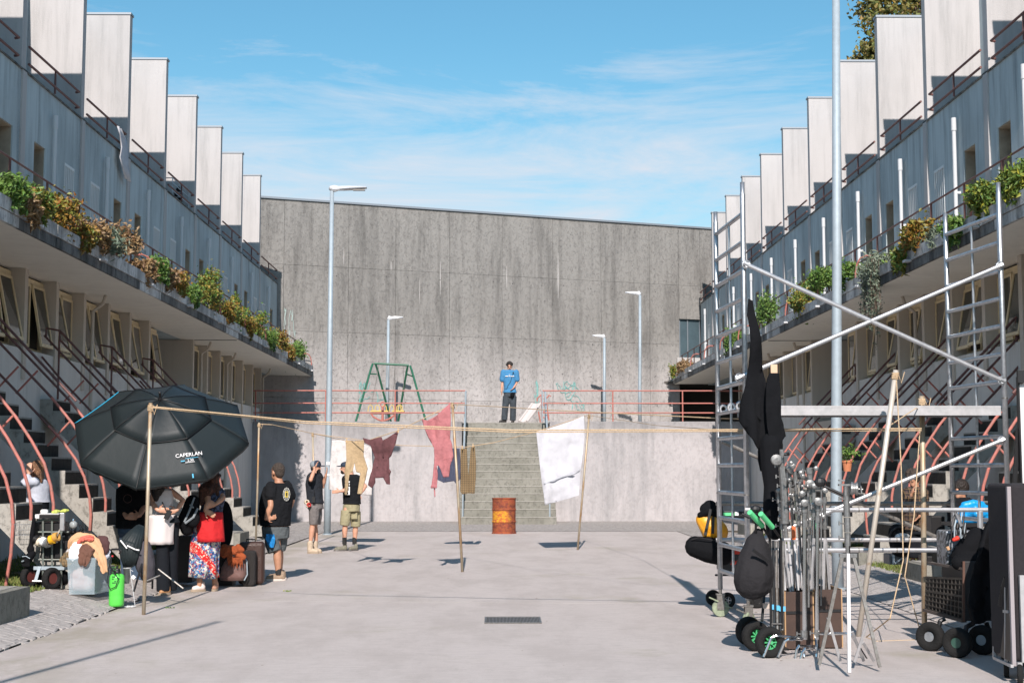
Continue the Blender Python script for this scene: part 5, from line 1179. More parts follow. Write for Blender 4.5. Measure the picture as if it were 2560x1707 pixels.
# ------------------------------------------------------------------ big tilted umbrella
UC = P(404.5, 1084, 18.7); ua = V((.085, -.60, .79)).normalized(); ur = V((1, 0, -.12)); ur = (ur-ua*ur.dot(ua)).normalized(); ub = ua.cross(ur)
UR, UH = 1.15, .52
def usurf(r, ang, lift=0.0):
    k = ang/(math.pi/4); fr = k-math.floor(k); chord = math.cos(math.pi/8)/math.cos((fr-.5)*math.pi/4)
    rr = r*UR*chord if True else r*UR
    sag = .014*math.sin(math.pi*fr)*r*r
    return UC+(ur*math.cos(ang)+ub*math.sin(ang))*rr+ua*(UH*(1-(r*(.965+.035*(chord)))**1.55)-sag+lift)
OFF = math.pi/2
um = thing('umbrella', 'huge black octagonal umbrella tilted over the crew on the left', 'umbrella', (UC.x, UC.y, UC.z))
for k in range(8):
    m = MB(); m.sheet([[usurf(r, OFF+math.pi/4*(k+j/8)) for j in range(9)] for r in (.50, .6, .7, .8, .9, 1.0)]); o = m.build('canopy_panel', M_NYLON, um, smooth=True); thick(o, .004)
    m = MB(); m.sheet([[usurf(r, OFF+math.pi/4*(k+j/8), 0.022-.010*math.sin(math.pi*j/8)) for j in range(9)] for r in (.01, .15, .3, .45, .575)]); o = m.build('vent_panel', M_NYLON2, um, smooth=True); thick(o, .004)
    m = MB(); rr_ = random.Random(k); rows = [[], []]
    for j in range(9):
        p = usurf(1.0, OFF+math.pi/4*(k+j/8)); rows[0].append(p); rows[1].append(p-ua*(.055+.012*math.sin(j*2.3+k))-(p-UC).normalized()*.01)
    m.sheet(rows); thick(m.build('valance', M_NYLON, um, smooth=True), .003)
    m = MB(); m.tube([usurf(r, OFF+math.pi/4*k, .004) for r in (.55, .7, .85, 1.0)], .006, 5); m.build('rib', M_BLACK, um)
    m = MB(); m.tube([usurf(.575, OFF+math.pi/4*(k+j/8), .030-.010*math.sin(math.pi*j/8)) for j in range(9)], .005, 5); m.tube([usurf(r, OFF+math.pi/4*k, .034) for r in (.02, .2, .4, .575)], .004, 5); m.build('seam', M_BLACK, um)
for k in (0, 1):
    m = MB(); m.tube([usurf(1.0, OFF+math.pi/4*(k+j/8), .004) for j in range(9)], .008, 5); m.build('edge_trim', M_CYAN, um)
m = MB(); m.lathe([(.03, .50), (.028, .56), (.018, .58), (.015, .64), (.02, .66), (.0, .67)], UC, 12, Matrix((ur, ub, ua)).transposed()); m.build('tip', M_BLACK, um)
m = MB(); m.rod(UC+ua*.5, UC-ua*1.6, .014); m.build('pole', M_STEELD, um)
# lettering on the lower right panel
def on_gore(px, py, k, lift=.012):
    a, b, c_ = usurf(1, OFF+math.pi/4*k), usurf(1, OFF+math.pi/4*(k+1)), usurf(.6, OFF+math.pi/4*(k+.5)); n_ = (b-a).cross(c_-a).normalized(); d = ray(px, py); t = (a-EYEP).dot(n_)/d.dot(n_); p = EYEP+d*t
    if n_.dot(d) > 0: n_ = -n_
    return p+n_*lift, n_, (b-a).normalized()
kk_ = 4
tp, tn, tx = on_gore(471.9, 1138.5, kk_, .035)
if tx.x < 0: tx = -tx
tu = tn.cross(tx)
if tu.z < 0: tu = -tu
text('CAPERLAN', .068, tp, tx, tu, M_WHITE, um, 'lettering')
tp2 = tp-tu*.075+tx*.01; text('2.30', .045, tp2, tx+tu*.0, tu, M_WHITE, um, 'lettering')
Mx = Matrix((tx, tu, tn)).transposed()
m = MB(); m.box(tp-tu*.046+tx*.03, (.16, .006, .002), Mx); m.box(tp-tu*.075-tx*.085, (.05, .014, .002), Mx); m.build('print_stripe', M_CYAN, um)
m = MB(); m.box(tp-tu*.1+tx*.0, (.12, .005, .002), Mx); m.build('print_stripe', M_WHITE, um)
tp3, _, _ = on_gore(482, 1191, kk_, .03); m = MB(); m.box(tp3, (.018, .055, .003), Mx); m.build('cyan_tag', M_CYAN, um)

# ------------------------------------------------------------------ clothes line poles, ropes, laundry
z4 = lambda x, y, Y: P(600+x/2.613, 850+y/2.613, Y)
def pole(label, bx, by, tx, ty, r=.021, mt=None, grp='clothes line poles', Yt=None):
    b = G(bx, by); t = P(tx, ty, b.y if Yt is None else Yt); root = thing('clothes_pole', label, 'pole', b, group=grp)
    m = MB(); m.tube([b, b.lerp(t, .5)+V((.004, 0, 0)), t], r, 10); m.build('pipe', mt or M_RUSTPOLE, root, smooth=True)
    m = MB(); d = (t-b).normalized(); 
    for i in range(5): c_ = t-d*(.03+i*.014); m.tube([c_+V((math.cos(a*.9)*(r+.006), math.sin(a*.9)*(r+.006), .004*math.sin(a+i))) for a in range(7)], .007, 5, True)
    m.tube([t-d*.05+V((r, -.02, 0)), t-d*.1+V((r+.03, -.03, -.03)), t-d*.05+V((r+.06, -.02, .03))], .005, 5)
    m.build('rope_knot', M_ROPE, root); return b, t
p1 = pole('nearest thin rusty pole in front of the big umbrella', 359, 1536, 376.5, 1007)
p2 = pole('thin pole behind the burly man, beside the left stair rails', 639.5, 1351, 647.8, 1056)
p3 = pole('short thin pole right behind the man in the cap', 787, 1357, 781.8, 1080)
p4 = pole('leaning pole beside the pink shirt on the line', 1156, 1429, 1130.8, 1006)
p5 = pole('slanting pole at the right edge of the white sheet', 1444, 1374, 1473, 1034)
p6 = pole('pale leaning pipe crossing the scaffold with twine hanging from its tip', 2146, 1590, 2240, 925, .026, mat('pale_galvanised_pipe', (0.58, 0.53, 0.46), 0.45, 0.35, col2=(0.42, 0.30, 0.18), noise_scale=7, lo=.3, hi=.42))
p7 = pole('upright rusty pole wrapped with twine in front of the black crate cart', 2311, 1563, 2304.5, 990, .028)
def rope(label, pts, r=.0055, sag=0.0, name='rope'):
    pts2 = []
    for a, b in zip(pts, pts[1:]):
        n = 10
        for i in range(n): t = i/n; q_ = a.lerp(b, t); q_.z -= sag*4*t*(1-t); pts2.append(q_)
    pts2.append(pts[-1]); m = MB(); m.tube(pts2, r, 6); o = m.build(name, M_ROPE); tag(o, label, 'rope', 'jute clothes lines'); return o
rope('jute line from the nearest pole across to the right scaffold pole, upper strand', [p1[1]-V((0, 0, .04)), P(762, 1053, 15.4), P(1284, 1075, 15.0), P(1785, 1074, 14.6), P(2304, 1071, 14.4)], .0075)
rope('jute line from the nearest pole across to the right scaffold pole, lower strand', [p1[1]-V((0, 0, .05)), P(762, 1058, 15.45), P(1284, 1080, 15.05), P(1785, 1078, 14.65), P(2304, 1076, 14.4)], .006)
rope('line between the back pole and the leaning pole holding the beige, maroon and pink clothes', [p2[1]-V((0, 0, .03)), z4(210, 552, 29), z4(480, 610, 26.5), z4(690, 656, 23.4), z4(820, 660, 23.0), z4(1035, 590, 22.6), z4(1190, 516, 22.3), p4[1]-V((0, 0, .03))], .007)
rope('thin line from the leaning pole past the seated rail toward the scaffold', [p4[1]-V((0, 0, .03)), P(1256, 1017, 20.5), P(1358, 1024, 19), P(1788, 1045, 16), P(1862, 1047, 14.4)], .006)
rope('thin sagging line behind the clothes carrying the plaid trousers and white sheet', [p3[1]-V((0, 0, .03)), P(1000, 1113, 30), P(1165, 1117, 29.1), P(1235, 1106, 29), P(1340, 1079, 28.2), P(1461, 1040, 28.0), p5[1]-V((0, 0, .02))], .007)
rope('thin line running from the slanting pole to the scaffold posts', [p5[1]-V((0, 0, .03)), P(1640, 1063, 22), P(1800, 1075, 16), P(1862, 1083, 14.4)], .005)
rope('slack twine hanging from the pale leaning pipe to the ground', [p6[1]-V((0, 0, .04)), P(2253, 1170, 13.5), P(2258, 1400, 13.2), P(2225, 1545, 13.0), G(2165, 1592), G(2190, 1602), G(2310, 1598)], .0055)
rope('twine tied between the two right-hand poles at knot height', [P(2222, 1065, 13.8), P(2290, 1020, 14.2), p7[1]-V((0, 0, .15))], .0055)
rope('long straight twine from the upright rusty pole down to the ground', [p7[1]-V((0, 0, .05)), P(2285, 1290, 13.9), P(2262, 1440, 13.6), P(2300, 1575, 13.6)], .0055)

import bmesh
def cloth(label, poly, Y, mt, conv=z4, name='garment', cat='clothes', amp=.05, freq=9.0, cuts=4, dyf=None, t=.022, group='washing on the lines', seed=0):
    bm = bmesh.new(); pts = [conv(x, y, Y) for x, y in poly]
    vs = [bm.verts.new(p) for p in pts]; fc = bm.faces.new(vs)
    bm.normal_update(); fc.normal_update(); bmesh.ops.triangulate(bm, faces=[fc], ngon_method='EAR_CLIP')
    xs_ = [p.x for p in pts]; zs_ = [p.z for p in pts]; step = max(.03, (max(zs_)-min(zs_))/34)
    for ax_, lo_, hi_ in ((0, min(xs_), max(xs_)), (2, min(zs_), max(zs_))):
        v_ = lo_+step
        while v_ < hi_:
            no = V((1, 0, 0)) if ax_ == 0 else V((0, 0, 1)); co = V((v_, Y, 0)) if ax_ == 0 else V((0, Y, v_))
            bmesh.ops.bisect_plane(bm, geom=bm.verts[:]+bm.edges[:]+bm.faces[:], plane_co=co, plane_no=no); v_ += step
    zt = max(p.z for p in pts)
    for v in bm.verts:
        k = min(1, (zt-v.co.z)*2+.25); d = noise.noise((v.co.x*freq+seed*7.1, v.co.z*freq*.22, seed))*amp + noise.noise((v.co.x*3+seed, v.co.z*2.0, seed+9))*amp*1.1 + noise.noise((v.co.x*16, v.co.z*9, seed+4))*amp*.25
        v.co.y += d*k + (dyf(v.co) if dyf else 0)
    me = bpy.data.meshes.new(name); bm.to_mesh(me); bm.free(); me.materials.append(mt)
    me.polygons.foreach_set('use_smooth', [True]*len(me.polygons)); o = link(name, me); tag(o, label, cat, group); thick(o, t); return o
M_BEIGE = mat('beige_knit', (0.46, 0.34, 0.20), 0.95, noise_amt=.18, noise_scale=24, bump=1, bump_scale=30)
M_MAROON = mat('maroon_cotton', (0.135, 0.055, 0.06), 0.95, noise_amt=.25, noise_scale=18, bump=1, bump_scale=24)
M_PINK = mat('faded_pink_cotton', (0.44, 0.165, 0.175), 0.95, noise_amt=.2, noise_scale=14, bump=1, bump_scale=24)
M_NAVYS = mat('navy_pinstripe', (0.065, 0.075, 0.12), 0.95, col2=(0.035, 0.04, 0.07), noise_scale=40, stretch=(3, 1, .05), bump=1, bump_scale=24)
M_SHEET = mat('white_cotton_sheet', (0.53, 0.54, 0.58), 0.9, noise_amt=.12, noise_scale=6, bump=.6, bump_scale=9)
M_OLD = mat('old_white_cloth', (0.58, 0.56, 0.55), 0.9, col2=(0.42, 0.40, 0.39), noise_scale=10, lo=.3, hi=.5)
M_PLAID = m_plaid('olive_plaid_wool', (0.20, 0.135, 0.07), (0.10, 0.075, 0.045), (0.36, 0.26, 0.14), 22)
cloth('white cloth hanging at the back of the line behind the beige garment', [(600, 655), (690, 650), (770, 665), (860, 700), (868, 860), (860, 1015), (790, 1008), (690, 1000), (578, 972), (590, 800)], 30.0, M_OLD, seed=1, name='cloth', t=.01)
cloth('beige knitted long garment pegged upside down at the left of the line', [(690, 655), (745, 662), (812, 655), (806, 760), (833, 838), (815, 920), (795, 1005), (768, 1003), (778, 930), (786, 868), (760, 860), (748, 800), (735, 860), (716, 872), (706, 960), (694, 1010), (682, 1008), (688, 930), (684, 865), (697, 780)], 23.3, M_BEIGE, seed=2, amp=.06)
cloth('maroon shirt pegged by its hem with dangling cuffs on the line', [(800, 638), (850, 650), (925, 632), (934, 655), (985, 625), (1038, 588), (1015, 680), (985, 755), (970, 770), (972, 840), (984, 858), (975, 885), (977, 942), (955, 940), (935, 898), (882, 900), (882, 930), (864, 966), (838, 945), (852, 890), (862, 850), (878, 765), (852, 690), (815, 672)], 22.7, M_MAROON, seed=3, amp=.08)
cloth('faded pink shirt twisted on the line next to the leaning pole', [(1188, 515), (1225, 525), (1290, 490), (1340, 440), (1372, 412), (1378, 520), (1372, 640), (1383, 680), (1392, 765), (1372, 820), (1364, 892), (1330, 896), (1312, 850), (1300, 818), (1284, 822), (1290, 880), (1285, 966), (1248, 966), (1258, 900), (1270, 800), (1268, 705), (1235, 640), (1205, 570)], 22.2, M_PINK, seed=4, amp=.09)
cloth('narrow pink sash dangling below the pink shirt', [(1266, 966), (1275, 966), (1277, 1022), (1270, 1026)], 22.2, M_PINK, seed=5, amp=.01, name='sash')
cloth('navy pinstriped shorts hanging behind the pink shirt', [(1300, 790), (1385, 706), (1435, 708), (1440, 800), (1440, 905), (1412, 938), (1398, 920), (1330, 930), (1292, 912), (1290, 850)], 28.9, M_NAVYS, seed=6, name='shorts', amp=.05)
cloth('brown and olive plaid trousers pegged upside down beside the wide steps', [(1440, 706), (1482, 706), (1486, 800), (1492, 890), (1500, 800), (1508, 702), (1534, 690), (1542, 800), (1540, 905), (1532, 1002), (1490, 1000), (1450, 1006), (1440, 985), (1440, 850)], 29.0, M_PLAID, seed=7, name='trousers', amp=.03)
zr = lambda x, y, Y: P(1100+x/3.016, 900+y/3.016, Y)
sheet_ = cloth('large white bedsheet with a torn fold line hanging from the line at a slant', [(725, 540), (800, 520), (900, 490), (1000, 455), (1085, 420), (1092, 560), (1078, 700), (1060, 826), (1055, 930), (1048, 1018), (960, 1045), (880, 1068), (790, 1092), (780, 1000), (770, 930), (745, 730)], 27.9, M_SHEET, conv=zr, seed=8, name='bedsheet', cat='bedsheet', amp=.07, freq=6, t=.008, cuts=6)
cloth('frayed torn edge hanging across the lower part of the white bedsheet', [(782, 927), (860, 897), (960, 857), (1055, 825), (1053, 831), (1000, 846), (1020, 856), (1000, 866), (960, 866), (870, 905), (784, 934)], 27.83, mat('sheet_shadow_cloth', (0.42, 0.44, 0.48), .9), conv=zr, seed=8, name='sheet_edge', cat='cloth', amp=.015, t=.004, cuts=3)
def peg(label, p):
    root = thing('clothes_peg', label, 'clothes peg', p, group='wooden clothes pegs')
    for dx in (-.006, .006): m = MB(); m.box(p+V((dx, -.012, 0)), (.009, .012, .075), Matrix.Rotation(dx*12, 3, 'Y')); m.build('jaw', MATS['peg_wood'], root)
    m = MB(); m.tube([p+V((-.012, -.02, .01)), p+V((.012, -.02, .01))], .003, 5); m.build('spring', M_STEELD, root)
mat('peg_wood', (0.55, 0.38, 0.2), .8)
for lab, (x, y, Y) in (('peg at the left leg of the plaid trousers', (1452, 700, 28.9)), ('peg at the right leg of the plaid trousers', (1522, 688, 28.9)), ('peg on the left corner of the beige garment', (697, 655, 23.3)), ('peg on the high corner of the maroon shirt', (1034, 590, 22.6))): peg('small wooden '+lab, z4(x, y, Y))

# ------------------------------------------------------------------ rusty barrel
bb = G(1260, 1333); bar = thing('oil_barrel', 'rusty red steel oil drum with a patch of yellow paint in front of the steps', 'barrel', bb)
def m_rust():
    n = NT('rusted_red_yellow_steel', .75); n.b.inputs['Metallic'].default_value = .15
    a = n.noise(5, (1, 1, 2.2), 8, .7, .4, .62); b_ = n.noise(14, (1, 1, 1), 6, .7, .45, .6, (3, 3, 3)); c_ = n.mix((0.30, 0.075, 0.04), (0.15, 0.045, 0.035), a); c_ = n.mix(c_, (0.40, 0.13, 0.04), n.mul(b_, .5))
    zf = n.mul(n.ramp(n.axis(2), .255, .30), n.ramp(n.axis(2), .58, .54)); xf = n.ramp(n.mul(n.axis(0), n.mul(n.noise(6, lo=None), .5), 'ADD'), .62, .40)
    y = n.mix((0.62, 0.30, 0.03), (0.45, 0.13, 0.04), n.noise(11, (1, 1, 1.4), 6, .7, .48, .56, (6, 1, 2))); c_ = n.mix(c_, y, n.mul(zf, xf)); return n.done(c_, b_, .004, .6)
m = MB(); pr_ = [(.285, 0), (.305, .0), (.305, .02), (.29, .035), (.288, .26), (.292, .275), (.303, .285), (.303, .3), (.292, .31), (.288, .32), (.288, .56), (.292, .57), (.303, .58), (.303, .595), (.292, .605), (.288, .62), (.290, .84), (.305, .855), (.305, .875), (.288, .875), (.286, .86)]
m.lathe(pr_, bb, 48); m.build('drum_body', m_rust(), bar, smooth=False)
m = MB(); m.lathe([(.285, .85), (.285, .856)], bb, 32); m.build('lid', MATS['rusted_red_yellow_steel'], bar)

# ------------------------------------------------------------------ equipment on the left
YC = 16.8; z0 = lambda x, y, dy=0.0: P(x/5.227, 1250+y/5.227, YC+dy)
M_TRUCK = mat('grey_green_cart_paint', (0.13, 0.17, 0.15), 0.5, .3, col2=(0.2, 0.2, 0.18), noise_scale=14)
ct = thing('equipment_cart', 'grey-green hand truck loaded with tools, tape rolls and black bags at the left verge', 'cart', (z0(640, 1150).x, YC, gz(-5.6, YC)))
for x in (562, 680, 800):
    m = MB(); m.rod(z0(x, 255), z0(x, 1150), .013); m.build('upright', M_TRUCK, ct)
for y, xa, xb, w in ((258, 470, 810, .014), (415, 500, 900, .01), (775, 460, 800, .01)):
    m = MB(); m.rod(z0(xa, y), z0(xb, y), w); m.build('crossbar', M_TRUCK, ct)
m = MB(); m.bar(z0(440, 885, -.02), z0(890, 885, -.02), .012, .04); m.build('lower_plate', M_GALVM, ct)
for (a, b) in (((520, 865), (462, 1060)), ((690, 885), (640, 1000))):
    m = MB(); m.bar(z0(*a, -.03), z0(*b, -.06), .035, .012, (0, 1, 0)); m.build('bracket', M_GALVM, ct)
m = MB(); m.rod(z0(425, 1055, -.06), z0(690, 1060, -.06), .013); m.build('axle', M_GALV, ct)
def wheel(parent, c, axis, r, w, hub, hubr=.5, spokes=0, tyre=None):
    ax = V(axis).normalized(); rot_ = ax.to_track_quat('Z', 'Y').to_matrix(); wr = thing('wheel', None, None, c); wr.parent = parent; wr.location = V(c)-world_loc(parent)
    m = MB(); ri = r*hubr; pr = [(ri, -w*.35), (r*.82, -w*.5), (r*.95, -w*.38), (r, -w*.15), (r, w*.15), (r*.95, w*.38), (r*.82, w*.5), (ri, w*.35), (ri, -w*.35)]
    m.lathe(pr, c, 28, rot_); m.build('tyre', tyre or M_RUBBER, wr, smooth=True)
    m = MB()
    if spokes:
        m.tube([V(c)+rot_ @ V((math.cos(a*.3927)*ri*.93, math.sin(a*.3927)*ri*.93, 0)) for a in range(16)], ri*.12, 6, True)
        for i in range(spokes): a = 2*math.pi*i/spokes; m.bar(V(c)+rot_ @ V((math.cos(a)*ri*.15, math.sin(a)*ri*.15, 0)), V(c)+rot_ @ V((math.cos(a)*ri*.95, math.sin(a)*ri*.95, 0)), ri*.16, w*.4, ax)
        m.lathe([(ri*.25, -w*.45), (ri*.25, w*.45)], c, 12, rot_)
    else: m.lathe([(ri*.99, -w*.3), (ri*.9, -w*.32), (ri*.6, -w*.15), (ri*.25, -w*.2), (ri*.25, w*.2), (ri*.6, w*.15), (ri*.9, w*.32), (ri*.99, w*.3)], c, 20, rot_)
    m.build('rim', hub, wr, smooth=False); return wr
M_HUBR = mat('red_wheel_rim', (0.12, 0.03, 0.025), .5)
gzc = gz(-5.4, YC)
wheel(ct, V((z0(395, 1030).x, YC-.02, gzc+.128)), (.85, -.5, 0), .128, .075, M_HUBR); wheel(ct, V((z0(715, 1060).x, YC-.12, gz(-5.1, YC)+.128)), (.85, -.5, 0), .128, .08, M_HUBR)
def part_box(parent, name, a, b, mt, dy0=-.05, dy1=.2, conv=z0, bev=.008):
    p, r_ = conv(*a, 0), conv(*b, 0); m = MB(); Yb = p.y; m.bx(p.x, r_.x, Yb+dy0, Yb+dy1, min(p.z, r_.z), max(p.z, r_.z)); o = m.build(name, mt, parent)
    if bev: bevel(o, bev)
    return o
def obj_box(name, label, cat, a, b, mt, dy0=-.05, dy1=.2, conv=z0, bev=.008, group=None):
    o = part_box(None, name, a, b, mt, dy0, dy1, conv, bev); return tag(o, label, cat, group)
part_box(ct, 'black_case', (500, 290), (800, 470), M_BLACK, .03, .3); part_box(ct, 'black_case', (520, 540), (820, 760), M_BLACK, .04, .3)
tray = thing('tool_tray', 'small black tray with jars and yellow gloves on top of the loaded cart', 'tray', z0(660, 235))
part_box(tray, 'tray', (535, 182), (792, 236), M_BLACK, -.06, .14); part_box(tray, 'tray_edge', (535, 172), (792, 181), M_WHITE, -.062, .14)
m = MB(); m.lathe([(.04, 0), (.045, .02), (.042, .035), (.03, .045)], z0(578, 170), 16); m.build('jar_lid', M_WHITE, tray)
M_LIME = mat('lime_rubber', (0.50, 0.56, 0.12), .6)
for x, y in ((735, 150), (850, 140)):
    m = MB(); m.limb([(z0(x-45, y+5), .018), (z0(x, y, -.03), .022), (z0(x+40, y-8), .014)]); m.ell(z0(x, y-10), (.035, .03, .018)); organic(m.build('glove', M_LIME, tray), .006, 2)
m = MB(); a = z0(482, 182), z0(535, 235); m.bx(a[0].x, a[1].x, YC-.07, YC, a[1].z, a[0].z); tag(bevel(m.build('paper_cup_box', M_WHITE), .006), 'small white box on the left end of the cart top', 'box')
o = obj_box('steel_flask', 'tall shiny metal tin standing at the right of the cart top', 'tin', (822, 160), (872, 395), M_ALU, -.12, -.07)
jr = thing('glass_jar', 'round clear glass globe hanging among wires right of the tin', 'jar', z0(960, 320, -.1)); m = MB(); m.ell(z0(960, 320, -.1), .046, None, 20, 14); m.build('globe', mat('clear_globe_glass', (.7, .75, .75), .08, trans=.6), jr, smooth=True); m = MB(); m.lathe([(.02, .04), (.024, .05), (.02, .07)], z0(955, 320, -.1), 12); m.build('collar', M_CHROME, jr)
hs_ = thing('cable_bundle', 'tangle of black cables and clamps hanging off the right side of the cart', 'cables', z0(960, 420)); r2 = random.Random(8)
for i in range(9):
    m = MB(); x = 860+i*26; m.tube([z0(x, 330+r2.uniform(-40, 30), -.05), z0(x+r2.uniform(0, 60), 380, -.1), z0(x+r2.uniform(-40, 60), 420, -.08), z0(x-r2.uniform(10, 60), 440, -.05)], .006, 5); m.build('cable', M_BLACK, hs_)
part_box(hs_, 'black_box', (830, 410), (1100, 640), M_BLACK, .05, .3)
bk = thing('wire_basket', 'small pale wire basket hanging off the left side of the cart', 'basket', z0(300, 360))
A, Bk = (185, 315), (420, 455)
for (yy, r_) in ((318, .004), (458, .004), (390, .002)):
    m = MB(); k_ = (yy-318)/140*.03; m.tube([z0(180+k_*600, yy, -.05), z0(415, yy-4, -.05), z0(430, yy-50, .15), z0(280, yy-54, .15)], r_, 5, True); m.build('wire', M_GALV, bk)
for i in range(11): m = MB(); x = 190+i*22; m.tube([z0(x, 318, -.05), z0(x+10, 458, -.05)], .002, 4); m.build('wire', M_GALV, bk)
for i in range(7): m = MB(); x = 280+i*22; m.tube([z0(x, 264, .15), z0(x, 404, .15)], .002, 4); m.build('wire', M_GALV, bk)
rolls = [(478, 520, M_BLACK, 'black'), (512, 545, M_TAPEW, 'cream'), (565, 540, M_WHITE, 'white'), (618, 560, M_GALV, 'silver'), (680, 512, mat('yellow_tape', (0.78, 0.42, 0.02), .45), 'yellow'), (735, 478, mat('tan_tape', (0.56, 0.31, 0.08), .5), 'tan')]
for i, (x, y, mt, nm) in enumerate(rolls): tag(tape_roll(z0(x, y, -.12), (.9, -.25, .25 if i > 2 else -.3), .052, .05, mt), '%s roll of tape strung on a cord across the cart' % nm, 'tape roll', 'tape rolls strung on the cart')
m = MB(); m.tube([z0(430, 500, -.1), z0(520, 560, -.12), z0(620, 565, -.12), z0(740, 470, -.12), z0(800, 350, -.08), z0(835, 290, -.05)], .008, 5); tag(m.build('cord', M_BEIGEPIPE), 'thin cord threading the tape rolls to the cart', 'cord')
m = MB(); m.limb([(z0(445, 240, -.1), .022), (z0(425, 420, -.1), .03), (z0(405, 600, -.1), .028)]); m.ell(z0(400, 640, -.1), (.045, .04, .06)); tag(organic(m.build('rolled_black_bag', M_BLACKCLOTH), .009), 'long narrow black bag hanging upright at the left of the cart', 'bag')
wg = thing('work_gloves', 'pair of black work gloves with grey piping hanging low left of the cart', 'gloves', z0(350, 780, -.1))
m = MB()
m.limb([(z0(420, 700, -.1), .045), (z0(370, 760, -.1), .055), (z0(330, 800, -.1), .05)])
for k_ in range(4): m.limb([(z0(320+k_*18, 810, -.12), .018), (z0(300+k_*26, 860, -.13), .014)])
organic(m.build('glove', M_BLACKCLOTH, wg), .008); m = MB(); m.tube([z0(290, 735, -.16), z0(340, 730, -.17), z0(390, 760, -.16)], .006, 5); m.tube([z0(285, 800, -.16), z0(310, 790, -.17)], .008, 5); m.build('piping', M_GALVM, wg)
m = MB(); a, b = z0(445, 905, .05), z0(880, 1130, .05); m.limb([(z0(500, 1010, .12), .09), (z0(650, 1010, .12), .1), (z0(820, 1010, .12), .095)]); tag(organic(m.build('duffel_bag', M_BLACKCLOTH), .014), 'black duffel bag lying on the foot of the cart', 'bag')
# storage bin with clothes
bn = thing('storage_bin', 'translucent blue plastic storage bin stuffed with clothes beside the cart', 'bin', (z0(1070, 1160).x, YC-.1, gz(-4.6, YC)))
M_BIN = mat('translucent_plastic', (0.48, 0.60, 0.66), .25, alpha=.26)
b0, b1 = z0(905, 1160, -.25), z0(1235, 1160, -.25); t0, t1 = z0(885, 765, -.25), z0(1255, 765, -.25); zb = gz(b0.x, YC)+.01
m = MB(); D = .42
vs = [(b0.x, YC-.25, zb), (b1.x, YC-.25, zb), (b1.x+.05, YC-.25+D, zb), (b0.x+.05, YC-.25+D, zb), (t0.x, YC-.27, t0.z), (t1.x, YC-.27, t0.z), (t1.x+.06, YC-.23+D, t0.z), (t0.x+.05, YC-.23+D, t0.z)]
m.add(vs, [(3,2,1,0), (0,1,5,4), (1,2,6,5), (2,3,7,6), (3,0,4,7)]); thick(m.build('bin_body', M_BIN, bn), .006)
m = MB(); m.tube([V(vs[i]) for i in (4, 5, 6, 7)], .014, 6, True); m.build('bin_rim', M_BIN, bn)
m = MB(); m.limb([(z0(980, 1090, -.08), .085), (z0(1150, 1100, -.05), .085)]); m.limb([(z0(1000, 990, -.08), .08), (z0(1160, 1000, -.05), .08)]); m.limb([(z0(990, 890, -.06), .07), (z0(1150, 880, -.05), .07)]); tag(organic(m.build('folded_laundry', mat('mixed_white_laundry', (.62, .55, .55), .9, col2=(.5, .3, .28), noise_scale=9), bn), .015), 'white and pink laundry seen through the bin')
WRINKLE = bpy.data.textures.new('wrinkle', 'CLOUDS'); WRINKLE.noise_scale = .05
def drape(label, pts, w, mt, name='garment', cat='clothes', seed=1, group='clothes heaped on the storage bin', parent=None):
    r2 = random.Random(seed); m = MB(); rows = []
    pts = [V(p) for p in pts]
    for i, p in enumerate(pts):
        d = (pts[min(i+1, len(pts)-1)]-pts[max(0, i-1)]).normalized(); s_ = d.cross(V((0, -1, .3))).normalized(); ww = 1.55*(w[i] if isinstance(w, (list, tuple)) else w)*r2.uniform(.85, 1.15)
        rows.append([p+s_*(j/6-.5)*ww+V((r2.uniform(-.012, .012), -.012*math.sin(math.pi*j/6)-.016*math.sin(j*2.4+i*.8+seed), r2.uniform(-.014, .014))) for j in range(7)])
    m.sheet(rows); o = m.build(name, mt, parent, smooth=True); thick(o, .01); s2 = o.modifiers.new('sub', 'SUBSURF'); s2.levels = 2; s2.render_levels = 2; dm = o.modifiers.new('wrinkles', 'DISPLACE'); dm.texture = WRINKLE; dm.texture_coords = 'GLOBAL'; dm.strength = .05; dm.mid_level = .5
    if parent is None: tag(o, label, cat, group)
    return o
M_CORAL = mat('coral_cloth', (0.60, 0.14, 0.10), .9); M_TANC = mat('apricot_cloth', (0.56, 0.34, 0.19), .9); M_BRC = mat('brown_corduroy', (0.13, 0.06, 0.04), .9); M_DKM = mat('dark_maroon_wool', (0.07, 0.03, 0.03), .9)
m = MB(); m.ell(z0(1110, 720, -.02), (.24, .16, .16)); m.ell(z0(1250, 690, .0), (.14, .14, .14)); tag(organic(m.build('clothes_heap', M_OLD), .02, 6), 'heap of pale clothes overflowing the storage bin', 'clothes', 'clothes heaped on the storage bin')
drape('apricot garment draped over the top of the clothes heap', [z0(940, 640, -.14), z0(930, 540, -.16), z0(1050, 500, -.16), z0(1180, 530, -.18), z0(1260, 620, -.2), z0(1330, 760, -.22), z0(1370, 950, -.24)], [.06, .09, .12, .12, .09, .06, .045], M_TANC, seed=2)
drape('coral scarf lying on the crest of the clothes heap', [z0(1010, 560, -.2), z0(1080, 505, -.21), z0(1160, 485, -.21), z0(1225, 515, -.2)], [.03, .045, .05, .03], M_CORAL, seed=3, name='scarf')
drape('dark maroon jumper at the right of the clothes heap', [z0(1230, 520, -.1), z0(1290, 560, -.14), z0(1340, 640, -.14), z0(1350, 720, -.12)], [.10, .14, .13, .06], M_DKM, seed=4)
drape('brown sleeve hanging down the front of the bin', [z0(1180, 610, -.22), z0(1130, 650, -.26), z0(1110, 740, -.29), z0(1090, 860, -.3)], [.10, .09, .085, .075], M_BRC, seed=5)
drape('white shirt folded over the front of the bin', [z0(1090, 600, -.19), z0(1030, 650, -.22), z0(1000, 730, -.24), z0(1010, 770, -.25)], [.12, .15, .14, .1], M_WHITE, seed=6)
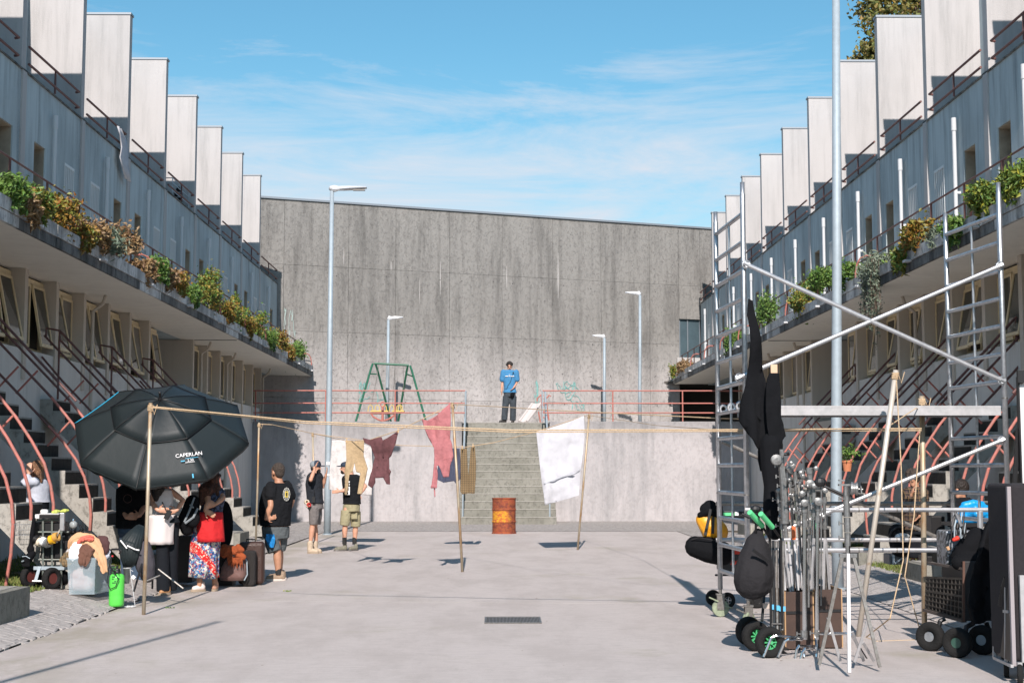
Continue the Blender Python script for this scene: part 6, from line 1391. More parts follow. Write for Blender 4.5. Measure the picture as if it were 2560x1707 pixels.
drape('brown checked flat cap sleeve sticking out left of the bin', [z0(1010, 720, -.2), z0(930, 740, -.2), z0(860, 790, -.2), z0(800, 830, -.2)], [.08, .1, .11, .07], M_PLAID, seed=7)
drape('white and blue crumpled cloth on the right of the heap', [z0(1360, 580, -.08), z0(1400, 640, -.1), z0(1390, 720, -.1), z0(1330, 770, -.14)], [.04, .07, .07, .06], MATS['pale_blue_stripe_cotton'], seed=8)
# green sprayer
sx = z0(1525, 1165, -.2); spz = gz(sx.x, sx.y)+.004
spy = thing('garden_sprayer', 'bright green pressure sprayer with black pump handle and hose', 'sprayer', (sx.x, sx.y, spz)); sc_ = YC/F/5.227
m = MB(); r_ = 95*sc_; H_ = 415*sc_
m.lathe([(r_*.6, 0), (r_*.92, .005), (r_, .03), (r_, H_*.28), (r_*.97, H_*.33), (r_, H_*.38), (r_, H_*.86), (r_*.93, H_*.94), (r_*.7, H_*.985), (r_*.42, H_)], (sx.x, sx.y, spz), 28); m.build('tank', M_GREEN, spy, smooth=True)
m = MB(); m.lathe([(r_*.45, H_*.99), (r_*.5, H_*1.02), (r_*.42, H_*1.1), (r_*.35, H_*1.14), (r_*.15, H_*1.16), (r_*.15, H_*1.24)], (sx.x, sx.y, spz), 16); m.tube([z0(1440, 655, -.2), z0(1470, 640, -.2), z0(1560, 640, -.2), z0(1585, 660, -.2), z0(1560, 700, -.2)], .012, 6); m.build('pump_head', M_BLACK, spy)
m = MB(); m.tube([z0(1440, 790, -.3), z0(1430, 860, -.31), z0(1490, 930, -.31), z0(1545, 1030, -.31), z0(1510, 1130, -.31), z0(1440, 1160, -.3), z0(1405, 1080, -.29), z0(1420, 900, -.28), z0(1455, 740, -.26)], .006, 6); m.build('hose', M_BLACK, spy)
m = MB(); m.ell(z0(1470, 730, -.28), .012); m.build('red_valve', M_TAPER, spy)
m = MB()
for i, (x0_, x1_, y_) in enumerate(((1488, 1510, 870), (1518, 1545, 868), (1488, 1520, 900), (1525, 1548, 905), (1490, 1512, 935), (1515, 1545, 960), (1490, 1535, 990), (1490, 1512, 1020), (1520, 1545, 1050), (1568, 1590, 960), (1568, 1586, 1010), (1492, 1540, 1070))): a, b = z0(x0_, y_, -.2), z0(x1_, y_, -.2); m.box(((a.x+b.x)/2, sx.y-r_*1.0-.001, a.z), (b.x-a.x, .003, .012))
m.build('printed_label', mat('dark_green_print', (.02, .12, .03), .6), spy, kind='stuff')
bu_ = thing('small_bucket', 'small grey plastic bucket just right of the green sprayer', 'bucket', z0(1660, 1090, .0)); c_ = z0(1658, 1085, .0); m = MB(); m.lathe([(.028, 0), (.046, .17), (.05, .17), (.05, .18), (.044, .18), (.03, .02)], c_, 18); m.build('pail', mat('grey_plastic', (.33, .34, .34), .5), bu_, smooth=True)
m = MB(); cc = z0(1700, 1110, -.1)
pts = [z0(1640, 1030, -.1), z0(1670, 1080, -.12), z0(1720, 1040, -.12), z0(1755, 1000, -.1), z0(1740, 930, -.08), z0(1700, 900, -.06)]
for k_ in range(22): a = k_*.6; pts.append(V((cc.x+math.cos(a)*.07, cc.y+math.sin(a)*.05-.02, gz(cc.x, cc.y)+.012+.004*(k_ % 3))))
m.tube(pts[4:], .0035, 6); tag(m.build('white_cable', M_PIPE), 'coil of thin white cable on the cobbles beside the sprayer', 'cable')
m = MB(); a = z0(1745, 1005, -.12); m.box(a, (.045, .03, .04), Matrix.Rotation(.7, 3, 'Y')); tag(bevel(m.build('plug_adapter', M_WHITE), .006), 'white plug adapter dangling over the cable coil', 'plug')
# closed black umbrella
cu_ = thing('closed_umbrella', 'big closed black umbrella with white-edged panels leaning behind the sprayer', 'umbrella', z0(1680, 880, .2))
for k_ in range(7):
    t_ = k_/6; m = MB(); top_ = z0(1790+t_*80, 335+abs(t_-.3)*30, .25); mid = z0(1600+t_*190, 560+t_*60, .12-.05*math.sin(t_*3.1)); bot = z0(1640+t_*110, 900-t_*60, .1)
    m.limb([(top_, .02), (top_.lerp(mid, .5), .042), (mid, .055), (mid.lerp(bot, .5), .045), (bot, .02)]); m.build('fold', M_NYLON, cu_, smooth=True)
for (a, b) in (((1575, 522), (1660, 628)), ((1662, 590), (1765, 640)), ((1768, 642), (1820, 650))):
    m = MB(); m.bar(z0(*a, .02), z0(*b, .0), .008, .014); m.build('white_edge', M_WHITE, cu_)
m = MB(); m.rod(z0(1830, 330, .25), z0(1600, 1120, .15), .01); m.build('shaft', M_BLACK, cu_)
bp_ = thing('grey_backpack', 'slumped dark grey backpack behind the nearest rusty pole', 'backpack', z0(1900, 1000, .2))
m = MB(); m.limb([(z0(1900, 600, .2), .07), (z0(1890, 720, .2), .11), (z0(1900, 850, .2), .12), (z0(1930, 980, .2), .09)]); organic(m.build('pack', mat('charcoal_nylon', (.055, .05, .06), .8, bump=2, bump_scale=8), bp_), .014, 3)
tp_ = thing('tripod', 'black camera tripod with spread legs in the shade under the umbrella', 'tripod', z0(1980, 1190, .1))
for (a, b, d0, d1) in (((1860, 820), (1750, 1188), .1, -.1), ((2070, 900), (2395, 1150), .3, .2), ((2000, 850), (1990, 1150), .3, .6)):
    m = MB(); m.rod(z0(*a, d0), z0(*b, d1), .012); m.build('leg', M_STEELD if a[0] == 2070 else M_BLACK, tp_)
m = MB(); m.rod(z0(1900, 1060, .1), z0(2090, 980, .2), .01); m.build('spreader', M_STEELD, tp_)
q1 = Q(260, 1150, 4.48, 19.6); q19 = lambda x, y, dy=0: q1(x, y, dy)
tag(bevel(part_box(None, 'black_flight_case', (830, 845), (985, 1370), M_BLACK, 0, .4, conv=q19), .01), 'tall black equipment case standing in the shade between the two women', 'case')
rd = thing('folding_reflector', 'large round black reflector standing behind the woman in the patterned skirt', 'reflector', q1(1340, 1000, .1)); m = MB()
c_ = q1(1345, 735, .15); m.lathe([(0.001, -.01), (.33, -.01), (.345, 0), (.33, .01), (.001, .01)], (0, 0, 0), 36, None); m.v = [tuple(V((v_[0]*.36*1.0, v_[2], v_[1]*1.0))+c_) for v_ in m.v]; m.build('disc', M_BLACKCLOTH, rd); m = MB(); m.bx(c_.x-.12, c_.x+.12, c_.y+.02, c_.y+.3, .0, .5); m.build('stand', M_BLACK, rd)
# luggage
q2 = lambda x, y, dy=0: P(260+x/4.48, 1150+y/4.48, 19.7+dy)
sc2 = thing('brown_suitcase', 'large dark brown hard suitcase standing upright at the right end of the luggage', 'suitcase', q2(1690, 1310, .1)); a, b = q2(1500, 915, .1), q2(1780, 1300, .1)
m = MB(); m.bx(a.x, b.x, a.y+.02, a.y+.2, .01, a.z); bevel(m.build('shell', mat('dark_brown_vinyl', (.045, .02, .014), .45, bump=.8, bump_scale=60), sc2), .05, 4); m = MB(); m.tube([V((a.x+.1, a.y+.1, a.z)), V((a.x+.1, a.y+.1, a.z+.03)), V((a.x+.22, a.y+.1, a.z+.03)), V((a.x+.22, a.y+.1, a.z))], .01, 6); m.build('handle', M_BLACK, sc2)
sc3 = thing('mesh_suitcase', 'narrow woven dark suitcase wedged between the leather bag and the brown suitcase', 'suitcase', q2(1640, 1300)); a, b = q2(1560, 1010), q2(1700, 1310); m = MB(); m.bx(a.x, b.x, a.y-.12, a.y+.08, .01, a.z); bevel(m.build('shell', mat('woven_black', (.03, .026, .024), .6, bump=2, bump_scale=120), sc3), .04, 4)
lb = thing('leather_holdall', 'shiny brown leather holdall lying at the feet of the luggage pile', 'bag', q2(1460, 1350, -.2)); m = MB()
m.loft([(q2(1440, 1345, -.15), .16, .10), (q2(1450, 1300, -.15), .185, .14), (q2(1470, 1180, -.15), .17, .14), (q2(1490, 1070, -.15), .12, .09)], 0, 24, 3.5); organic(m.build('bag_body', mat('metallic_brown_leather', (.20, .115, .10), .28, .25, bump=1.5, bump_scale=7), lb), .014, 5)
m = MB(); m.tube([q2(1560, 1050, -.22), q2(1600, 1130, -.24), q2(1605, 1280, -.24), q2(1570, 1345, -.24)], .009, 6); m.build('piping', M_GALVM, lb)
M_ORANGE = mat('burnt_orange_wool', (.34, .075, .02), .95, noise_amt=.4, noise_scale=25, bump=2, bump_scale=20)
sf = thing('orange_shawl', 'burnt orange woollen shawl with fringe thrown over the luggage', 'shawl', q2(1430, 1060, -.3)); m = MB(); r2 = random.Random(4)
for i in range(16): x, y = 1300+r2.random()*230, 950+r2.random()*140; m.limb([(q2(x, y, -.28), .035), (q2(x+r2.uniform(20, 70), y+r2.uniform(10, 60), -.31), .03)])
organic(m.build('shawl', M_ORANGE, sf), .010, 2)
for i in range(12): m = MB(); x = 1385+i*14; m.tube([q2(x, 1090, -.33), q2(x+8, 1140, -.34), q2(x+r2.uniform(-5, 20), 1190+r2.uniform(-20, 20), -.33)], [.012, .01, .004], 5); m.build('fringe', M_ORANGE, sf)
# towel over the left terrace rail, clothes rack
tw0 = PX(300, 330, -7.43); m = MB(); rows = []
for j, (x, y, w) in enumerate(((296, 320, .16), (305, 345, .30), (308, 375, .26), (306, 400, .28), (312, 425, .22), (318, 452, .2))):
    p = PX(x, y, -7.40); rows.append([p+V((.02*math.sin(i*1.9+j)+.02, (i/6-.5)*w*1.9, 0)) for i in range(7)])
m.sheet(rows); o = m.build('towel', M_SHEET, smooth=True); thick(o, .02); tag(o, 'white towel hanging over the left roof terrace rail', 'towel')
rk_ = thing('drying_rack', 'folding wire clothes airer on the left roof terrace', 'clothes airer', PX(440, 490, -7.8))
pA, pB = PX(421, 445, -7.7), PX(463, 445, -7.7)
for dz in (0, -.12, -.3):
    m = MB(); m.tube([V((-7.6, pA.y, pA.z+dz)), V((-7.6, pB.y, pA.z+dz)), V((-8.1, pB.y, pA.z+dz)), V((-8.1, pA.y, pA.z+dz))], .012, 5, True); m.build('wire_frame', M_GALV, rk_)
for y_ in (pA.y, pB.y): m = MB(); m.tube([V((-7.6, y_, 7.3)), V((-7.6, y_, pA.z)), V((-8.1, y_, pA.z)), V((-8.1, y_, 7.3))], .012, 5); m.build('rack_leg', M_GALV, rk_)
m = MB(); p = PX(447, 485, -7.9); m.limb([(p+V((0, 0, .2)), .05), (p, .12), (p-V((0, 0, .3)), .12)]); m.build('dark_cloth', M_BLACKCLOTH, rk_)
# ------------------------------------------------------------------ scaffold tower on the right
zU = lambda x, y, Y: P(1760+x/2.6137, 550+y/2.6137, Y)
zA = lambda x, y, Y: P(1660+x/2.6137, 1100+y/2.6137, Y)
zB = lambda x, y, Y: P(2060+x/2.6137, 1100+y/2.6137, Y)
YB, YA = 14.3, 15.6
xA, xB_, xC, xD = P(1796, 1100, YA).x, P(1863.5, 1000, YB).x, P(2375.5, 1000, YA).x, P(2512, 1000, YB).x
sc = thing('scaffold_tower', 'silver aluminium scaffold tower on castors with crossed braces and a deck plank', 'scaffold', ((xA+xD)/2, (YA+YB)/2, 0))
TR = .027
posts = {'A': (xA, YA, P(1796, 530, YA).z), 'B': (xB_, YB, P(1862, 456, YB).z), 'C': (xC, YA, P(2375, 533, YA).z), 'D': (xD, YB, P(2512, 457, YB).z)}
for k, (x, y, zt) in posts.items():
    m = MB(); m.tube([(x, y, .30), (x, y, zt-.12), (x, y, zt-.115), (x, y, zt)], [TR, TR, TR*.86, TR*.86], 14); po = m.build('post', M_GALV, sc, smooth=True)
    for zz_ in (1.33, 2.30): m = MB(); m.rod((x, y, zz_), (x, y, zz_+.012), TR+.003, n=14); m.build('collar', M_STEELD, po)
zr0 = [P(1796, yy, YA).z for yy in (586, 651, 716, 779.6, 842.7, 907.7, 971, 1034, 1097, 1163, 1230, 1293, 1360, 1425)]
for (x0, x1) in ((xA, xB_), (xC, xD)):
    for i, z in enumerate(zr0): m = MB(); m.rod((x0, YA-TR*.6, z), (x1, YB+TR*.6, z), .023 if i != 6 else .025, n=10); m.build('rung', M_GALV, sc)
    xm = (x0+x1)/2; m = MB(); m.rod((xm, (YA+YB)/2, zr0[-1]), (xm, (YA+YB)/2, zr0[0]+.02), .015, n=10); m.build('ladder_bar', M_GALV, sc)
def brace(a, b, r=.0225, dark=False, hooks=True):
    m = MB(); m.rod(a, b, r, n=12); br = m.build('brace', M_STEELD if dark else M_ALU, sc, smooth=False)
    if hooks:
        d = (b-a).normalized()
        for e, s_ in ((a, -1), (b, 1)): m = MB(); m.tube([e+V((math.cos(t_)*.04, -.0, math.sin(t_)*.04)) for t_ in [i*.7 for i in range(8)]], .009, 6); m.rod(e-d*s_*.02, e+d*s_*.03, r*1.25); m.build('brace_hook', M_GALV, br)
    return br
f_ = YB-.05
brace(P(1866, 661, f_), P(2505, 951, f_)); brace(P(1848, 944, f_), P(2500, 665, f_)); brace(P(1868, 1363, f_), P(2504, 1101, f_))
bk_ = YA+.05; brace(P(1800, 1101, bk_), P(2360, 1350, bk_), dark=True)
for (py, Y, dk) in ((1274, YB-.05, 0), (1375, YB-.05, 0), (1349, YA+.05, 0), (1258.5, YA+.1, 1)):
    a, b = P(1790 if Y > 15 else 1862, py, Y), P(2385 if Y > 15 else 2512, py, Y); m = MB(); m.rod(V((a.x, Y, a.z)), V((b.x, Y, a.z)), .0235, n=12); rl = m.build('horizontal_rail', M_STEELD if dk else M_ALU, sc)
    for px in ((2145, 2240, 2270) if not dk else ()): c_ = P(px, py, Y); m = MB(); m.rod(V((c_.x, Y, a.z)), V((c_.x+.012, Y, a.z)), .0245, n=12); m.build('joint_ring', M_STEELD, rl)
m = MB(); a = zB(1020, 465, YB-.05); m.rod(a, zB(1022, 620, YB-.05), .03); m.build('stub', M_ALU, sc)
zd = P(2200, 1014, YB+.05).z; zdb = P(2200, 1038, YB+.05).z
dk_ = thing('deck_plank', 'long pale aluminium deck plank resting across the scaffold rungs', 'plank', ((xB_+xD)/2, YB+.35, zd))
m = MB(); m.bx(xB_+.02, xD-.03, YB+.03, YB+.62, zd-.02, zd); m.build('deck', M_ALUM, dk_)
for y in (YB+.03, YB+.60): m = MB(); m.bx(xB_+.02, xD-.03, y, y+.022, zdb, zd-.021); m.build('side_beam', M_ALUM, dk_)
for i in range(7): m = MB(); m.bx(xB_+.04, xD-.06, YB+.08+i*.07, YB+.10+i*.07, zd-.045, zd-.0205); m.build('stiffener', M_ALUM, dk_)
for x in (xD-.02,): m = MB(); m.tube([(x, YB+.06, zd-.01), (x+.03, YB+.06, zd-.03), (x+.045, YB+.06, zd-.06), (x+.02, YB+.06, zdb)], .009, 6); m.build('deck_hook', M_ALU, dk_)
for i in range(3): c_ = V((xA+(xB_-xA)*(.25+i*.3), YA+(YB-YA)*(.2+i*.3), zr0[7]+.04)); m = MB(); m.tube([c_+V((math.cos(t_)*.035, 0, math.sin(t_)*.04)) for t_ in [j*.63-.6 for j in range(9)]], .014, 8); m.build('deck_clamp', M_ALU, dk_)
M_CAST = mat('greenish_castor_polyurethane', (.30, .35, .24), .5, noise_amt=.4, noise_scale=20)
for k, (x, y, zt) in posts.items():
    cs = thing('castor', None, None, (x, y, 0)); cs.parent = sc; cs.location = V((x, y, 0))-world_loc(sc)
    m = MB(); m.lathe([(.094*.3, -.024), (.088, -.024), (.094, -.012), (.094, .012), (.088, .024), (.03, .024)], (x, y, .095), 24, Matrix.Rotation(math.pi/2, 3, 'X') if k in 'AC' else Matrix.Rotation(math.pi/2, 3, 'X') @ Matrix.Rotation(.9, 3, 'Y')); m.build('castor_wheel', M_CAST, cs)
    m = MB(); m.bx(x-.04, x+.04, y-.035, y-.028, .08, .24); m.bx(x-.04, x+.04, y+.028, y+.035, .08, .24); m.bx(x-.045, x+.045, y-.04, y+.04, .235, .25); m.rod((x, y, .25), (x, y, .33), .018); m.build('fork', M_STEELD, cs)
    m = MB(); m.bar(V((x-.03, y-.04, .17)), V((x-.13, y-.05, .215)), .02, .014); m.bar(V((x+.04, y-.04, .12)), V((x+.12, y-.05, .10)), .016, .012); m.build('brake_lever', M_CAST if k == 'A' else M_STEELD, cs)

# ------------------------------------------------------------------ black cloths hanging from the scaffold
cl_ = cloth('long black cloth hanging in a point from the near scaffold posts', [(290, 515), (318, 528), (332, 615), (352, 700), (378, 860), (386, 970), (412, 1100), (412, 1250), (424, 1400), (400, 1568), (372, 1640), (352, 1568), (352, 1500), (232, 1312), (246, 1190), (272, 1080), (290, 960), (298, 800), (294, 700), (282, 622)], 13.85, M_BLACKCLOTH, conv=zU, seed=11, name='black_cloth', cat='cloth', amp=.06, group=None, cuts=6)
cloth('shorter black cloth with a pale wooden tip beside the long pointed one', [(412, 1040), (425, 1000), (492, 1002), (500, 1180), (503, 1290), (520, 1340), (532, 1410), (512, 1440), (500, 1568), (490, 1700), (420, 1700), (400, 1568), (424, 1440), (404, 1250), (405, 1100)], 13.7, M_BLACKCLOTH, conv=zU, seed=12, name='black_cloth', cat='cloth', amp=.06, group=None, cuts=5)
m = MB(); m.box(zU(457, 972, 13.72), (.065, .02, .085)); tag(bevel(m.build('wooden_batten', mat('pale_pine', (.62, .42, .28), .7)), .003), 'pale wooden batten tip sticking out above the shorter black cloth', 'batten')
m = MB(); m.limb([(zA(700, 30, 13.75), .12), (zA(700, 180, 13.7), .10), (zA(708, 300, 13.65), .085), (zA(712, 450, 13.6), .10), (zA(722, 600, 13.6), .08)]); tag(organic(m.build('rolled_black_cloth', M_BLACKCLOTH), .015, 4), 'thick gathered bundle of black cloth standing behind the light stands', 'cloth')

# ------------------------------------------------------------------ light stands
M_CASTAL = mat('cast_aluminium', (.30, .30, .295), .42, .7, col2=(.19, .19, .185), noise_scale=30)
def knob(parent, c, r=.03, ax=(0, 1, 0), mt=None):
    rot_ = V(ax).normalized().to_track_quat('Z', 'Y').to_matrix(); m = MB(); m.lathe([(r*.4, -.03), (r, -.026), (r, -.01), (r*.85, -.008), (r*.85, .008), (r, .01), (r, .026), (r*.4, .03)], c, 16, rot_); m.build('grip_head', mt or M_CASTAL, parent)
def tbar(parent, c, L=.04):
    m = MB(); m.rod(c, c+V((-L, -.01, .004)), .006, n=6); m.box(c+V((-L, -.01, .004)), (.01, .014, .034)); m.build('t_handle', M_CASTAL, parent)
def stand(label, pts, rads, Y, mt=M_CHROME, heads=(), collars=(), Ys=None, conv=zA):
    w = [conv(x, y, Y if Ys is None else Ys[i]) for i, (x, y) in enumerate(pts)]; root = thing('light_stand', label, 'light stand', w[-1], group='light stands bundled on the cart')
    for i, (a, b) in enumerate(zip(w, w[1:])): m = MB(); m.rod(a, b, rads[i], n=10); m.build('section', mt if i else M_CASTAL, root)
    for (x, y, r) in heads: knob(root, conv(x, y, Y-.04), r)
    for (x, y) in collars:
        c = conv(x, y, Y); m = MB(); m.rod(c-V((0, 0, .03)), c+V((0, 0, .03)), rads[0]*1.25, n=10); m.build('collar', M_CASTAL, root); tbar(root, c+V((-rads[0], 0, 0)))
    return root
s1 = stand('stoutest light stand at the left of the bundle with a large round grip head', [(768, 60), (772, 170), (790, 400), (790, 545)], [.022, .036, .040], 13.0, M_CASTAL, [(735, 128, .048), (815, 185, .022)], [(768, 170), (775, 240), (783, 300), (788, 400), (790, 450), (790, 520)])
m = MB(); m.rod(zA(792, 545, 13.0), zA(800, 640, 13.0), .02, n=10); m.build('section', M_CASTAL, s1)
for (a, b) in (((785, 660), (825, 990)), ((770, 660), (790, 980)), ((812, 660), (842, 985))): m = MB(); m.bar(zA(*a, 12.98), zA(*b, 12.9), .02, .012); m.build('leg', M_ALUM, s1)
s2 = stand('second light stand with several clamps and a warning label', [(855, 205), (860, 330), (880, 560), (905, 972)], [.018, .022, .016], 13.1, M_CHROME, [(840, 170, .026), (905, 235, .024)], [(858, 250), (862, 330), (870, 400), (880, 545)])
part_box(s2, 'warning_label', (845, 560), (872, 650), mat('orange_red_label', (.62, .13, .03), .5), -.03, .0, conv=lambda x, y, dy=0: zA(x-14, y, 13.0+dy))
for (a, b) in (((850, 660), (880, 980)), ((868, 660), (905, 975))): m = MB(); m.bar(zA(*a, 13.05), zA(*b, 12.95), .018, .012); m.build('leg', M_ALUM, s2)
s3 = stand('tallest slim light stand in the bundle with a hooked clamp', [(952, 178), (955, 300), (965, 420), (968, 990)], [.026, .018, .014], 13.0, M_CHROME, [(955, 285, .036), (992, 185, .02)], [(950, 200), (958, 330), (965, 440), (967, 640)])
s4 = stand('shiny chrome stand column with its turtle base in front of the brown crates', [(920, 425), (918, 555), (920, 1300)], [.024, .021], 12.4, M_CHROME, [(918, 410, .03)], [(918, 450), (922, 545), (915, 1265)])
s5 = stand('right-hand chrome stand column with a wing nut at its top', [(1010, 385), (1003, 540), (1000, 1300)], [.018, .019], 12.3, M_CHROME, [(1008, 400, .034)], [(1005, 440), (1003, 515), (998, 1260)])
s6 = stand('thin dark stand tube between the chrome columns', [(1028, 290), (1026, 1080)], [.007], 12.6, M_STEELD, [(1020, 272, .03)], [(1026, 560)])
s7 = stand('thin grey stand tube just left of the second chrome column', [(945, 420), (945, 1090)], [.010], 12.5, M_STEELD, [(902, 350, .024)], [(945, 620)])
extra = [('short light stand with a round knob between the two chrome columns', [(975, 300), (978, 480), (980, 985)], 12.9, 300), ('grey light stand crowded behind the stoutest one', [(820, 200), (835, 420), (850, 985)], 13.15, 200),
 ('slim light stand just right of the warning label', [(890, 210), (905, 420), (930, 985)], 13.2, 215), ('light stand leaning left behind the gathered black cloth', [(745, 330), (770, 560), (795, 985)], 13.3, 330), ('dark light stand at the right rear of the bundle', [(1045, 330), (1050, 560), (1062, 975)], 13.1, 330)]
for (lab_, pts_, Y_, ky) in extra:
    e_ = stand(lab_, pts_, [.017, .013], Y_, M_STEELD if 'dark' in lab_ else M_CHROME, [(pts_[0][0]+6, ky, .024), (pts_[1][0]-10, pts_[1][1]-60, .018)], [(pts_[0][0]+4, ky+60), pts_[1]])
    m = MB(); m.bar(zA(pts_[1][0], 640, Y_-.04), zA(pts_[2][0]-18, 985, Y_-.08), .018, .012); m.build('leg', M_ALUM, e_); m = MB(); m.bar(zA(pts_[1][0]+8, 640, Y_-.04), zA(pts_[2][0]+20, 980, Y_-.06), .018, .012); m.build('leg', M_ALUM, e_)
for par, legs in ((s4, (((905, 1292), (730, 1275), (700, 1290), (650, 1412)), ((900, 1300), (810, 1298), (790, 1310), (745, 1415)), ((915, 1350), (913, 1400), (915, 1412)))), (s5, (((985, 1345), (880, 1343), (868, 1365), (852, 1480)), ((990, 1352), (920, 1362), (905, 1385), (880, 1482)), ((1010, 1262), (1190, 1262), (1225, 1270), (1330, 1442)), ((998, 1300), (996, 1400), (996, 1412))))):
    for pts in legs: m = MB(); m.tube([zA(x, y, 12.2 if i else 12.38) for i, (x, y) in enumerate(pts)], .0125, 8); m.build('leg', M_CHROME, par)
r2 = random.Random(21)
for i, (x0_, x1_, y0_, y1_) in enumerate(((655, 640, 1010, 1180), (692, 706, 640, 1215), (714, 722, 655, 1225), (735, 742, 660, 1235), (757, 762, 655, 1245), (780, 775, 660, 1240))):
    m = MB(); m.rod(zA(x0_, y0_, 12.75), zA(x1_, y1_, 12.6), .0125, n=8); tag(m.build('steel_tube', M_STEELD if i % 2 else mat('black_steel_tube', (.05, .055, .06), .35, .6)), ['short dark tube behind the grey sack', 'leftmost', 'second', 'third', 'fourth', 'rightmost'][i]+('' if i == 0 else ' dark steel tube bound with blue tape in the bundle'), 'tube', 'dark tubes bound with tape')
for i, (x0_, x1_, mt, nm) in enumerate(((650, 690, mat('tan_masking_tape', (.45, .38, .33), .7), 'tan'), (690, 716, mat('sky_blue_tape', (.10, .42, .66), .5), 'left blue'), (733, 752, MATS.get('sky_blue_tape'), 'middle blue'), (752, 792, MATS.get('sky_blue_tape'), 'right blue'))):
    a, b = zA(x0_, 1066+i*6, 12.62), zA(x1_, 1098+i*6, 12.62); m = MB(); m.bx(a.x, b.x, 12.60, 12.66, b.z, a.z); tag(m.build('tape_band', mt or MATS['sky_blue_tape']), nm+' band of tape wrapped round the tube bundle', 'tape')
# knobs and clamps crowding the stand heads, each on its own stand
for i, (x, y, r_, par) in enumerate(((800, 90, .02, s1), (830, 150, .022, s2), (818, 260, .018, s1), (842, 300, .016, s2), (880, 280, .02, s2), (905, 300, .016, s4), (925, 355, .02, s4), (890, 420, .018, s4), (838, 360, .018, s2), (905, 480, .016, s4), (985, 440, .018, s5), (935, 300, .018, s3), (820, 400, .016, s1), (870, 470, .016, s2))):
    knob(par, zA(x, y, 12.9), r_*.8, (r2.uniform(-1, 1), 1, 0), M_CASTAL if i % 3 else M_BLACK); tbar(par, zA(x, y, 12.88), .035)
# foreground combo stand
fs = thing('combo_stand', 'nearest tall steel stand with spread tripod legs and a silver wing-nut grip head', 'light stand', zA(1210, 1515, 11.3)); YF = 11.45
m = MB(); m.rod(zA(1188, 290, YF), zA(1190, 365, YF), .021); m.build('spigot', M_CASTAL, fs)
for (a, b, r_, mt) in (((1190, 365), (1196, 500), .026, M_CASTAL), ((1196, 505), (1199, 600), .027, M_CASTAL), ((1199, 604), (1200, 690), .025, M_CASTAL), ((1200, 690), (1202, 742), .019, M_CHROME)):
    m = MB(); m.rod(zA(*a, YF), zA(*b, YF), r_, n=12); m.build('section', mt, fs)
m = MB(); m.bar(zA(1140, 292, YF), zA(1215, 292, YF), .045, .016); m.bar(zA(1142, 262, YF), zA(1180, 262, YF), .03, .012); m.build('clamp_jaw', M_CASTAL, fs)
knob(fs, zA(1245, 316, YF-.03), .052, (1, -.25, 0)); m = MB(); m.rod(zA(1262, 318, YF-.04), zA(1300, 322, YF-.05), .008); m.bar(zA(1282, 300, YF-.05), zA(1286, 345, YF-.05), .05, .01); m.build('wing_nut', M_CASTAL, fs)
for y in (385, 545, 640): tbar(fs, zA(1180, y, YF-.02), .045)
for (a, b, w_, mt) in (((1203, 742, YF-.02), (1210, 1518, 11.12), .026, M_ALUM), ((1165, 752, YF), (1013, 1468, 11.45), .026, M_STEELD), ((1238, 752, YF), (1411, 1482, 11.4), .026, M_STEELD)):
    m = MB(); m.bar(zA(*a), zA(*b), w_, .02, (0, 1, 0)); m.build('leg', mt, fs)
for (a, b) in (((1072, 1158, 11.45), (1152, 1440, 11.55)), ((1335, 1168, 11.42), (1245, 1448, 11.55)), ((1230, 1250, 11.5), (1305, 1440, 11.75)), ((1300, 1320, 11.5), (1372, 1440, 11.7))):
    m = MB(); m.bar(zA(*a), zA(*b), .022, .01, (0, 1, 0)); m.build('leg_brace', M_ALUM, fs)
m = MB(); m.rod(zA(1180, 360, YF+.02), zA(1045, 300, YF+.1), .011); m.build('boom_arm', M_BLACK, fs); m = MB(); m.ell(zA(1022, 274, YF+.1), (.05, .03, .04)); m.build('arm_knob', M_BLACK, fs)
m = MB(); m.box(zA(1165, 752, YF), (.05, .03, .03)); m.box(zA(1238, 752, YF), (.05, .03, .03)); m.build('leg_collar', M_CASTAL, fs, kind='stuff')

# brown plywood crates under the stands
M_PLY = mat('dark_brown_film_ply', (.065, .036, .026), .55, noise_amt=.3, noise_scale=8); M_PLYE = mat('raw_ply_edge', (.40, .25, .13), .8)
for i, (x0_, x1_, y0_, y1_, Yc, lab) in enumerate(((785, 985, 990, 1400, 12.75, 'left of the two dark brown plywood crates under the stands'), (990, 1172, 975, 1395, 12.85, 'right of the two dark brown plywood crates under the stands'))):
    a, b = zA(x0_, y0_, Yc), zA(x1_, y1_, Yc); cr_ = thing('plywood_crate', lab, 'crate', ((a.x+b.x)/2, Yc+.2, 0), group='brown plywood crates')
    zb_ = .012
    m = MB(); m.bx(a.x+.012, b.x-.012, Yc, Yc+.02, zb_, a.z); m.build('front_panel', M_PLY, cr_)
    m = MB(); m.bx(a.x, a.x+.011, Yc-.004, Yc+.42, zb_, a.z+.004); m.build('side_panel', M_PLYE, cr_); m = MB(); m.bx(b.x-.011, b.x, Yc-.004, Yc+.42, zb_, a.z+.004); m.build('side_panel', M_PLYE, cr_)
    m = MB(); m.bx(a.x+.012, b.x-.012, Yc+.40, Yc+.42, zb_, a.z); m.build('back_panel', M_PLY, cr_); m = MB(); m.bx(a.x+.012, b.x-.012, Yc+.021, Yc+.399, zb_, zb_+.02); m.build('base_panel', M_PLY, cr_)
    m = MB(); m.bx(a.x+.013, b.x-.013, Yc-.008, Yc-.001, a.z*.62, a.z*.62+.025); m.build('strap', M_BLACK, cr_)

mat('hub_green', (0.07, 0.40, 0.16), .45)
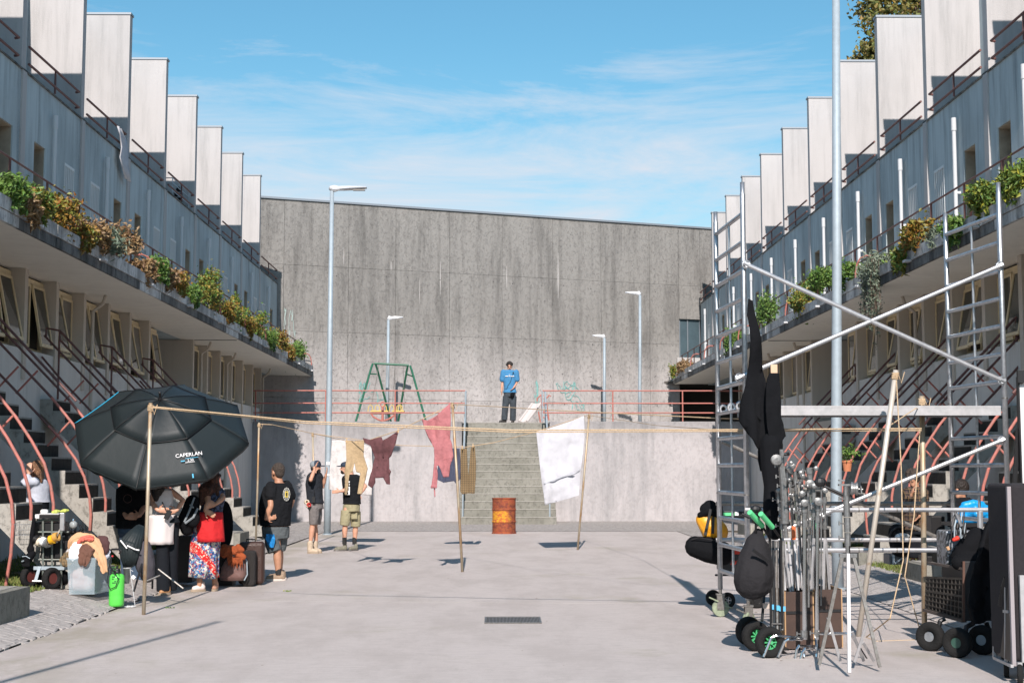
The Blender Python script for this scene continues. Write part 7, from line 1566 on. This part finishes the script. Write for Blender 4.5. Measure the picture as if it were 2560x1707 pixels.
# cart with green grips
gc = thing('hand_cart', 'black hand cart with mint green grips and green-hubbed pneumatic wheels', 'cart', zA(680, 1400, 12.5)); 
for (a, b, c_, d) in (((560, 470), (642, 560), (690, 640), (700, 1230)), ((632, 480), (708, 568), (765, 645), (772, 1230))):
    m = MB(); m.rod(zA(*a, 12.3), zA(*b, 12.45), .0235, n=14); m.build('grip', M_MINT, gc); m = MB(); m.tube([zA(*b, 12.45), zA(*c_, 12.6), zA(*d, 12.6)], .012, 8); m.build('handle_tube', M_BLACK, gc)
m = MB(); m.rod(zA(700, 1200, 12.6), zA(775, 1200, 12.6), .012); m.bx(zA(640, 1300, 12.6).x, zA(800, 1300, 12.6).x, 12.5, 12.9, .03, .045); m.build('toe_plate', M_BLACK, gc)
wheel(gc, V((zA(690, 1310, 12.25).x, 12.25, .13)), (.30, -1, 0), .131, .085, MATS['hub_green'], .48, 8); wheel(gc, V((zA(600, 1270, 12.7).x, 12.7, .13)), (.32, -1, 0), .131, .085, MATS['hub_green'], .48, 8); wheel(gc, V((zA(552, 1235, 13.1).x, 13.1, .13)), (.5, -1, 0), .131, .085, M_BLACK, .48)
M_SACK = mat('charcoal_canvas', (.022, .021, .023), .9, bump=2, bump_scale=9, spec=.2)
sk = thing('sandbag_sack', 'plump charcoal drawstring sack hanging from the green-gripped cart', 'sack', zA(580, 1000, 12.4)); m = MB()
m.limb([(zA(615, 610, 12.5), .05), (zA(600, 680, 12.45), .10), (zA(590, 780, 12.42), .145), (zA(580, 880, 12.4), .17), (zA(575, 920, 12.4), .165)]); m.limb([(zA(640, 700, 12.5), .07), (zA(650, 860, 12.45), .1), (zA(630, 940, 12.42), .11)]); organic(m.build('sack_body', M_SACK, sk), .013, 4)
m = MB(); m.bar(zA(580, 715, 12.2), zA(680, 790, 12.25), .025, .012, (0, 1, 0)); m.build('webbing', M_BLACK, sk); m = MB(); m.tube([zA(600, 620, 12.45), zA(600, 560, 12.4), zA(640, 545, 12.45), zA(640, 620, 12.5)], .012, 6); m.build('sack_neck_loop', M_BLACK, sk)
m = MB(); m.tube([zA(510, 482, 12.5), zA(560, 505, 12.5)], .014, 8); m.ell(zA(600, 450, 12.5), (.05, .03, .035)); tag(m.build('brake_levers', M_BLACK, kind='stuff'), 'black lever and clamp by the mint green grips', 'lever')

# bags and generator behind the scaffold's left frame
M_YBAG = mat('yellow_tarpaulin_bag', (.80, .36, .02), .42, bump=1.5, bump_scale=7)
yb = thing('yellow_dry_bag', 'bright yellow roll-top dry bag with black top at the left scaffold post', 'bag', zA(300, 630, 16.3)); m = MB()
m.limb([(zA(270, 520, 16.3), .10), (zA(310, 560, 16.3), .13), (zA(350, 600, 16.35), .13)]); m.limb([(zA(245, 520, 16.3), .07), (zA(300, 600, 16.3), .10)]); organic(m.build('bag_body', M_YBAG, yb), .013, 4)
m = MB(); m.limb([(zA(270, 450, 16.3), .07), (zA(300, 440, 16.3), .09), (zA(320, 470, 16.3), .09)]); m.limb([(zA(235, 488, 16.25), .035), (zA(290, 465, 16.2), .05)]); organic(m.build('roll_top', M_BLACKCLOTH, yb), .012, 3)
m = MB(); m.bar(zA(305, 450, 16.12), zA(268, 620, 16.1), .03, .01, (0, 1, 0)); m.bar(zA(322, 500, 16.12), zA(318, 610, 16.12), .03, .01, (0, 1, 0)); m.build('strap', M_BLACK, yb)
db = thing('black_duffel', 'rounded black duffel bag bulging out left of the scaffold post', 'bag', zA(240, 800, 16.2)); m = MB()
m.limb([(zA(205, 695, 16.2), .125), (zA(290, 715, 16.2), .15), (zA(380, 740, 16.25), .14)]); organic(m.build('bag_body', M_BLACKCLOTH, db), .014, 4); m = MB(); m.tube([zA(180, 650, 16.1), zA(230, 635, 16.05), zA(330, 655, 16.05)], .007, 6); m.build('zip', M_SACK, db)
YG = 16.6; gw = thing('equipment_trolley', 'black trolley with red and black case marked 200 behind the left scaffold frame', 'trolley', zA(430, 960, YG)); cv = lambda x, y, dy=0: zA(x, y, YG+dy)
part_box(gw, 'case_body', (372, 700), (620, 855), mat('black_case_plastic', (.03, .032, .035), .5), -.05, .35, conv=cv); part_box(gw, 'red_lid', (385, 712), (500, 742), mat('red_case_plastic', (.62, .04, .02), .45), -.07, -.051, conv=cv, bev=.003)
a = cv(460, 800, -.056); text('200', .07, a, (1, 0, 0), (0, 0, 1), MATS['red_case_plastic'], gw); a = cv(420, 484, -.06)
part_box(gw, 'shelf_box', (376, 462), (620, 505), M_BLACK, -.05, .3, conv=cv); part_box(gw, 'green_label', (380, 472), (455, 492), M_MINT, -.056, -.0505, conv=cv, bev=0); part_box(gw, 'white_label', (458, 465), (482, 490), M_WHITE, -.056, -.0505, conv=cv, bev=0)
for x in (376, 600): m = MB(); m.rod(cv(x, 430, .0), cv(x, 870, 0), .014); m.build('upright', M_BLACK, gw)
wheel(gw, V((cv(410, 920).x, YG-.05, .09)), (.25, -1, 0), .092, .05, M_GALV, .5, 5); wheel(gw, V((cv(345, 915).x, YG+.3, .09)), (.25, -1, 0), .092, .05, M_BLACK, .5); wheel(gw, V((cv(600, 920).x, YG-.05, .09)), (.25, -1, 0), .092, .05, M_BLACK, .5)
m = MB(); m.rod(cv(335, 880, .3), cv(620, 880, -.05), .012); m.build('axle', M_BLACK, gw)

# ------------------------------------------------------------------ crate cart on the right
YK = 12.6; kc = thing('garden_cart', 'dark cart with fat tyres loaded with a black lattice crate and boxes', 'cart', zB(850, 1400, YK)); cv = lambda x, y, dy=0: zB(x, y, YK+dy)
ck = thing('plastic_crate', 'black lattice plastic crate riding on the fat-tyred cart', 'crate', cv(790, 1170)); 
c00, c10, c01, c11 = cv(668, 895, .55), cv(912, 905, -.1), cv(662, 1100, .55), cv(905, 1172, -.1)
M_CRATE = mat('black_crate_plastic', (.04, .035, .03), .5)
for i in range(8): t_ = i/7; a, b = c00.lerp(c01, t_), c10.lerp(c11, t_); m = MB(); m.bar(a, b, .014, .02 if i in (0, 3, 7) else .009); m.build('slat', M_CRATE, ck)
for i in range(11): t_ = i/10; a, b = c00.lerp(c10, t_), c01.lerp(c11, t_); m = MB(); m.bar(a, b, .009, .014, (0, 1, 0)); m.build('slat', M_CRATE, ck)
m = MB(); off = V((.02, .05, 0)); m.add([c00+off, c10+off, c11+off, c01+off], [(0, 1, 2, 3)]); m.build('crate_content', M_BLACK, ck)
wd = mat('grey_weathered_wood', (.10, .08, .07), .8, noise_amt=.4, noise_scale=12)
m = MB(); m.bar(cv(660, 1108, .55), cv(915, 1180, -.1), .05, .025); m.build('bed_edge', wd, kc); m = MB(); m.bar(cv(912, 790, -.1), cv(912, 1185, -.1), .02, .02, (0, 1, 0)); m.build('corner_post', mat('rust_brown_frame', (.10, .05, .035), .7), kc); m = MB(); m.bar(cv(680, 800, .5), cv(915, 840, -.1), .03, .02); m.build('top_rail', wd, kc)
m = MB(); p_ = cv(915, 1180, -.1); r_ = cv(1110, 1180, 0); m.bx(p_.x, r_.x+.1, YK-.1, YK+.5, cv(915, 1180, -.1).z, cv(915, 790, -.1).z); bevel(m.build('cart_box', mat('black_painted_ply', (.02, .02, .022), .6), kc), .008)
for (x, y, dy, hb) in ((695, 1265, .1, M_GALV), (872, 1308, -.35, mat('dark_green_hub', (.03, .08, .06), .5)), (1035, 1288, -.15, M_GALVM)): c_ = cv(x, y, dy); wheel(kc, V((c_.x, c_.y, .125)), (-.9, -1, 0), .128, .10, hb, .36)
for (a, b, c_) in (((745, 1240, .1), (760, 1180, .1), (790, 1165, .1)), ((915, 1300, -.3), (930, 1220, -.2), (975, 1195, -.1)), ((1080, 1290, -.1), (1075, 1230, 0), (1060, 1190, 0))): m = MB(); m.tube([cv(*a), cv(*b), cv(*c_)], .022, 8); m.build('axle_arm', M_BLACK, kc)
M_DIAM = mat('quilted_grey_vinyl', (.30, .32, .35), .35, .3, col2=(.05, .055, .06), noise_scale=22, lo=.45, hi=.55, detail=2)
vb = thing('quilted_case', 'grey chequer-patterned case standing on the cart behind the crate', 'case', cv(820, 810)); a, b = cv(785, 590, .25), cv(1000, 820, .25); m = MB(); m.bx(a.x, b.x, YK+.2, YK+.5, b.z, a.z); bevel(m.build('case_shell', M_DIAM, vb), .02)
m = MB(); m.limb([(cv(900, 760, .1), .10), (cv(960, 700, .1), .12), (cv(1000, 640, .1), .1)]); m.limb([(cv(880, 800, 0), .07), (cv(990, 800, 0), .09)]); tag(organic(m.build('black_pouch', M_BLACKCLOTH), .014), 'black soft pouch slumped against the quilted case', 'pouch')
cb2 = thing('cable_coil', 'coil of grey cables with a red clamp hanging from the scaffold tube', 'cable', cv(880, 620)); 
for i in range(5): m = MB(); m.tube([cv(860+i*14, 470, 0), cv(835+i*18, 560+i*6, -.02), cv(830+i*22, 640, -.02), cv(870+i*14, 640-i*5, 0), cv(905+i*6, 540, 0)], .007, 6); m.build('cable', M_GALVM if i % 2 else M_BLACK, cb2)
m = MB(); m.rod(cv(865, 478, -.03), cv(898, 560, -.03), .016); m.build('clamp_body', M_GALV, cb2); m = MB(); m.limb([(cv(848, 650, -.05), .016), (cv(870, 640, -.05), .022)]); m.build('red_clamp', MATS['red_case_plastic'], cb2); m = MB(); m.rod(cv(815, 715, -.02), cv(805, 695, -.02), .014); m.build('orange_tip', M_TANC, cb2)
# black coat hanging on the scaffold corner
zF = lambda x, y, Y: P(2360+x/3.485, 1250+y/3.485, Y)
cloth('long black coat hanging from the right scaffold post over the cart', [(480, 62), (530, 60), (565, 120), (560, 300), (545, 500), (500, 640), (480, 800), (440, 880), (420, 1040), (330, 1075), (250, 1070), (212, 900), (235, 760), (260, 560), (300, 400), (345, 270), (400, 180), (440, 110)], 12.1, M_BLACKCLOTH, conv=zF, seed=14, name='black_coat', cat='coat', amp=.10, freq=7, group=None, cuts=6, t=.05)

# ------------------------------------------------------------------ flight case and white board at the right edge
YW = 10.75; fc = thing('flight_case_trolley', 'black padded flight case on wheels with silver frame at the right edge', 'flight case', (zB(1280, 1480, YW).x+.2, YW+.3, 0)); cv = lambda x, y, dy=0: zB(x, y, YW+dy)
xa = cv(1215, 900).x; xr = xa+.75; ztop_ = cv(1220, 285).z; zbt = cv(1280, 1475).z
m = MB(); m.bx(xa+.03, xr, YW+.02, YW+.55, zbt+.03, ztop_); bevel(m.build('case_body', mat('charcoal_felt', (.02, .017, .02), .9, noise_amt=.3, noise_scale=40), fc), .03, 3)
m = MB(); m.bx(xa, xa+.028, YW, YW+.03, zbt, ztop_-.02); m.build('edge_piping', mat('dusty_grey_webbing', (.30, .27, .28), .8), fc)
for (x0_, x1_, z0_, z1_) in ((cv(1270, 900).x, cv(1270, 900).x+.035, zbt, cv(1290, 880).z), (xa+.029, xr, zbt, zbt+.03), (cv(1270, 900).x+.036, xr, cv(1290, 880).z-.03, cv(1290, 880).z)): m = MB(); m.bx(x0_, x1_, YW-.03, YW-.002, z0_, z1_); m.build('silver_frame', M_ALUM, fc)
# open metal side rack to its left
A_, B_ = cv(1112, 1420, .5), cv(1230, 1475, 0)
for (p_, q_) in ((A_, B_), (cv(1112, 1420, .5), cv(1125, 850, .5)), (cv(1190, 1448, .2), cv(1190, 960, .2)), (cv(1125, 850, .5), cv(1160, 850, .4)), (cv(1130, 1110, .5), cv(1210, 1120, .1))): m = MB(); m.bar(p_, q_, .022, .022, (0, 1, 0) if abs(p_.z-q_.z) > .2 else (0, 0, 1)); m.build('side_rack_bar', M_ALUM, fc)
m = MB(); m.add([A_+V((.02, .03, .03)), B_+V((.0, .03, .03)), cv(1225, 900, .05), cv(1130, 870, .5)], [(0, 1, 2, 3)]); thick(m.build('side_panel', M_BLACK, fc), .01)
m = MB(); m.tube([cv(1160, 1080, .3), cv(1180, 960, .25), cv(1200, 900, .2)], .03, 8); m.build('handle', M_BLACK, fc)
for (x, dy) in ((1175, .35), (1262, -.05)): c_ = cv(x, 1490, dy); wheel(fc, V((c_.x+.02, c_.y, .075)), (1, -.35, 0), .078, .04, mat('brown_wheel_hub', (.12, .07, .05), .6), .55)
wb = thing('white_board', 'tall white reflector board with a black frame standing at the right edge of the view', 'board', (cv(1300, 280).x+.3, YW+.8, 0)); YV = 11.6
a = P(2543, 948, YV); m = MB(); m.bx(a.x+.014, a.x+.95, YV, YV+.02, .02, a.z-.02); m.build('white_face', mat('white_foamboard', (.70, .69, .70), .6), wb)
m = MB(); m.bx(a.x, a.x+.013, YV-.015, YV+.03, .02, a.z); m.build('frame_post', M_BLACK, wb); m = MB(); m.bx(a.x, a.x+.95, YV-.012, YV+.028, a.z+.001, a.z+.02); m.build('frame_top', M_BLACK, wb)
m = MB(); c_ = P(2552, 940, YV-.03); m.bx(c_.x-.03, c_.x+.05, YV-.05, YV-.016, a.z-.03, a.z+.07); m.build('clip', M_BLACK, wb); m = MB(); m.tube([P(2547+i*2.5, 956+(i % 2)*5, YV-.006) for i in range(5)], .0025, 4); m.build('pen_mark', M_BLACK, wb)
m = MB(); b_ = P(2505, 1560, YV+.1); m.bar(V((b_.x, YV+.1, .05)), V((a.x+.01, YV+.04, a.z-.4)), .03, .03, (0, 1, 0)); m.build('support_leg', M_BLACK, wb)

# ------------------------------------------------------------------ blue tarpaulin and kit behind the scaffold
YT = 16.9; cv = lambda x, y, dy=0: zB(x, y, YT+dy)
ut = thing('equipment_table', 'dark folding table loaded with the blue tarpaulin behind the scaffold', 'table', cv(990, 760)); a, b = cv(850, 540), cv(1180, 540); m = MB(); m.bx(a.x, b.x, YT-.1, YT+.5, a.z-.04, a.z); m.build('table_top', M_BLACK, ut)
for x in (a.x+.03, b.x-.03): m = MB(); m.rod((x, YT, gz(x, YT)), (x, YT, a.z-.04), .015); m.build('leg', M_BLACK, ut)
bt = thing('blue_tarpaulin', 'bright blue crumpled tarpaulin folded in a pile behind the scaffold tube', 'tarpaulin', cv(990, 540)); m = MB(); r2 = random.Random(3)
for i in range(9): y = 520-i*13; x0_ = 860+r2.uniform(-12, 30)+i*6; x1_ = 1130-r2.uniform(0, 30)-i*9; m.limb([(cv(x0_, y+4, .1), .035), (cv((x0_+x1_)/2, y+r2.uniform(-8, 4), r2.uniform(-.05, .1)), .05), (cv(x1_, y, .1), .035)])
organic(m.build('sheet_pile', mat('bright_blue_tarp', (.01, .30, .68), .35, bump=2.5, bump_scale=10), bt), .009, 2)
q3 = lambda x, y, dy=0: P(2060+x/5.807, 1180+y/5.807, 18.6+dy)
bb_ = thing('black_rucksack', 'black rucksack with a clear bag on top, on the steps behind the scaffold', 'rucksack', q3(1080, 1120)); m = MB(); m.limb([(q3(1060, 880), .12), (q3(1100, 980), .15), (q3(1110, 1080), .14)]); organic(m.build('pack', M_BLACKCLOTH, bb_), .014); m = MB(); m.tube([q3(950, 930, -.1), q3(985, 850, -.12), q3(1060, 800, -.1), q3(1180, 800, -.1)], .014, 6); m.build('handle_frame', M_BLACK, bb_)
m = MB(); m.ell(q3(1140, 925, -.15), (.10, .06, .04)); m.ell(q3(1090, 935, -.17), (.06, .05, .03)); organic(m.build('clear_bag', mat('silvery_plastic', (.6, .62, .63), .2, .3), bb_), .012, 2)
tb = thing('metal_toolbox', 'grey metal toolbox with a triangular gusset on the verge behind the scaffold', 'toolbox', q3(1050, 1340)); a, b = q3(950, 1190), q3(1240, 1340); m = MB(); m.bx(a.x, b.x, a.y, a.y+.3, max(.18, b.z), a.z); bevel(m.build('box', mat('dark_grey_tool_steel', (.10, .11, .12), .5, .4), tb), .01); m = MB(); m.bar(q3(1010, 1335, -.02), q3(1150, 1235, -.02), .02, .012, (0, 1, 0)); m.bar(q3(1010, 1200, -.02), q3(1010, 1340, -.02), .03, .012, (0, 1, 0)); m.build('gusset', M_GALVM, tb)
a, b = q3(560, 1000, .4), q3(930, 1290, .4)
for i, (x0_, y0_, x1_, y1_, lab) in enumerate(((1500, 1220, 1800, 1400, 'low black equipment box on the right verge near the rusty pole'), (1560, 640, 1760, 900, 'black box with white label on the right-hand steps'),)):
    obj_box('equipment_box', lab, 'box', (x0_, y0_), (x1_, y1_), M_BLACK, 0, .4, conv=q3)
# small debris on the slab
r2 = random.Random(77); deb = MB()
for i in range(70):
    p = V((r2.uniform(-4, 4.3), 10+r2.random()**1.5*24, .002)); s_ = r2.uniform(.006, .016); a0_ = r2.uniform(0, 6.28)
    deb.add([p+V((math.cos(a0_+j*1.57)*s_*r2.uniform(.6, 1.4), math.sin(a0_+j*1.57)*s_*r2.uniform(.6, 1.4), .003*r2.random()+.001)) for j in range(4)], [(0, 1, 2, 3)])
deb.build('leaf_litter', mat('brown_litter', (.20, .13, .08), .9), kind='stuff')
for i, (x, y) in enumerate(((424, 1520), (720, 1478))):
    p = G(x, y); m = MB()
    for _ in range(22): leaf(m, p+V((r2.gauss(0, .035), r2.gauss(0, .03), .010)), .022, r2)
    tag(m.build('weed_patch', LM['yellow'] if i % 2 else LM['green']), ['small weed tuft on the concrete by the nearest rusty pole', 'tiny weed tuft on the concrete in front of the luggage'][i], 'weed', kind='stuff')
# a tall slanted mast of the crew's, beyond the left edge of the view; its long shadow crosses the slab at the lower left
root = thing('mast', 'tall slanted mast standing beyond the left edge of the view', 'mast', (-5.1, 3.6, 0))
m = MB(); m.tube([(-5.1, 3.6, 0), (-4.0, 3.92, 5.0), (-3.3, 4.2, 8.0)], .035, 10); m.build('pipe', M_GALVM, root)
